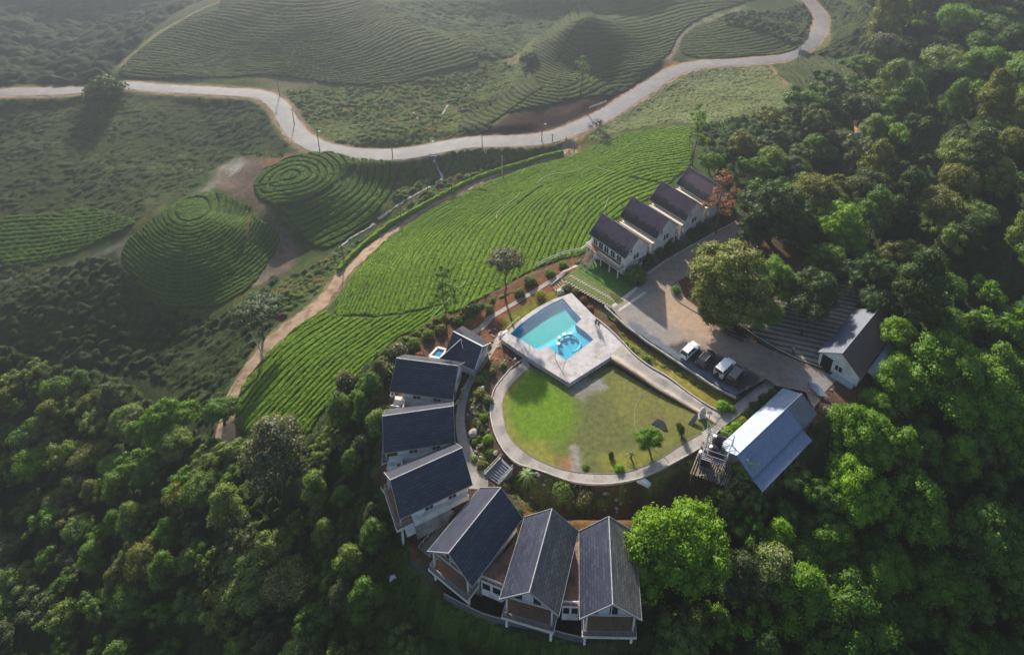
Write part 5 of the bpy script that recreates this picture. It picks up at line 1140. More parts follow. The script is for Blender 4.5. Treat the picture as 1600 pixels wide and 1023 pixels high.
car('parked_car', cpos(1148, 524), R(-28), 'dark bronze car half under the big spreading tree', 4.3, 1.75, 1.5, (.045, .028, .015))
# motorbike by the shed
def motorbike(name, loc, rz, label, cat='motorbike', k=1.0):
    r = empty(name, loc, rz, label, cat)
    for x in (-.65, .65): MB().tube([(x, -.06, .32), (x, .06, .32)], .32, 16).build('wheel', M_tyre, r)
    MB().bar((-.65, 0, .35), (.1, 0, .55), .1).bar((.1, 0, .5), (.5, 0, .85), .12).bar((.65, 0, .35), (.42, 0, 1.0), .07).box(-.2, .2, -.15, .15, .3, .6).build('frame', plain('bike_black', (.02, .02, .025), .4), r)
    MB().box(-.05, .42, -.16, .16, .72, .95).build('fuel_tank', plain('bike_blue', (.02, .03, .07), .3), r, bevel=.06); MB().box(-.75, -.05, -.13, .13, .76, .86).build('seat', plain('seat_black', (.015, .015, .015), .7), r, bevel=.03); MB().bar((.42, -.38, 1.05), (.42, .38, 1.05), .045).build('handlebar', M_rail, r)
    return r
p = px(1264, 628, 1.0); motorbike('motorbike', (p[0], p[1], float(hz(p[0], p[1]))), R(60), 'dark motorbike standing at the far end of the metal shed')
# people: one continuous skinned figure
def person(name, loc, rz, label, shirt, trousers, pose=0, h=1.7, skin=(.20, .11, .07), s=1.0):
    me = bpy.data.meshes.new('person'); st = pose
    J = dict(pel=(0, 0, .93), ch=(0, 0, 1.28), nk=(0, 0, 1.45), hd=(0.02, 0, 1.57), hd2=(0.02, 0, 1.70),
             hl=(0, .10, .90), kl=(.06+.12*st, .11, .48), al=(-.02+.22*st, .11, .07), tl=(.14+.22*st, .12, .04), hr=(0, -.10, .90), kr=(.06-.02*st, -.11, .48), ar=(-.02-.24*st, -.11, .07), tr=(.14-.24*st, -.12, .04),
             sl=(0, .19, 1.40), el=(-.03-.10*st, .26, 1.13), wl=(.08+.02*st, .26, .90), fl=(.11, .25, .80), sr=(0, -.19, 1.40), er=(-.03+.12*st, -.26, 1.13), wr=(.08+.16*st, -.26, .92), fr=(.11+.18*st, -.25, .83))
    names = list(J); E = [('pel', 'ch'), ('ch', 'nk'), ('nk', 'hd'), ('hd', 'hd2'), ('pel', 'hl'), ('hl', 'kl'), ('kl', 'al'), ('al', 'tl'), ('pel', 'hr'), ('hr', 'kr'), ('kr', 'ar'), ('ar', 'tr'), ('ch', 'sl'), ('sl', 'el'), ('el', 'wl'), ('wl', 'fl'), ('ch', 'sr'), ('sr', 'er'), ('er', 'wr'), ('wr', 'fr')]
    me.from_pydata([tuple(c*h/1.7 for c in J[n]) for n in names], [(names.index(a), names.index(b)) for a, b in E], [])
    o = bpy.data.objects.new(name, me); COL.objects.link(o); sk = o.modifiers.new('skin', 'SKIN'); sub = o.modifiers.new('sub', 'SUBSURF'); sub.levels = sub.render_levels = 1
    RR = dict(pel=(.15, .11), ch=(.17, .12), nk=(.06, .06), hd=(.085, .095), hd2=(.075, .085), hl=(.10, .10), kl=(.07, .07), al=(.05, .05), tl=(.045, .035), sl=(.07, .07), el=(.048, .048), wl=(.035, .035), fl=(.04, .025))
    for i, n in enumerate(names):
        k = n if n in RR else n[0]+'l'; v = me.skin_vertices[0].data[i]; v.radius = (RR[k][0]*h/1.7, RR[k][1]*h/1.7); v.use_root = (n == 'pel')
    t = NT('clothes'); sp = t.n('ShaderNodeSeparateXYZ'); t.l(t.coord(), sp.inputs[0]); z = sp.outputs[2]; ay = t.math('ABSOLUTE', sp.outputs[1])
    c = t.mix(t.math('GREATER_THAN', z, .95*h/1.7), trousers, shirt); c = t.mix(t.math('GREATER_THAN', z, 1.46*h/1.7), c, skin); c = t.mix(t.math('GREATER_THAN', z, 1.63*h/1.7), c, (.012, .010, .010))
    arm = t.math('MULTIPLY', t.math('GREATER_THAN', ay, .21*h/1.7), t.math('LESS_THAN', z, 1.16*h/1.7)); c = t.mix(t.math('MULTIPLY', arm, t.math('GREATER_THAN', z, .7)), c, skin); c = t.mix(t.math('LESS_THAN', z, .09), c, (.02, .018, .016))
    me.materials.append(t.fin(c, .8, .2)); o.location = loc; o.rotation_euler = (0, 0, rz); tag(o, label, 'person')
    hr = MB(); N = 10
    hv = [(.02+.095*math.cos(a)*math.cos(b)-.012, .092*math.sin(a)*math.cos(b), 1.655+.10*math.sin(b)) for b in (0, .6, 1.1) for a in np.linspace(0, 2*math.pi, N, endpoint=False)]+[(.01, 0, 1.757)]
    hr.add([tuple(c*h/1.7 for c in v) for v in hv], [(i*N+k, i*N+(k+1) % N, (i+1)*N+(k+1) % N, (i+1)*N+k) for i in range(2) for k in range(N)]+[(2*N+k, 2*N+(k+1) % N, 3*N) for k in range(N)]).build('hair', plain('dark_hair', (.010, .008, .008), .7), o)
    return o
p = px(930.5, 509.5, ZD); person('person', (p[0], p[1], ZD), R(-60), 'person in dark clothes standing on the pool deck, left one of the pair', (.018, .03, .022), (.012, .014, .014), .1)
p = px(935, 512, ZD); person('person', (p[0], p[1], ZD), R(-75), 'person in black with an olive top on the pool deck, right one of the pair', (.05, .055, .02), (.010, .010, .012), .6, 1.66)
p = px(1238.5, 552, 1.05); person('person', (p[0], p[1], 1.05), R(200), 'person in a light blue shirt and dark trousers walking on the striped yard', (.30, .42, .60), (.015, .015, .02), 1.0, 1.72)
p = px(1251, 525, 1.05); person('person', (p[0], p[1], 1.05), R(30), 'person in dark clothes bending forward in the middle of the striped yard', (.02, .02, .02), (.015, .015, .015), .5, 1.6)
p = at(884.5, 222); person('person', tuple(p+[0, 0, .08]), R(180), 'person in a bright blue top at the road junction', (.02, .22, .50), (.02, .02, .03), .6)
p = at(934.5, 194); r = motorbike('motorbike', (p[0], p[1], p[2]+.1), R(30), 'small motorbike stopped on the road at the bend above the junction')
person('person', (p[0]+.9, p[1]+.2, p[2]+.1), R(10), 'person in grey standing next to the motorbike on the road', (.12, .12, .13), (.03, .03, .035), .2)
# utility poles
M_pole = speck('pole_wood', (.09, .075, .06), (.14, .12, .10), 3, .9, .2, .2); M_cpole = speck('pole_concrete', (.42, .42, .40), (.52, .52, .50), 3, .9, .2)
def pole(x, y, h, label, mat=M_pole, arm=1, lamp=False, lean=(0, 0), r0=.14):
    p = at(x, y); r = empty('utility_pole', tuple(p), 0, label, 'pole', 'poles along the road and the track')
    MB().tube([(0, 0, -.4), (lean[0]*.5, lean[1]*.5, h*.5), (lean[0], lean[1], h)], [r0, r0*.8, r0*.6], 8).build('post', mat, r)
    if arm: MB().bar((lean[0]-.7, lean[1], h-.4), (lean[0]+.7, lean[1], h-.4), .1).build('crossarm', mat, r)
    if lamp: MB().bar((lean[0], lean[1], h), (lean[0]+.9, lean[1]-.5, h+.3), .06).build('lamp_arm', mat, r); MB().box(lean[0]+.7, lean[0]+1.2, lean[1]-.7, lean[1]-.4, h+.2, h+.35).build('lamp_head', M_white, r)
    return r
for a in ((499.5, 236, 6.5, 'tall dark pole with a lamp above the ringed hillock'), (613.5, 246, 5.6, 'dark pole on the lower road edge right of the ringed hillock'), (753.5, 234, 5, 'dark pole beside the sunlit stretch of road'), (846.5, 221, 6, 'dark pole in front of the bare bank with a small lamp'), (863, 221, 2.6, 'short dark roadside sign post before the junction'), (897, 238, 3.6, 'dark pole on the sandy apron of the junction'),
          (706, 303, 5.2, 'dark pole standing in the hedge where the track bends'), (627, 347, 5.0, 'thin dark pole behind the hedge above the tea field'), (539, 411, 5.6, 'dark leaning pole on the bank beside the dirt track'), (437, 150, 5.5, 'first thin pole inside the left road bend'), (460, 195, 5.5, 'second thin pole inside the left road bend'), (1247, 93, 6, 'dark pole under the lone roadside tree'), (668, 298, 3.2, 'short thin post beside the stream')):
    pole(*a, lamp='lamp' in a[3], lean=(-.5, 0) if 'leaning' in a[3] else (0, 0))
pole(784.5, 273, 6.2, 'pale concrete pole standing alone by the hedge', M_cpole, 0)
pole(414.5, 562, 6.8, 'pale thin pole leaning beside the lone tree at the dirt track', M_cpole, 0, lean=(-2.0, .5))
def twoline(name, a, b, label, mat, w=.03):
    pa_, pb_ = Vector(a), Vector(b); m = MB(); pts = [pa_.lerp(pb_, t)-Vector((0, 0, 4*.9*t*(1-t))) for t in np.linspace(0, 1, 16)]; m.tube(pts, w, 5); tag(m.build(name, mat), label, 'cable')
# street lamp / statue at the path junction
p = px(1103, 680, .05); r = empty('lamp_post', (p[0], p[1], .05), 0, 'tall pale lamp post at the lower right corner of the lawn', 'lamp post'); MB().tube([(0, 0, 0), (0, 0, 5.2)], [.10, .07], 8).build('post', M_cpole, r); MB().box(-.45, .25, -.15, .15, 5.15, 5.3).build('lamp_head', M_dgrey, r)
p = px(1096.5, 651, .1); r = empty('garden_statue', (p[0], p[1], .1), 0, 'small whitish rough stone figure beside the lamp post', 'statue')
MB().tube([(0, 0, 0), (0, 0, .5), (0.05, 0, .9), (0, .05, 1.5), (.05, 0, 1.9), (0, 0, 2.2)], [.5, .45, .55, .42, .32, .15], 9).build('figure', speck('rough_white_stone', (.28, .28, .27), (.55, .55, .54), 3, .9, .2, .8), r); MB().box(-.6, .6, -.6, .6, -.1, .2).build('base', M_grey, r, bevel=.04)
# dark leaning slabs built for unidentified dark shapes on the lawn
def slab_shape(x, y, w, h, t, rz, label, lean=.35):
    p = px(x, y, .05); m = MB(); n = 7
    vs = [(-w/2, -t/2, 0), (w/2, -t/2, 0), (w*.38, -t/2, h*.7), (w*.1, -t/2, h), (-w*.3, -t/2, h*.85)]
    m.add(vs+[(a, b+t, c) for a, b, c in vs], [(0, 1, 2, 3, 4), (9, 8, 7, 6, 5)]+[(i, 5+i, 5+(i+1) % 5, (i+1) % 5) for i in range(5)])
    o = m.build('leaning_slab', speck('dark_slab_face', (.020, .026, .034), (.05, .06, .075), 2, .5, .4, .5), bevel=.03, recalc=True); o.location = (p[0], p[1], 0); o.rotation_euler = (R(-55*lean), 0, rz); tag(o, label, 'standing stone'); return o
slab_shape(1029, 668, 2.5, 1.3, .3, R(-32), 'broad dark slab leaning behind the small lawn tree', 1.2); slab_shape(1079, 664, .8, 2.2, .3, R(-40), 'narrow dark slab leaning near the lamp post', 1.1)
# tank tower beside the shed
tc = px(1118, 712, 0); T_ = empty('tank_tower', (tc[0], tc[1], 0), 0, 'steel frame tower carrying black water tanks beside the metal shed', 'tower')
M_bt = plain('black_plastic', (.012, .013, .016), .35, .5)
def tk(name, x, y, z, R0, H0, label):
    p = px(x, y, z); o = MB().tube([(0, 0, 0), (0, 0, .03), (0, 0, H0*.33), (0, 0, H0*.35), (0, 0, H0*.66), (0, 0, H0*.68), (0, 0, H0), (0, 0, H0*1.12), (0, 0, H0*1.2)], [R0*.97, R0, R0, R0*.95, R0, R0*.95, R0*.96, R0*.55, R0*.2], 20).build(name, M_bt)
    o.location = (p[0], p[1], z); tag(o, label, 'water tank', 'black water tanks on the frame'); 
    MB().tube([(0, 0, H0*1.18), (0, 0, H0*1.25)], R0*.3, 12).build('lid', M_bt, o); return o
TZ = 2.9
tk('water_tank', 1099.5, 719.5, TZ-1.9, .92, 1.5, 'black water tank lowest on the frame, nearest the ring path'); tk('water_tank', 1114, 708, TZ, .72, 1.15, 'small black water tank in the middle of the frame'); tk('water_tank', 1120.5, 693, TZ, .85, 1.3, 'black water tank at the top rear of the frame'); tk('water_tank', 1122.5, 716, TZ-.9, .80, 1.3, 'black water tank half hidden under the steel platform')
cor = [px(*q, 0) for q in ((1091, 735), (1128, 748), (1140, 716), (1104, 700))]; cor = [(c_[0]-tc[0], c_[1]-tc[1]) for c_ in cor]
m = MB()
for x, y in cor: m.bar((x, y, -1.5), (x, y, TZ+2.2), .11)
for z in (TZ-2, TZ-.1, TZ+1.1, TZ+2.2):
    for i in range(4): m.bar((*cor[i], z), (*cor[(i+1) % 4], z), .08)
for i in (0, 2): m.bar((*cor[i], -1), (*cor[(i+1) % 4], TZ-2), .07)
m.build('frame', M_rail, T_)
m = MB(); a, b, c_, d = [Vector((*q, TZ-.06)) for q in cor]
for k in range(14): t = k/13; m.bar(d.lerp(a, t), c_.lerp(b, t), .10, .05)
m.build('platform', speck('grating', (.30, .31, .32), (.40, .41, .42), 3, .5, .4), T_)
m = MB(); a2, b2, c2, d2 = [Vector((q[0]*1.45, q[1]*1.45, TZ-2.1)) for q in cor]; rr2 = random.Random(3)
for k in range(16): t = k/15+rr2.uniform(-.02, .02); m.bar(a2.lerp(b2, t), d2.lerp(c2, t)+Vector((0, 0, rr2.uniform(-.1, .1))), .16, .05)
m.build('plank_deck', speck('old_planks', (.13, .10, .08), (.24, .20, .17), 2, .9, .2, .4), T_)
m = MB()
for x, y in cor: m.bar((x*1.4, y*1.4, -1.8), (x*1.4, y*1.4, TZ-2.1), .10)
m.build('lower_frame', speck('rusty_steel', (.10, .06, .045), (.17, .10, .07), 3, .8), T_)
MB().bar((cor[3][0]*1.1, cor[3][1]*1.1, TZ+2.2), (cor[0][0]+.6, cor[0][1]+.3, TZ-.2), .09).bar((cor[2][0], cor[2][1], TZ+1.4), (cor[2][0]*1.1-.6, cor[2][1]*1.2, TZ-1), .05).build('brace', M_rail, T_)
m = MB(); P0 = Vector(px(1097, 676, 1.8))-Vector(tc)
for k in range(9): m.bar(P0+Vector((.28*k*.5, -.24*k, 0)), P0+Vector((.28*k*.5+1.5, -.24*k+1.0, 0)), .09, .04)
m.build('slatted_landing', M_wrail, T_)
# white sheeted thing at the ring path, bags and debris
def tarp(x, y, z, w, d, h, label, mat=M_white, name='tarpaulin', cat='tarpaulin', seed=1, rz=.4):
    X, Y = np.meshgrid(np.linspace(-w/2, w/2, 14), np.linspace(-d/2, d/2, 10)); p = at(x, y); e = sstep(0, .3, 1-np.maximum(abs(X)/(w/2), abs(Y)/(d/2)))
    Z = e*h*(.6+.8*vnoise(X*2.2, Y*2.2, seed)); ids = np.arange(X.size).reshape(X.shape); F = np.stack([ids[:-1, :-1], ids[:-1, 1:], ids[1:, 1:], ids[1:, :-1]], -1).reshape(-1, 4)
    o = npmesh(name, np.stack([X+(vnoise(X*3, Y*3, seed)-.5)*.3, Y, Z], -1).reshape(-1, 3), F, mat); o.location = (p[0], p[1], p[2]+.03); o.rotation_euler = (0, 0, rz); tag(o, label, cat); return o
tarp(1004, 753, 0, 2.4, 1.0, .6, 'crumpled white tarpaulin at the lower edge of the ring path', rz=R(-25)); tarp(614, 903, 0, 1.0, .7, .5, 'small white sheet caught in the creepers at lower left', seed=4); tarp(787, 522, 0, 2.2, .9, .5, 'pale cloth heap at the left tip of the pool deck', speck('pale_cloth', (.5, .5, .5), (.62, .62, .62), 2), seed=6, rz=R(30)); tarp(876, 457, 0, 1.6, 1.2, .6, 'pale stone heap at the foot of the short brown steps', M_grey, 'stone_heap', 'stone heap', 8)
m = MB(); m.box(-.35, .35, -.6, .6, 0, 1.0).box(.35, .7, -.6, 0, 0, .7); o = m.build('stacked_sheets', speck('metal_panel', (.20, .22, .25), (.30, .32, .35), 2, .5), bevel=.03); p = at(752, 923); o.location = tuple(p); o.rotation_euler = (.2, .15, .6); tag(o, 'grey metal panels stacked against the wall under the diagonal cabin', 'panels')
for x, y, lb in ((737.5, 748.5, 'dark grey'),): pass
# boulders and rocks
def rock_mesh(seed, n=2):
    bm = bmesh.new(); bmesh.ops.create_icosphere(bm, subdivisions=n, radius=.5); rr = random.Random(seed); a = [Vector((rr.uniform(-1, 1), rr.uniform(-1, 1), rr.uniform(-1, 1))).normalized() for _ in range(7)]
    for v in bm.verts:
        for q in a:
            d = v.co.dot(q)
            if d > .34: v.co -= q*(d-.34)*.85
        v.co.z *= .75; v.co.z += .2
    me = bpy.data.meshes.new('rock'); bm.to_mesh(me); bm.free(); return me
M_rock = speck('pale_rock', (.20, .19, .175), (.36, .34, .32), 2.5, .95, .15, .8); M_rockd = speck('dark_rock', (.06, .06, .065), (.13, .125, .12), 2.5, .95, .15, .8)
rms = [rock_mesh(i) for i in range(5)]
for me in rms: me.materials.append(M_rock)
rmd = [rock_mesh(i+9) for i in range(3)]
for me in rmd: me.materials.append(M_rockd)
def rock(x, y, s, label, group=None, dark=False, rr=random.Random(2)):
    o = bpy.data.objects.new('boulder' if s > 1 else 'rock', (rmd if dark else rms)[rr.randrange(3)]); COL.objects.link(o); p = at(x, y); o.location = tuple(p-[0, 0, .05]); o.rotation_euler = (0, 0, rr.uniform(0, 6)); o.scale = (s*rr.uniform(.8, 1.3), s, s*rr.uniform(.7, 1.0)); tag(o, label, 'boulder' if s > 1 else 'rock', group)
rock(738.5, 678, 1.9, 'large rounded grey boulder in the bed beside the cabin path')
rr = random.Random(12)
def rocks(n, poly, label, group, dark=.2, smin=.25, smax=.7):
    P = np.array(pl(poly)); lo, hi = P.min(0), P.max(0); k = 0
    while k < n:
        x, y = rr.uniform(lo[0], hi[0]), rr.uniform(lo[1], hi[1])
        if inpoly(np.array([x]), np.array([y]), P)[0]: rock(x, y, (sz := rr.uniform(smin, smax)*(1 if rr.random() < .8 else 1.35)), ('tiny ' if sz < .35 else 'small ' if sz < .55 else 'larger ')+('dark ' if (dk_ := rr.random() < dark) else 'pale ')+label, group, dk_); k += 1
rocks(46, "735 620 762 600 764 640 764 680 780 705 762 735 745 715 732 690 726 660", 'rock among the soil and shrubs of the bed beside the cabin path', 'rocks in the bed beside the cabin path')
rocks(40, "800 735 850 742 880 755 980 765 992 800 950 800 870 792 820 790 790 762", 'rock scattered in the bed below the ring path', 'rocks in the bed below the ring path', .35)
rocks(26, "745 545 775 532 800 545 815 558 780 575 750 590 735 600", 'rock scattered left of the pool deck', 'rocks left of the pool deck', .4)
rocks(24, "700 560 1 1 1 1".replace(' 1 1', '')+" 740 515 775 500 790 515 770 530 745 535" if False else "742 520 772 502 788 514 775 528 750 536", 'rubble stone on the walkway bank left of the pool', 'rubble stones on the walkway bank', .5, .2, .5)
rocks(10, "1262 612 1300 600 1296 640 1270 655 1255 690 1248 668", 'rubble stone behind the metal shed', 'rubble stones behind the metal shed', .1, .3, .8)
# ================================================================== TREES
def mat_leaf():
    t = NT('foliage'); oi = t.n('ShaderNodeObjectInfo'); a = t.n('ShaderNodeAttribute', attribute_name='tint'); sp = t.n('ShaderNodeSeparateColor'); t.l(a.outputs['Color'], sp.inputs[0])
    hs = t.n('ShaderNodeHueSaturation'); t.l(oi.outputs['Color'], hs.inputs['Color'])
    t.l(t.math('ADD', .485, t.math('MULTIPLY', sp.outputs[0], .03)), hs.inputs['Hue']); t.l(t.math('ADD', .55, t.math('MULTIPLY', sp.outputs[1], .95)), hs.inputs['Value'])
    c = hs.outputs[0]; tip = t.n('ShaderNodeMath', operation='MULTIPLY'); t.l(sp.outputs[2], tip.inputs[0]); t.l(oi.outputs['Alpha'], tip.inputs[1]); 
    c = t.mix(tip.outputs[0], c, (.34, .27, .22)); t.fin(c, .6, .2)
    tr = t.n('ShaderNodeBsdfTranslucent'); t.l(t.mix(1.0, c, (1.35, 1.25, .5), 'MULTIPLY'), tr.inputs[0]); mx = t.n('ShaderNodeMixShader'); mx.inputs[0].default_value = .36
    t.l(t.b.outputs[0], mx.inputs[1]); t.l(tr.outputs[0], mx.inputs[2]); t.l(mx.outputs[0], t.out.inputs[0]); return t.m
M_leaf = mat_leaf(); M_bark = speck('bark', (.075, .058, .045), (.13, .105, .085), 3, .95, .15, .6)
def leafquads(P, N, size, rs, spread=.5, clump=None):
    """one folded leaf spray per point"""
    n = len(P); N = N+rs.normal(0, spread, (n, 3)); N /= np.linalg.norm(N, axis=1)[:, None]+1e-9
    A = np.cross(N, rs.normal(0, 1, (n, 3))); A /= np.linalg.norm(A, axis=1)[:, None]+1e-9; B = np.cross(N, A)
    s = (size*rs.uniform(.6, 1.25, n))[:, None]; e = rs.uniform(.65, 1.0, n)[:, None]
    V = np.stack([P-A*s*.5, P+B*s*e*.5+N*s*.12, P+A*s*.5, P-B*s*e*.5+N*s*.12], 1).reshape(-1, 3)
    return V, np.arange(4*n).reshape(-1, 4)
def crown_cloud(lobes, size, dens, seed, inner=.3, core=.92):
    rs = np.random.RandomState(seed); PP, NN, CC = [], [], []
    L = [(np.array(c, float), np.array(r, float)) for c, r in lobes]
    for i, (c, r) in enumerate(L):
        area = 4*math.pi*((r[0]*r[1])**1.6/3+(r[0]*r[2])**1.6/3+(r[1]*r[2])**1.6/3)**(1/1.6); n = int(area*dens/(size*size))
        d = rs.normal(0, 1, (n, 3)); d /= np.linalg.norm(d, axis=1)[:, None]; d = d[(d[:, 2] > -.55) | (rs.rand(n) < .25)]
        k = np.where(rs.rand(len(d)) < inner, rs.uniform(.55, .9, len(d)), rs.uniform(.9, 1.08, len(d)))
        # ragged surface: lumpy radius
        lump = 1+.16*np.sin(d[:, 0]*5+i)*np.sin(d[:, 1]*6+2*i)+.10*np.sin(d[:, 2]*11+i*3+d[:, 0]*7)
        p = c+d*r*(k*lump)[:, None]; ok = np.ones(len(p), bool)
        for j, (c2, r2) in enumerate(L):
            if j != i: ok &= (((p-c2)/(r2*.86))**2).sum(1) > 1
        PP.append(p[ok]); NN.append((d/r)[ok]); tip = rs.rand(ok.sum()) < .5
        top = sstep(.1, .7, d[ok][:, 2])
        CC.append(np.stack([rs.rand(ok.sum()), np.clip(.35+.35*rs.rand()+.3*rs.rand(ok.sum()), 0, 1), tip*top*(rs.rand(ok.sum()) < .7)], 1))
    P, N, C = np.concatenate(PP), np.concatenate(NN), np.concatenate(CC); N /= np.linalg.norm(N, axis=1)[:, None]
    V, F = leafquads(P, N, size, rs); C = np.repeat(C, 4, 0)
    for c, r in L:      # the dense leafy heart of every clump
        a, b = np.meshgrid(np.linspace(0, 2*math.pi, 11)[:-1], np.linspace(-1.45, 1.45, 6)); d = np.stack([np.cos(a)*np.cos(b), np.sin(a)*np.cos(b), np.sin(b)], -1).reshape(-1, 3)*rs.uniform(.72, .88, (60, 1))
        i = np.arange(60).reshape(6, 10); q = np.stack([i[:-1], np.roll(i, -1, 1)[:-1], np.roll(i, -1, 1)[1:], i[1:]], -1).reshape(-1, 4)
        F = np.concatenate([F, len(V)+q]); V = np.concatenate([V, c+d*r*core]); C = np.concatenate([C, np.column_stack([rs.rand(60), rs.uniform(.3, .7, 60), np.zeros(60)])])
    return V, F, C
def tree_proto(name, H, Rc, kind, seed, size=.42, dens=1.0):
    """an Empty > trunk, crown; unit position at origin"""
    rr = random.Random(seed); lobes = []; r = empty(name, (0, 0, 0), 0); m = MB()
    def limb(a, b, r0, r1, n=4, wob=.3):
        a, b = Vector(a), Vector(b); pts = [a.lerp(b, t)+Vector((rr.uniform(-wob, wob), rr.uniform(-wob, wob), 0))*(0 if t in (0, 1) else 1) for t in np.linspace(0, 1, n)]
        m.tube(pts, [r0+(r1-r0)*t for t in np.linspace(0, 1, n)], 6)
    if kind == 'dome':        # broad lumpy dome
        zc = H-Rc*.75
        for k in range(36):
            a = k*2.4+rr.uniform(-.3, .3); u = math.sqrt((k+.5)/36); rho = Rc*.82*u; z = zc+Rc*.72*math.sqrt(max(0, 1-u*u*.92))*rr.uniform(.62, 1.16)-Rc*.1; s = Rc*rr.uniform(.16, .36)
            lobes.append(((rho*math.cos(a), rho*math.sin(a), z-s*.3), (s, s, s*.8)))
        lobes.append(((0, 0, zc), (Rc*.7, Rc*.7, Rc*.55)))
        limb((0, 0, -.5), (0, 0, zc-.3*Rc), Rc*.085, Rc*.06)
        for k in range(6): a = k*1.05; limb((0, 0, zc-.45*Rc), (Rc*.6*math.cos(a), Rc*.6*math.sin(a), zc+.2*Rc), Rc*.04, Rc*.012)
    elif kind == 'grand':     # huge old crown of many clumps, deeper than a dome
        zc = H-Rc*.85; n_ = rr.choice((5, 6, 7)); mass = [(rr.uniform(-.15, .15)*Rc, rr.uniform(-.15, .15)*Rc, zc+rr.uniform(0, .2)*Rc, Rc*rr.uniform(.5, .62))]
        for k in range(n_): a = k*6.283/n_+rr.uniform(-.45, .45); q = Rc*rr.uniform(.42, .68); mass.append((q*math.cos(a), q*math.sin(a), zc-rr.uniform(.0, .42)*Rc, Rc*rr.uniform(.28, .46)))
        for mx_, my_, mz_, mr in mass:
            K = max(9, int(34*(mr/Rc)))
            for k in range(K):
                a = k*2.4+rr.uniform(-.5, .5); u = math.sqrt((k+.5)/K); s = Rc*rr.uniform(.09, .20); z = mz_+mr*.95*math.sqrt(max(0, 1-u*u*.96))*rr.uniform(.66, 1.12)
                lobes.append(((mx_+mr*.95*u*math.cos(a), my_+mr*.95*u*math.sin(a), z-s*.3), (s*rr.uniform(.95, 1.3), s, s*.78)))
            lobes.append(((mx_, my_, mz_-.1*mr), (mr*.72, mr*.72, mr*.62)))
        limb((0, 0, -.5), (0, 0, zc-.3*Rc), Rc*.075, Rc*.055)
        for k in range(7): a = k*.9; limb((0, 0, zc-.45*Rc), (Rc*.5*math.cos(a), Rc*.5*math.sin(a), zc), Rc*.03, Rc*.012)
    elif kind == 'tall':      # irregular, several stacked masses
        n = 24
        for k in range(n):
            t = (k+.5)/n; a = k*2.4+rr.uniform(-.5, .5); z = H*(.38+.6*t); w_ = Rc*math.sin(math.pi*min(1, .25+.72*t))**.7*rr.uniform(.45, 1.0)*.75; s = Rc*rr.uniform(.26, .42)
            lobes.append(((w_*math.cos(a), w_*math.sin(a), z-s*.3), (s, s, s*.85)))
        limb((0, 0, -.5), (rr.uniform(-.5, .5), rr.uniform(-.5, .5), H*.9), .22, .05, 6)
        for k in range(7): a = k*2.4; z = H*(.35+.07*k); limb((0, 0, z), (Rc*.6*math.cos(a), Rc*.6*math.sin(a), z+H*.12), .07, .02)
    elif kind == 'loose':     # ragged many stemmed crown, no two sides alike
        off = [(rr.uniform(-.45, .45)*Rc, rr.uniform(-.45, .45)*Rc, H*rr.uniform(.5, .72)) for _ in range(4)]
        for k in range(38):
            o_ = off[k % 4]; a = rr.uniform(0, 6.28); q = Rc*.62*math.sqrt(rr.random()); s = Rc*rr.uniform(.10, .24); zz = o_[2]+rr.uniform(-.1, .25)*H*(1-q/Rc); lobes.append(((o_[0]+q*math.cos(a), o_[1]+q*math.sin(a), zz), (s*rr.uniform(.9, 1.4), s, s*rr.uniform(.6, 1.0))))
        for o_ in off: limb((0, 0, -.5), (o_[0], o_[1], o_[2]), .16, .05, 5)
        for k in range(8): o_ = off[k % 4]; a = rr.uniform(0, 6.28); limb((o_[0]*.6, o_[1]*.6, o_[2]*.7), (o_[0]+Rc*.5*math.cos(a), o_[1]+Rc*.5*math.sin(a), o_[2]+.05*H), .06, .02)
    elif kind == 'umbrella':  # flat topped, clear stem
        for k in range(17):
            a = k*2.4; u = math.sqrt((k+.4)/17); s = Rc*rr.uniform(.22, .34); lobes.append(((Rc*.8*u*math.cos(a), Rc*.8*u*math.sin(a), H-Rc*.25-u*u*Rc*.35+rr.uniform(-.3, .3)), (s*1.15, s*1.15, s*.62)))
        limb((0, 0, -.5), (.2, 0, H*.55), .22, .15, 5)
        for k in range(7): a = k*.9; limb((.2, 0, H*.53), (Rc*.65*math.cos(a), Rc*.65*math.sin(a), H-Rc*.5), .10, .03, 4, .4)
    elif kind == 'feather':   # open, drooping sprays
        for k in range(30):
            t = rr.random(); a = rr.uniform(0, 6.28); z = H*(.42+.56*t); w_ = Rc*(1-.55*t)*rr.uniform(.3, 1); s = Rc*rr.uniform(.15, .26); lobes.append(((w_*math.cos(a), w_*math.sin(a), z), (s, s, s*.75)))
        limb((0, 0, -.5), (-.4, .2, H*.95), .17, .03, 7)
        for k in range(9): a = k*2.4; z = H*(.38+.055*k); limb((-.1, 0, z), (Rc*.65*math.cos(a), Rc*.65*math.sin(a), z+H*.10), .05, .015)
    elif kind == 'shrub':
        for k in range(13):
            a = k*2.4; u = math.sqrt((k+.5)/13); s = Rc*rr.uniform(.28, .46); lobes.append(((Rc*.66*u*math.cos(a), Rc*.66*u*math.sin(a), max(s*.5, H*.62*(1-u*u*.7))), (s, s, s*.9)))
        for k in range(4): a = k*1.6; limb((0, 0, -.2), (Rc*.4*math.cos(a), Rc*.4*math.sin(a), H*.6), .05, .02, 3, .05)
    elif kind == 'ball':      # clipped round bush
        lobes.append(((0, 0, H*.48), (Rc*.92, Rc*.92, H*.5)))
        for k in range(9): a = k*2.4; u = math.sqrt((k+.5)/9); s = Rc*.3; lobes.append(((Rc*.66*u*math.cos(a), Rc*.66*u*math.sin(a), H*.48+H*.36*math.sqrt(1-u*u*.8)), (s, s, s*.8)))
        limb((0, 0, -.2), (0, 0, H*.4), .06, .03, 3, .02)
    V, F, C = crown_cloud(lobes, size, dens, seed+100, core=.6 if kind == 'feather' else .9)
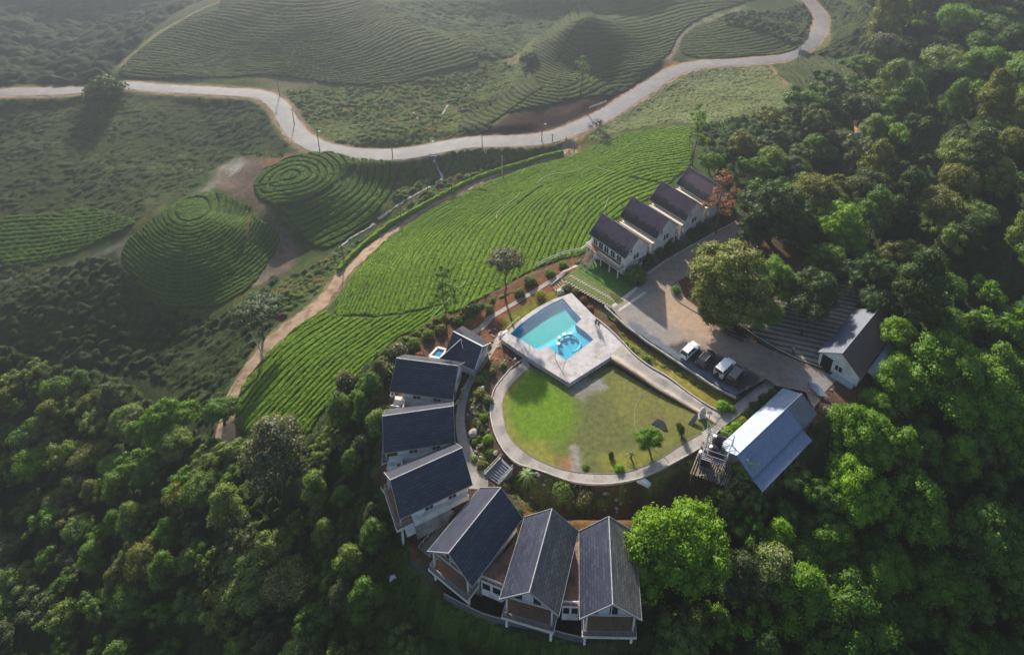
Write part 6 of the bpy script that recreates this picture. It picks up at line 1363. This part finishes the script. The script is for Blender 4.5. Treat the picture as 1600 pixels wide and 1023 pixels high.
    m.build('trunk' if kind not in ('shrub', 'ball') else 'stem', M_bark, r, smooth=True); npmesh('crown' if kind not in ('shrub', 'ball') else 'foliage', V, F, M_leaf, r, colors=C); return r
PR = {'grand': [tree_proto('great_tree', 14, 8, 'grand', s, .36, 1.5) for s in (61, 62, 63)], 'dome': [tree_proto('broadleaf_tree', 10, 5, 'dome', s, .31, 1.5) for s in (1, 2, 3, 4)], 'tall': [tree_proto('tall_tree', 13, 3.6, 'tall', s, .28, 1.5) for s in (11, 12, 13)], 'loose': [tree_proto('ragged_tree', 9.5, 4.4, 'loose', s, .29, 1.5) for s in (71, 72, 73, 74)], 'umbrella': [tree_proto('flat_topped_tree', 12.5, 3.6, 'umbrella', s, .28, 1.6) for s in (21, 22)],
      'feather': [tree_proto('slender_tree', 13, 3.0, 'feather', s, .26, 1.3) for s in (31, 32)], 'shrub': [tree_proto('shrub', 1.7, 1.2, 'shrub', s, .17, 1.6) for s in (41, 42, 43)], 'ball': [tree_proto('round_bush', 1.9, 1.3, 'ball', s, .13, 1.6) for s in (51, 52)]}
PH = dict(grand=(14, 8), loose=(9.5, 4.4), dome=(10, 5), tall=(13, 3.6), umbrella=(12.5, 3.6), feather=(13, 3.0), shrub=(1.7, 1.2), ball=(1.9, 1.3))
_used = set(); TREES = []
def put(kind, x, y, rad, col, label, group=None, blossom=0.0, base=None, hs=1.0, rr=random.Random(77), k=None, world=False):
    """crown centre at photograph pixel (x, y), crown radius rad metres (base: pixel of the foot)"""
    H0, R0 = PH[kind]; s = rad/R0; H = H0*s*hs
    p = np.array([x, y, float(hz(x, y))]) if world else (at(*base) if base else at(x, y, H*(.68 if kind not in ('shrub', 'ball') else .5)))
    P = PR[kind][k if k is not None else rr.randrange(len(PR[kind]))]
    c = P if P.name not in _used else copy_tree(P); _used.add(P.name)
    c.location = (p[0], p[1], p[2]-.1); c.rotation_euler = (0, 0, rr.uniform(0, 6.28)); c.scale = (s*rr.uniform(.88, 1.12), s*rr.uniform(.88, 1.12), s*hs); tag(c, label, {'shrub': 'shrub', 'ball': 'bush'}.get(kind, 'tree'), group)
    for ch in kids(c):
        if ch.name.startswith(('crown', 'foliage')): ch.color = (*col, blossom)
    TREES.append((p[0], p[1], rad)); return c
LIME, BRIGHT, MID, DEEP, OLIVE, GREY, RUST, PALE_G = (.14, .26, .012), (.095, .19, .014), (.072, .145, .018), (.034, .074, .018), (.115, .13, .022), (.075, .10, .042), (.19, .075, .035), (.12, .18, .036)
def pxr(x, y, r): p = at(x, y, 6); return r/FPX*float((p-[0, 0, CAMH])@FW)
KEY = [  # kind, x, y, radius px, colour, blossom, height factor, label
 ('dome', 1062, 826, 80, (.12, .225, .013), 0, 1.35, 'huge vivid lime green tree right beside the rightmost bottom cabin'), ('dome', 1052, 985, 56, PALE_G, 0, 1.0, 'light green tree at the bottom edge below the vivid lime tree'),
 ('tall', 1210, 888, 46, PALE_G, .9, .8, 'tree dotted with cream and orange blossom, right of the vivid lime tree'), ('dome', 1330, 945, 86, MID, 0, 1.1, 'wide mid green tree at the bottom, right of the blossoming tree'),
 ('dome', 1290, 835, 55, BRIGHT, 0, 1.0, 'fresh green tree above the wide bottom tree'), ('dome', 1345, 745, 58, LIME, 0, 1.1, 'bright yellow-green tree below the end of the metal shed'),
 ('dome', 1356, 660, 60, BRIGHT, 0, 1.1, 'bright green tree directly below the white house'), ('dome', 1488, 570, 80, BRIGHT, 0, 1.1, 'very wide bright green tree right of the white house'), ('dome', 1560, 610, 70, BRIGHT, 0, 1.2, 'wide bright green tree at the right edge, level with the metal shed'),
 ('dome', 1440, 770, 72, BRIGHT, 0, 1.2, 'bright green tree in the lower right wood, its top catching the sun'), ('dome', 1535, 815, 78, MID, 0, 1.2, 'large rounded mid green tree near the lower right edge'),
 ('dome', 1152, 420, 76, (.125, .165, .020), .75, .95, 'huge spreading olive green tree in the middle of the driveway'), ('dome', 1128, 462, 52, OLIVE, .35, .8, 'left lower crown of the driveway trees with reddish tips'), ('dome', 1212, 425, 44, BRIGHT, 0, 1.0, 'vivid green crown between the olive tree and the dark dome tree'), ('dome', 1275, 448, 56, DEEP, .25, .9, 'dark green dome shaped tree at the right of the driveway group'), ('dome', 1190, 488, 36, MID, 0, .75, 'low mid green tree over the bronze car'),
 ('dome', 1322, 342, 46, LIME, 0, 1.1, 'glowing bright green tree in the wood above the driveway'), ('dome', 1215, 312, 58, DEEP, 0, 1.1, 'large dark tree behind the farthest cottage'), 
 ('dome', 1283, 222, 32, MID, 0, 1, 'rounded mid green tree left of the small orange roof'), ('dome', 1160, 215, 30, OLIVE, .5, 1, 'olive tree with reddish tips at the top corner of the tea field'), ('dome', 1215, 215, 30, DEEP, .4, 1, 'dark tree with red sprigs above the cottages'), ('dome', 1110, 250, 20, BRIGHT, 0, .9, 'small bright tree at the back of the cottages'),
 ('dome', 1255, 185, 20, DEEP, 0, 1, 'small dark round tree at the end of the sandy side track'), ('dome', 1265, 285, 36, MID, 0, 1, 'mid green tree above the glowing one'), ('dome', 1368, 420, 50, DEEP, 0, 1, 'dark tree above the white house'), ('dome', 1240, 262, 26, GREY, 0, 1, 'grey-green tree in the wood above the cottages'),
 ('tall', 425, 700, 44, GREY, 1.0, 1.0, 'large grey-green tree covered in pale blossom at the foot of the tea field'), ('tall', 452, 672, 24, GREY, 1.0, .9, 'smaller pale blossoming tree touching the large one'), ('dome', 398, 878, 62, PALE_G, .4, .9, 'broad pale green tree in the lower left wood'), ('dome', 455, 905, 44, OLIVE, .8, .8, 'yellow-green blossoming tree right of the broad pale one'),
 ('dome', 260, 645, 46, BRIGHT, 0, 1.1, 'sunlit green tree at the edge of the left wood'), ('dome', 1250, 345, 44, DEEP, 0, 1, 'dark green tree left of the glowing bright tree'), ('dome', 1375, 470, 34, DEEP, 0, .9, 'dark tree touching the upper end of the white house'), ('dome', 1180, 350, 34, DEEP, 0, .9, 'dark tree at the back corner of the driveway'), ('dome', 1295, 400, 40, MID, 0, .9, 'mid green tree directly above the dark dome tree'),
 ('dome', 345, 640, 26, MID, 0, 1, 'mid green tree beside the lower end of the dirt track')]
for kd, x, y, rp, col, bl, hf, lb in KEY:
    _r = pxr(x, y, rp); _g = kd == 'dome' and _r > 4.6; put('grand' if _g else kd, x, y, _r, col, lb, None, bl, hs=hf)
put('feather', 0, 0, 3.9, (.21, .10, .06), 'rust red tree in front of the farthest cottage', None, 0, base=(1119, 366), hs=.95, k=0)
put('feather', 0, 0, 3.1, MID, 'tall slender airy tree standing at the edge of the tea field left of the pool', base=(698, 506), k=0)
put('umbrella', 0, 0, 3.3, GREY, 'flat topped tree with grey-pink blossom behind the pool', None, .9, base=(790, 467))
put('umbrella', 0, 0, 4.6, DEEP, 'dark spreading tree standing alone beside the dirt track', None, 0, base=(413, 528), hs=.62, k=1)
put('feather', 0, 0, 3.4, MID, 'slender hazy tree on the hill slope right of centre', base=(908, 152), k=1); put('feather', 0, 0, 3.2, MID, 'slender pine like tree above the woods below the side track', base=(1264, 208), k=1, hs=1.0)
put('feather', 0, 0, 3.8, BRIGHT, 'tall thin leafy tree with bare forked stems behind the farthest cottage', base=(1082, 258), k=1, hs=1.1)
put('dome', 1246, 64, 2.4, GREY, 'small pale tree standing at the far bend of the road', hs=.9); put('shrub', 828, 88, 5.0, DEEP, 'dark clump of trees in the gap between the two hazy hills', hs=.9); put('shrub', 160, 132, 6.0, DEEP, 'dark trees leaning over the road at the far left', hs=1.0)
put('dome', 1014, 684, 2.1, BRIGHT, 'small dark leaved tree on the right side of the lawn', hs=.8)
put('shrub', 993, 424, 2.5, MID, 'dense dark bush tree in front of the stair cottage', None, .4, hs=1.1)
put('loose', 352, 702, 3.2, PALE_G, 'pale green ragged tree hiding the lower end of the dirt track', None, .3, hs=.9); put('loose', 0, 0, 2.9, OLIVE, 'straggly olive tree leaning over the near end of the metal shed', None, .5, base=(1152, 782), hs=.95); put('loose', 0, 0, 2.4, MID, 'small ragged green tree against the end wall of the metal shed', None, 0, base=(1176, 790), hs=.9); put('loose', 1135, 785, 3.2, MID, 'green tree between the vivid lime tree and the metal shed', None, 0, hs=.9)
put('loose', 1240, 745, 3.0, PALE_G, 'pale green ragged tree right below the metal shed', None, 0, hs=.9); put('loose', 1215, 800, 3.4, MID, 'ragged green tree above the blossoming tree', None, .2, hs=.9)
# labelled fill of the woods
CW = {LIME: 'bright lime', BRIGHT: 'fresh green', MID: 'mid green', DEEP: 'dark green', OLIVE: 'olive', GREY: 'grey-green', PALE_G: 'pale green'}
LM = [((1400, 60), 'high in the upper right wood'), ((1560, 60), 'in the top right corner'), ((1480, 180), 'in the upper right wood'), ((1380, 230), 'right of the small orange roof'), ((1580, 250), 'high on the right edge'), ((1440, 330), 'in the wood behind the white house'), ((1560, 420), 'at the right edge, mid height'),
      ((1330, 260), 'below the small orange roof'), ((1190, 250), 'in the wood above the cottages'), ((1300, 390), 'behind the dark dome tree'), ((1500, 690), 'among the bright lower right crowns'), ((1580, 940), 'in the bottom right corner'), ((1460, 930), 'at the bottom right'), ((1240, 780), 'below the metal shed'), ((1150, 850), 'right of the vivid lime tree'), ((1180, 990), 'at the bottom below the blossoming tree'),
      ((500, 720), 'left of the second dark cabin'), ((560, 820), 'left of the third dark cabin'), ((540, 640), 'left of the uppermost dark cabin'), ((480, 960), 'at the bottom edge left of centre'), ((300, 780), 'in the lower left wood'), ((330, 980), 'at the bottom edge in the lower left wood'), ((150, 700), 'in the dark left wood'), ((60, 850), 'low on the left edge'), ((120, 980), 'in the bottom left corner'), ((60, 640), 'at the left edge below the hillocks'), ((620, 960), 'below the curved retaining wall')]
def auto_label(kind, x, y, rad, col):
    where = min(LM, key=lambda l: (l[0][0]-x)**2+(l[0][1]-y)**2)[1]; sz = 'small' if rad < 2.6 else 'medium' if rad < 3.8 else 'large'
    if kind == 'shrub': sz = 'low'
    return f"{sz} {CW.get(col, 'green')} {'shrub' if kind == 'shrub' else 'tree'} {where}"
def proj(p):
    v = np.asarray(p)-[0, 0, CAMH]; d = v@FW; return CX+FPX*(v@CA)/d, CY-FPX*(v@CB)/d
def fill(poly, n, rmin, rmax, cols, kinds, group, seed, sep=1.45, tries=9000, hs=(.8, 1.25)):
    rr = random.Random(seed); P = np.array(pl(poly)); W = G2([q for q in pl(poly)], 5)[:, :2]; lo, hi = W.min(0), W.max(0); k = 0
    for _ in range(tries):
        if k >= n: break
        x, y = rr.uniform(lo[0], hi[0]), rr.uniform(lo[1], hi[1])
        if not inpoly(np.array([x]), np.array([y]), W)[0]: continue
        kd = rr.choice(kinds); h_ = rr.uniform(*hs)
        # depth factor keeps the far crowns large enough to close the canopy
        rad = rr.uniform(rmin, rmax)*(1.0 if y < 130 else 1.0+min(.5, (y-130)/200))*(.3 if kd == 'shrub' else .8 if kd in ('tall', 'umbrella') else 1)
        if any((x-a)**2+(y-b)**2 < ((rad+c_)*sep*.5)**2 for a, b, c_ in TREES): continue
        u, v = proj((x, y, float(hz(x, y))+5))
        if not (-90 < u < 1690 and -70 < v < 1120): continue
        if any(x0 < u < x1 and y0 < v < y1 for x0, y0, x1, y1 in KEEPOUT): continue
        c = rr.choice(cols); put(kd, x, y, rad, c, auto_label(kd, u, v, rad, c), group, rr.choice((0, 0, 0, .35)), hs=h_, rr=rr, world=True); k += 1
    return k
KEEPOUT = [(590, 540, 1010, 990), (690, 850, 930, 1000), (1020, 360, 1110, 480), (1325, 185, 1362, 222), (1030, 470, 1260, 740), (1260, 440, 1400, 590), (1130, 640, 1300, 760), (1340, 250, 1395, 285)]
nA = fill("1150 215 1220 180 1300 150 1345 110 1360 60 1350 -60 1700 -60 1700 520 1420 500 1400 440 1300 400 1240 350 1180 310", 150, 3.6, 5.8, [MID, DEEP, MID, GREY, BRIGHT, OLIVE, DEEP, PALE_G], ['dome', 'loose', 'dome', 'tall', 'loose'], 'trees of the upper right wood', 5, 1.12)
nB = fill("1400 590 1400 490 1700 480 1700 1130 1000 1130 1010 950 1150 930 1160 800 1240 760 1310 680", 80, 3.0, 4.8, [MID, BRIGHT, DEEP, MID, BRIGHT, LIME], ['dome', 'loose', 'tall', 'loose'], 'trees of the lower right wood', 6, 1.08)
nC = fill("470 700 520 650 560 590 590 560 590 690 590 780 600 850 640 900 560 930 480 900 470 820 480 760", 34, 1.7, 2.9, [MID, GREY, PALE_G, MID, PALE_G], ['loose', 'tall', 'tall', 'shrub'], 'trees on the slope left of the dark cabins', 7, 1.2)
nD = fill("-100 590 80 560 200 610 300 660 345 700 400 740 480 800 480 920 640 950 800 1060 700 1130 -100 1130", 125, 2.2, 3.7, [MID, MID, BRIGHT, PALE_G, GREY, OLIVE, PALE_G], ['loose', 'tall', 'loose', 'dome', 'loose'], 'trees of the lower left wood', 8, 1.1)
fill('540 850 620 880 700 950 800 1000 900 1018 1000 1010 1000 1045 470 1045 480 950', 40, 3.0, 5.0, [MID, BRIGHT, PALE_G, MID, OLIVE], ['shrub', 'shrub', 'shrub', 'loose'], 'bushes among the creepers below the wall', 9, 1.1, hs=(.6, 1.0))
print('TREES', nA, nB, nC, nD)
M_under = mat_scrub('undergrowth_leaves', [(.018, .034, .012), (.035, .06, .016), (.05, .075, .022), (.028, .05, .018)])
scrub('undergrowth', "1140 190 1260 160 1350 90 1360 -60 1700 -60 1700 480 1430 470 1380 440 1240 355 1160 310 1110 262 1085 205", .8, M_under, 'dark undergrowth filling the gaps of the upper right wood', 2.4, 2.4, .95, 201, cat='undergrowth', leaf=(3.5, .6))
scrub('undergrowth', "1290 650 1400 580 1430 500 1700 480 1700 1100 1000 1080 1010 850 1150 790 1230 750", .5, M_under, 'dark undergrowth below the trees of the lower right wood', 2.0, 1.9, .95, 211, cat='undergrowth', leaf=(5, .4))
scrub('undergrowth', "-60 560 60 560 200 600 340 690 400 680 440 700 520 640 585 560 590 700 590 790 620 850 500 900 400 1000 400 1080 -60 1080", .5, M_under, 'dark undergrowth below the trees of the lower left wood', 1.8, 1.7, .95, 221, cat='undergrowth', leaf=(5, .4))
# shrubs of the garden and the slopes
SH = [  # kind, x, y, radius, colour, blossom, height, label
 ('shrub', 540, 592, 2.3, GREY, 1, 1.5, 'tall grey-pink blossoming shrub at the edge of the tea field'), ('shrub', 600, 578, 2.4, DEEP, .9, 1.0, 'dark shrub with pink blossom left of the uppermost dark cabin'), ('shrub', 622, 545, 1.9, GREY, 1, 1, 'pale flowering shrub above the uppermost dark cabin'), ('shrub', 645, 535, 1.5, MID, .5, 1.1, 'green shrub above the uppermost dark cabin'), ('shrub', 560, 625, 1.9, MID, 0, 1, 'mid green shrub between the tea field and the cabins'), ('shrub', 585, 610, 1.6, PALE_G, .7, 1, 'pale leafy shrub left of the uppermost dark cabin'), ('shrub', 575, 650, 1.8, DEEP, .4, 1, 'dark shrub left of the second dark cabin'), ('shrub', 598, 640, 1.2, BRIGHT, 0, 1, 'small fresh green shrub at the corner of the second dark cabin'),
 ('shrub', 668, 520, 1.4, PALE_G, .3, 1, 'pale green shrub on the bank above the plunge pool'), ('shrub', 688, 512, 1.3, OLIVE, .2, 1, 'olive shrub by the foot of the slender tree'), ('shrub', 655, 555, 1.2, RUST, .4, .8, 'reddish shrub beside the plunge pool'), ('shrub', 716, 500, 1.2, DEEP, .2, 1, 'dark shrub on the tea edge right of the slender tree'), ('shrub', 740, 480, 1.3, DEEP, 0, 1, 'dark shrub between the two edge trees'), ('shrub', 765, 480, 1.1, MID, .5, 1, 'small shrub below the flat topped tree'), ('shrub', 812, 455, 1.2, GREY, .6, 1, 'grey shrub right of the flat topped tree'), ('shrub', 828, 436, 1.5, MID, .8, 1, 'pale flowering shrub above the walkway'), ('shrub', 860, 425, 1.2, BRIGHT, 0, .9, 'fresh green shrub below the fence'), ('shrub', 880, 412, 1.2, BRIGHT, 0, .9, 'fresh green shrub close to the fence corner'), ('shrub', 906, 408, 1.0, PALE_G, .5, .8, 'small pale shrub at the fence end by the cottage stairs'),
 ('ball', 845, 460, 1.35, (.24, .24, .02), 0, .7, 'yellow-green clipped oval bush above the pool'), ('ball', 878, 766, 1.75, PALE_G, 0, 1, 'round light green bush below the ring path'), ('ball', 914, 776, 1.75, OLIVE, .8, .95, 'round bush speckled with pale flowers below the ring path'), ('ball', 938, 782, 1.3, OLIVE, .5, .9, 'smaller round bush attached to the speckled one'), ('ball', 1056, 452, .95, BRIGHT, 0, .9, 'small bright round bush at the tip of the driveway island'), ('ball', 1095, 483, .8, BRIGHT, 0, .9, 'small round bush on the edge of the driveway island'),
 ('shrub', 1130, 632, 1.35, LIME, 0, .9, 'bright lime bush at the corner of the two garden paths'), ('shrub', 1143, 636, .9, LIME, .3, .8, 'smaller lime bush next to the corner bush'), ('shrub', 1150, 619, .9, PALE_G, 0, .7, 'pale bush by the end of the low parking wall'), ('ball', 1172, 645, .95, MID, 0, 1, 'round mid green bush along the metal shed'), ('shrub', 1162, 655, .9, (.22, .25, .03), 0, .9, 'yellow-green bush along the metal shed, second from the round one'), ('shrub', 1151, 664, 1.0, LIME, 0, .9, 'lime bush along the metal shed'), ('shrub', 1138, 673, 1.1, LIME, 0, .9, 'lime bush nearest the water tanks'), ('shrub', 1183, 634, 1.3, DEEP, 0, 1, 'dark leafy shrub by the middle of the metal shed'), ('shrub', 1196, 622, 1.4, DEEP, 0, 1, 'dark palm like shrub near the upper end of the metal shed'), ('shrub', 1208, 612, 1.0, MID, 0, 1, 'dark shrub at the upper corner of the metal shed'),
 ('shrub', 985, 545, .9, BRIGHT, 0, .9, 'first green bush in the grass strip right of the deck'), ('shrub', 1010, 559, .95, BRIGHT, 0, .8, 'second green bush in the grass strip right of the deck'), ('shrub', 978, 535, .6, LIME, .2, .8, 'small lime bush at the top of the grass strip'),
 ('shrub', 1012, 402, 1.7, DEEP, 0, 1.1, 'dark shrub between the first two cottages'), ('shrub', 1030, 392, 1.6, DEEP, .3, 1, 'dark hedge bush in front of the second cottage'), ('shrub', 1046, 383, 1.6, DEEP, .2, 1, 'dark hedge bush right of the second cottage entrance'), ('shrub', 1082, 362, 1.7, DEEP, 0, 1, 'dark hedge bush in front of the third cottage'), ('shrub', 1097, 353, 1.6, DEEP, .1, 1, 'dark hedge bush right of the third cottage entrance'), ('shrub', 1128, 338, 1.7, DEEP, 0, 1, 'dark hedge bush under the rust red tree'), ('shrub', 1140, 325, 1.8, DEEP, 0, 1, 'dark bush at the far end of the cottage row'),
 ('shrub', 887, 447, 1.2, OLIVE, .9, .9, 'orange tipped plants by the top corner of the pool deck'), ('shrub', 900, 453, 1.1, OLIVE, .9, .9, 'orange tipped plants along the deck edge'), ('shrub', 912, 466, .9, RUST, .5, .9, 'reddish plants along the upper deck edge'), ('shrub', 922, 480, .8, RUST, .3, .8, 'reddish brown plants halfway down the deck edge'),
 ('shrub', 724, 565, 1.0, BRIGHT, 0, .9, 'green shrub beside the cabin path near the hip roof'), ('shrub', 739, 552, 1.0, MID, .5, .9, 'green shrub at the wall of the hip roofed cabin'), ('shrub', 762, 540, .8, OLIVE, .4, .8, 'small olive shrub left of the deck tip'), ('shrub', 750, 590, .9, PALE_G, .7, .8, 'flowering shrub at the top of the garden bed'), ('shrub', 768, 578, .9, OLIVE, .6, .8, 'yellow flowering shrub near the deck corner'), ('shrub', 750, 613, 1.2, OLIVE, .9, .9, 'large yellow flowering shrub in the garden bed'), ('shrub', 762, 622, 1.0, PALE_G, .8, .9, 'cream flowering shrub in the garden bed'), ('shrub', 756, 650, .8, BRIGHT, 0, .9, 'small fresh shrub in the middle of the garden bed'), ('shrub', 742, 688, .7, BRIGHT, 0, .8, 'small shrub beside the large boulder'), ('shrub', 763, 684, 1.0, LIME, 0, .8, 'round lime shrub in the lower garden bed'), ('shrub', 741, 715, .7, LIME, 0, .8, 'small lime shrub above the garden steps'), ('shrub', 752, 725, .8, OLIVE, 0, 1, 'narrow olive shrub left of the garden steps'), ('shrub', 768, 704, .6, BRIGHT, 0, .8, 'tiny fresh shrub at the lower end of the bed'), ('shrub', 790, 757, .9, OLIVE, .7, .9, 'yellow flowering shrub right of the garden steps'), ('shrub', 806, 752, .8, MID, 0, .8, 'small green shrub below the garden palm'), ('shrub', 811, 800, .9, DEEP, 0, 1.2, 'dark shrub on the flat roof right of the diagonal cabin'), ('shrub', 900, 868, .6, DEEP, 0, 1.2, 'dark shrub on the narrow flat roof'),
 ('ball', 1065, 672, .55, DEEP, 0, 2.6, 'dark narrow cypress bush on the lawn'), ('ball', 1061, 664, .5, DEEP, 0, 1.2, 'small dark round bush on the lawn'), ('ball', 955, 710, .5, DEEP, 0, 1.4, 'small dark topiary ball on the lower lawn'), ('shrub', 968, 730, .9, LIME, 0, .8, 'bright lime bush on the lower lawn edge'), ('shrub', 915, 728, .6, BRIGHT, 0, .8, 'small green bush on the lower lawn edge'), ('shrub', 1078, 720, 1.0, OLIVE, .5, .8, 'olive flowering shrub below the tank tower'), ('shrub', 1130, 740, 1.6, OLIVE, .5, 1.1, 'straggly olive shrub beside the tank tower planks'), ('shrub', 1165, 725, 2.3, PALE_G, .3, 1.2, 'light feathery shrub overhanging the metal shed roof'), ('shrub', 1150, 755, 2.2, MID, .4, 1.1, 'mid green shrub below the metal shed'),
 ('shrub', 1010, 555, .01, BRIGHT, 0, 1, '')]
for kd, x, y, rad, col, bl, hf, lb in SH:
    if lb: put(kd, x, y, rad, col, lb, None, bl, hs=hf)
# palms
def palm(name, base, h, n, L, label, col=(.07, .13, .03), seed=1):
    rr = random.Random(seed); p = at(*base); r = empty(name, tuple(p), 0, label, 'palm'); MB().tube([(0, 0, -.2), (.1, 0, h*.5), (0, 0, h)], [.16, .13, .11], 8).build('trunk', M_bark, r)
    mt = speck('palm_frond', col, tuple(v*1.6 for v in col), 3, .5, .4)
    for k in range(n):
        a = 2*math.pi*k/n+rr.uniform(-.2, .2); e = rr.uniform(.5, 1.2); m = MB(); pts = []
        for i in range(9): t = i/8; pts.append(Vector((math.cos(a)*L*t*math.cos(e*(1-t)), math.sin(a)*L*t*math.cos(e*(1-t)), h+L*.55*math.sin(e)*t-L*.75*t*t)))
        for i in range(1, 9):
            d = (pts[i]-pts[i-1]); s = d.cross(Vector((0, 0, 1))).normalized()
            w_ = L*.22*math.sin(math.pi*min(1, i/8*.9+.08))
            for sg in (1, -1):
                for j in range(3):
                    b = pts[i-1].lerp(pts[i], j/3); q = b+s*sg*w_+d*.55-Vector((0, 0, w_*.25)); m.add([b, b+d*.22, q], [(0, 1, 2)])
        m.tube(pts, [.03]*9, 4); m.build('frond', mt, r)
    return r
palm('palm', (1328, 462), 2.6, 11, 3.0, 'palm with a star of fronds above the striped yard', (.10, .15, .04)); palm('palm', (824, 752), 1.6, 12, 1.7, 'light green palm below the ring path', (.09, .16, .03), 2); palm('spiky_plant', (985, 715), .9, 7, .9, 'small dark spiky palm on the lower lawn', (.02, .04, .02), 3); palm('palm', (1196, 626), .8, 9, 1.5, 'low dark palm by the wall of the metal shed', (.03, .06, .02), 4)

for ps in PR.values():
    for q in ps:
        if q.name not in _used:
            for ch in kids(q): bpy.data.objects.remove(ch, do_unlink=True)
            bpy.data.objects.remove(q, do_unlink=True)
# ------------------------------------------------------------------ tell look-alike trees of one spot apart by their order
_ord = ['first', 'second', 'third', 'fourth', 'fifth', 'sixth', 'seventh', 'eighth', 'ninth', 'tenth', 'eleventh', 'twelfth', 'thirteenth', 'fourteenth', 'fifteenth', 'sixteenth']
_by = {}
for o in bpy.data.objects:
    if o.parent is None and str(o.get('group', '')).startswith('trees of') or str(o.get('group', '')).startswith(('trees on', 'bushes')): _by.setdefault(o['label'], []).append(o)
for lb_, os_ in _by.items():
    if len(os_) > 1:
        os_.sort(key=lambda o: proj(np.array(o.location))[0])
        for i, o in enumerate(os_): o['label'] = lb_+', '+(('left', 'right')[i] if len(os_) == 2 else (_ord[i] if i < 16 else 'last')+' from left')
# ================================================================== HAZE
_zl = float(MZ.min())-1; hb_ = MB().box(-1600, 1600, -450, 2700, _zl, 160).build('haze', None)
_t = bpy.data.materials.new('haze_air'); _t.use_nodes = True; _n = _t.node_tree; _n.nodes.clear(); _o = _n.nodes.new('ShaderNodeOutputMaterial'); _v = _n.nodes.new('ShaderNodeVolumePrincipled')
_v.inputs['Color'].default_value = (.74, .85, 1.0, 1); _v.inputs['Density'].default_value = HAZE; _v.inputs['Anisotropy'].default_value = .75; _n.links.new(_v.outputs[0], _o.inputs['Volume'])
hb_.data.materials.append(_t); tag(hb_, 'thin morning haze over the valley', kind='stuff')
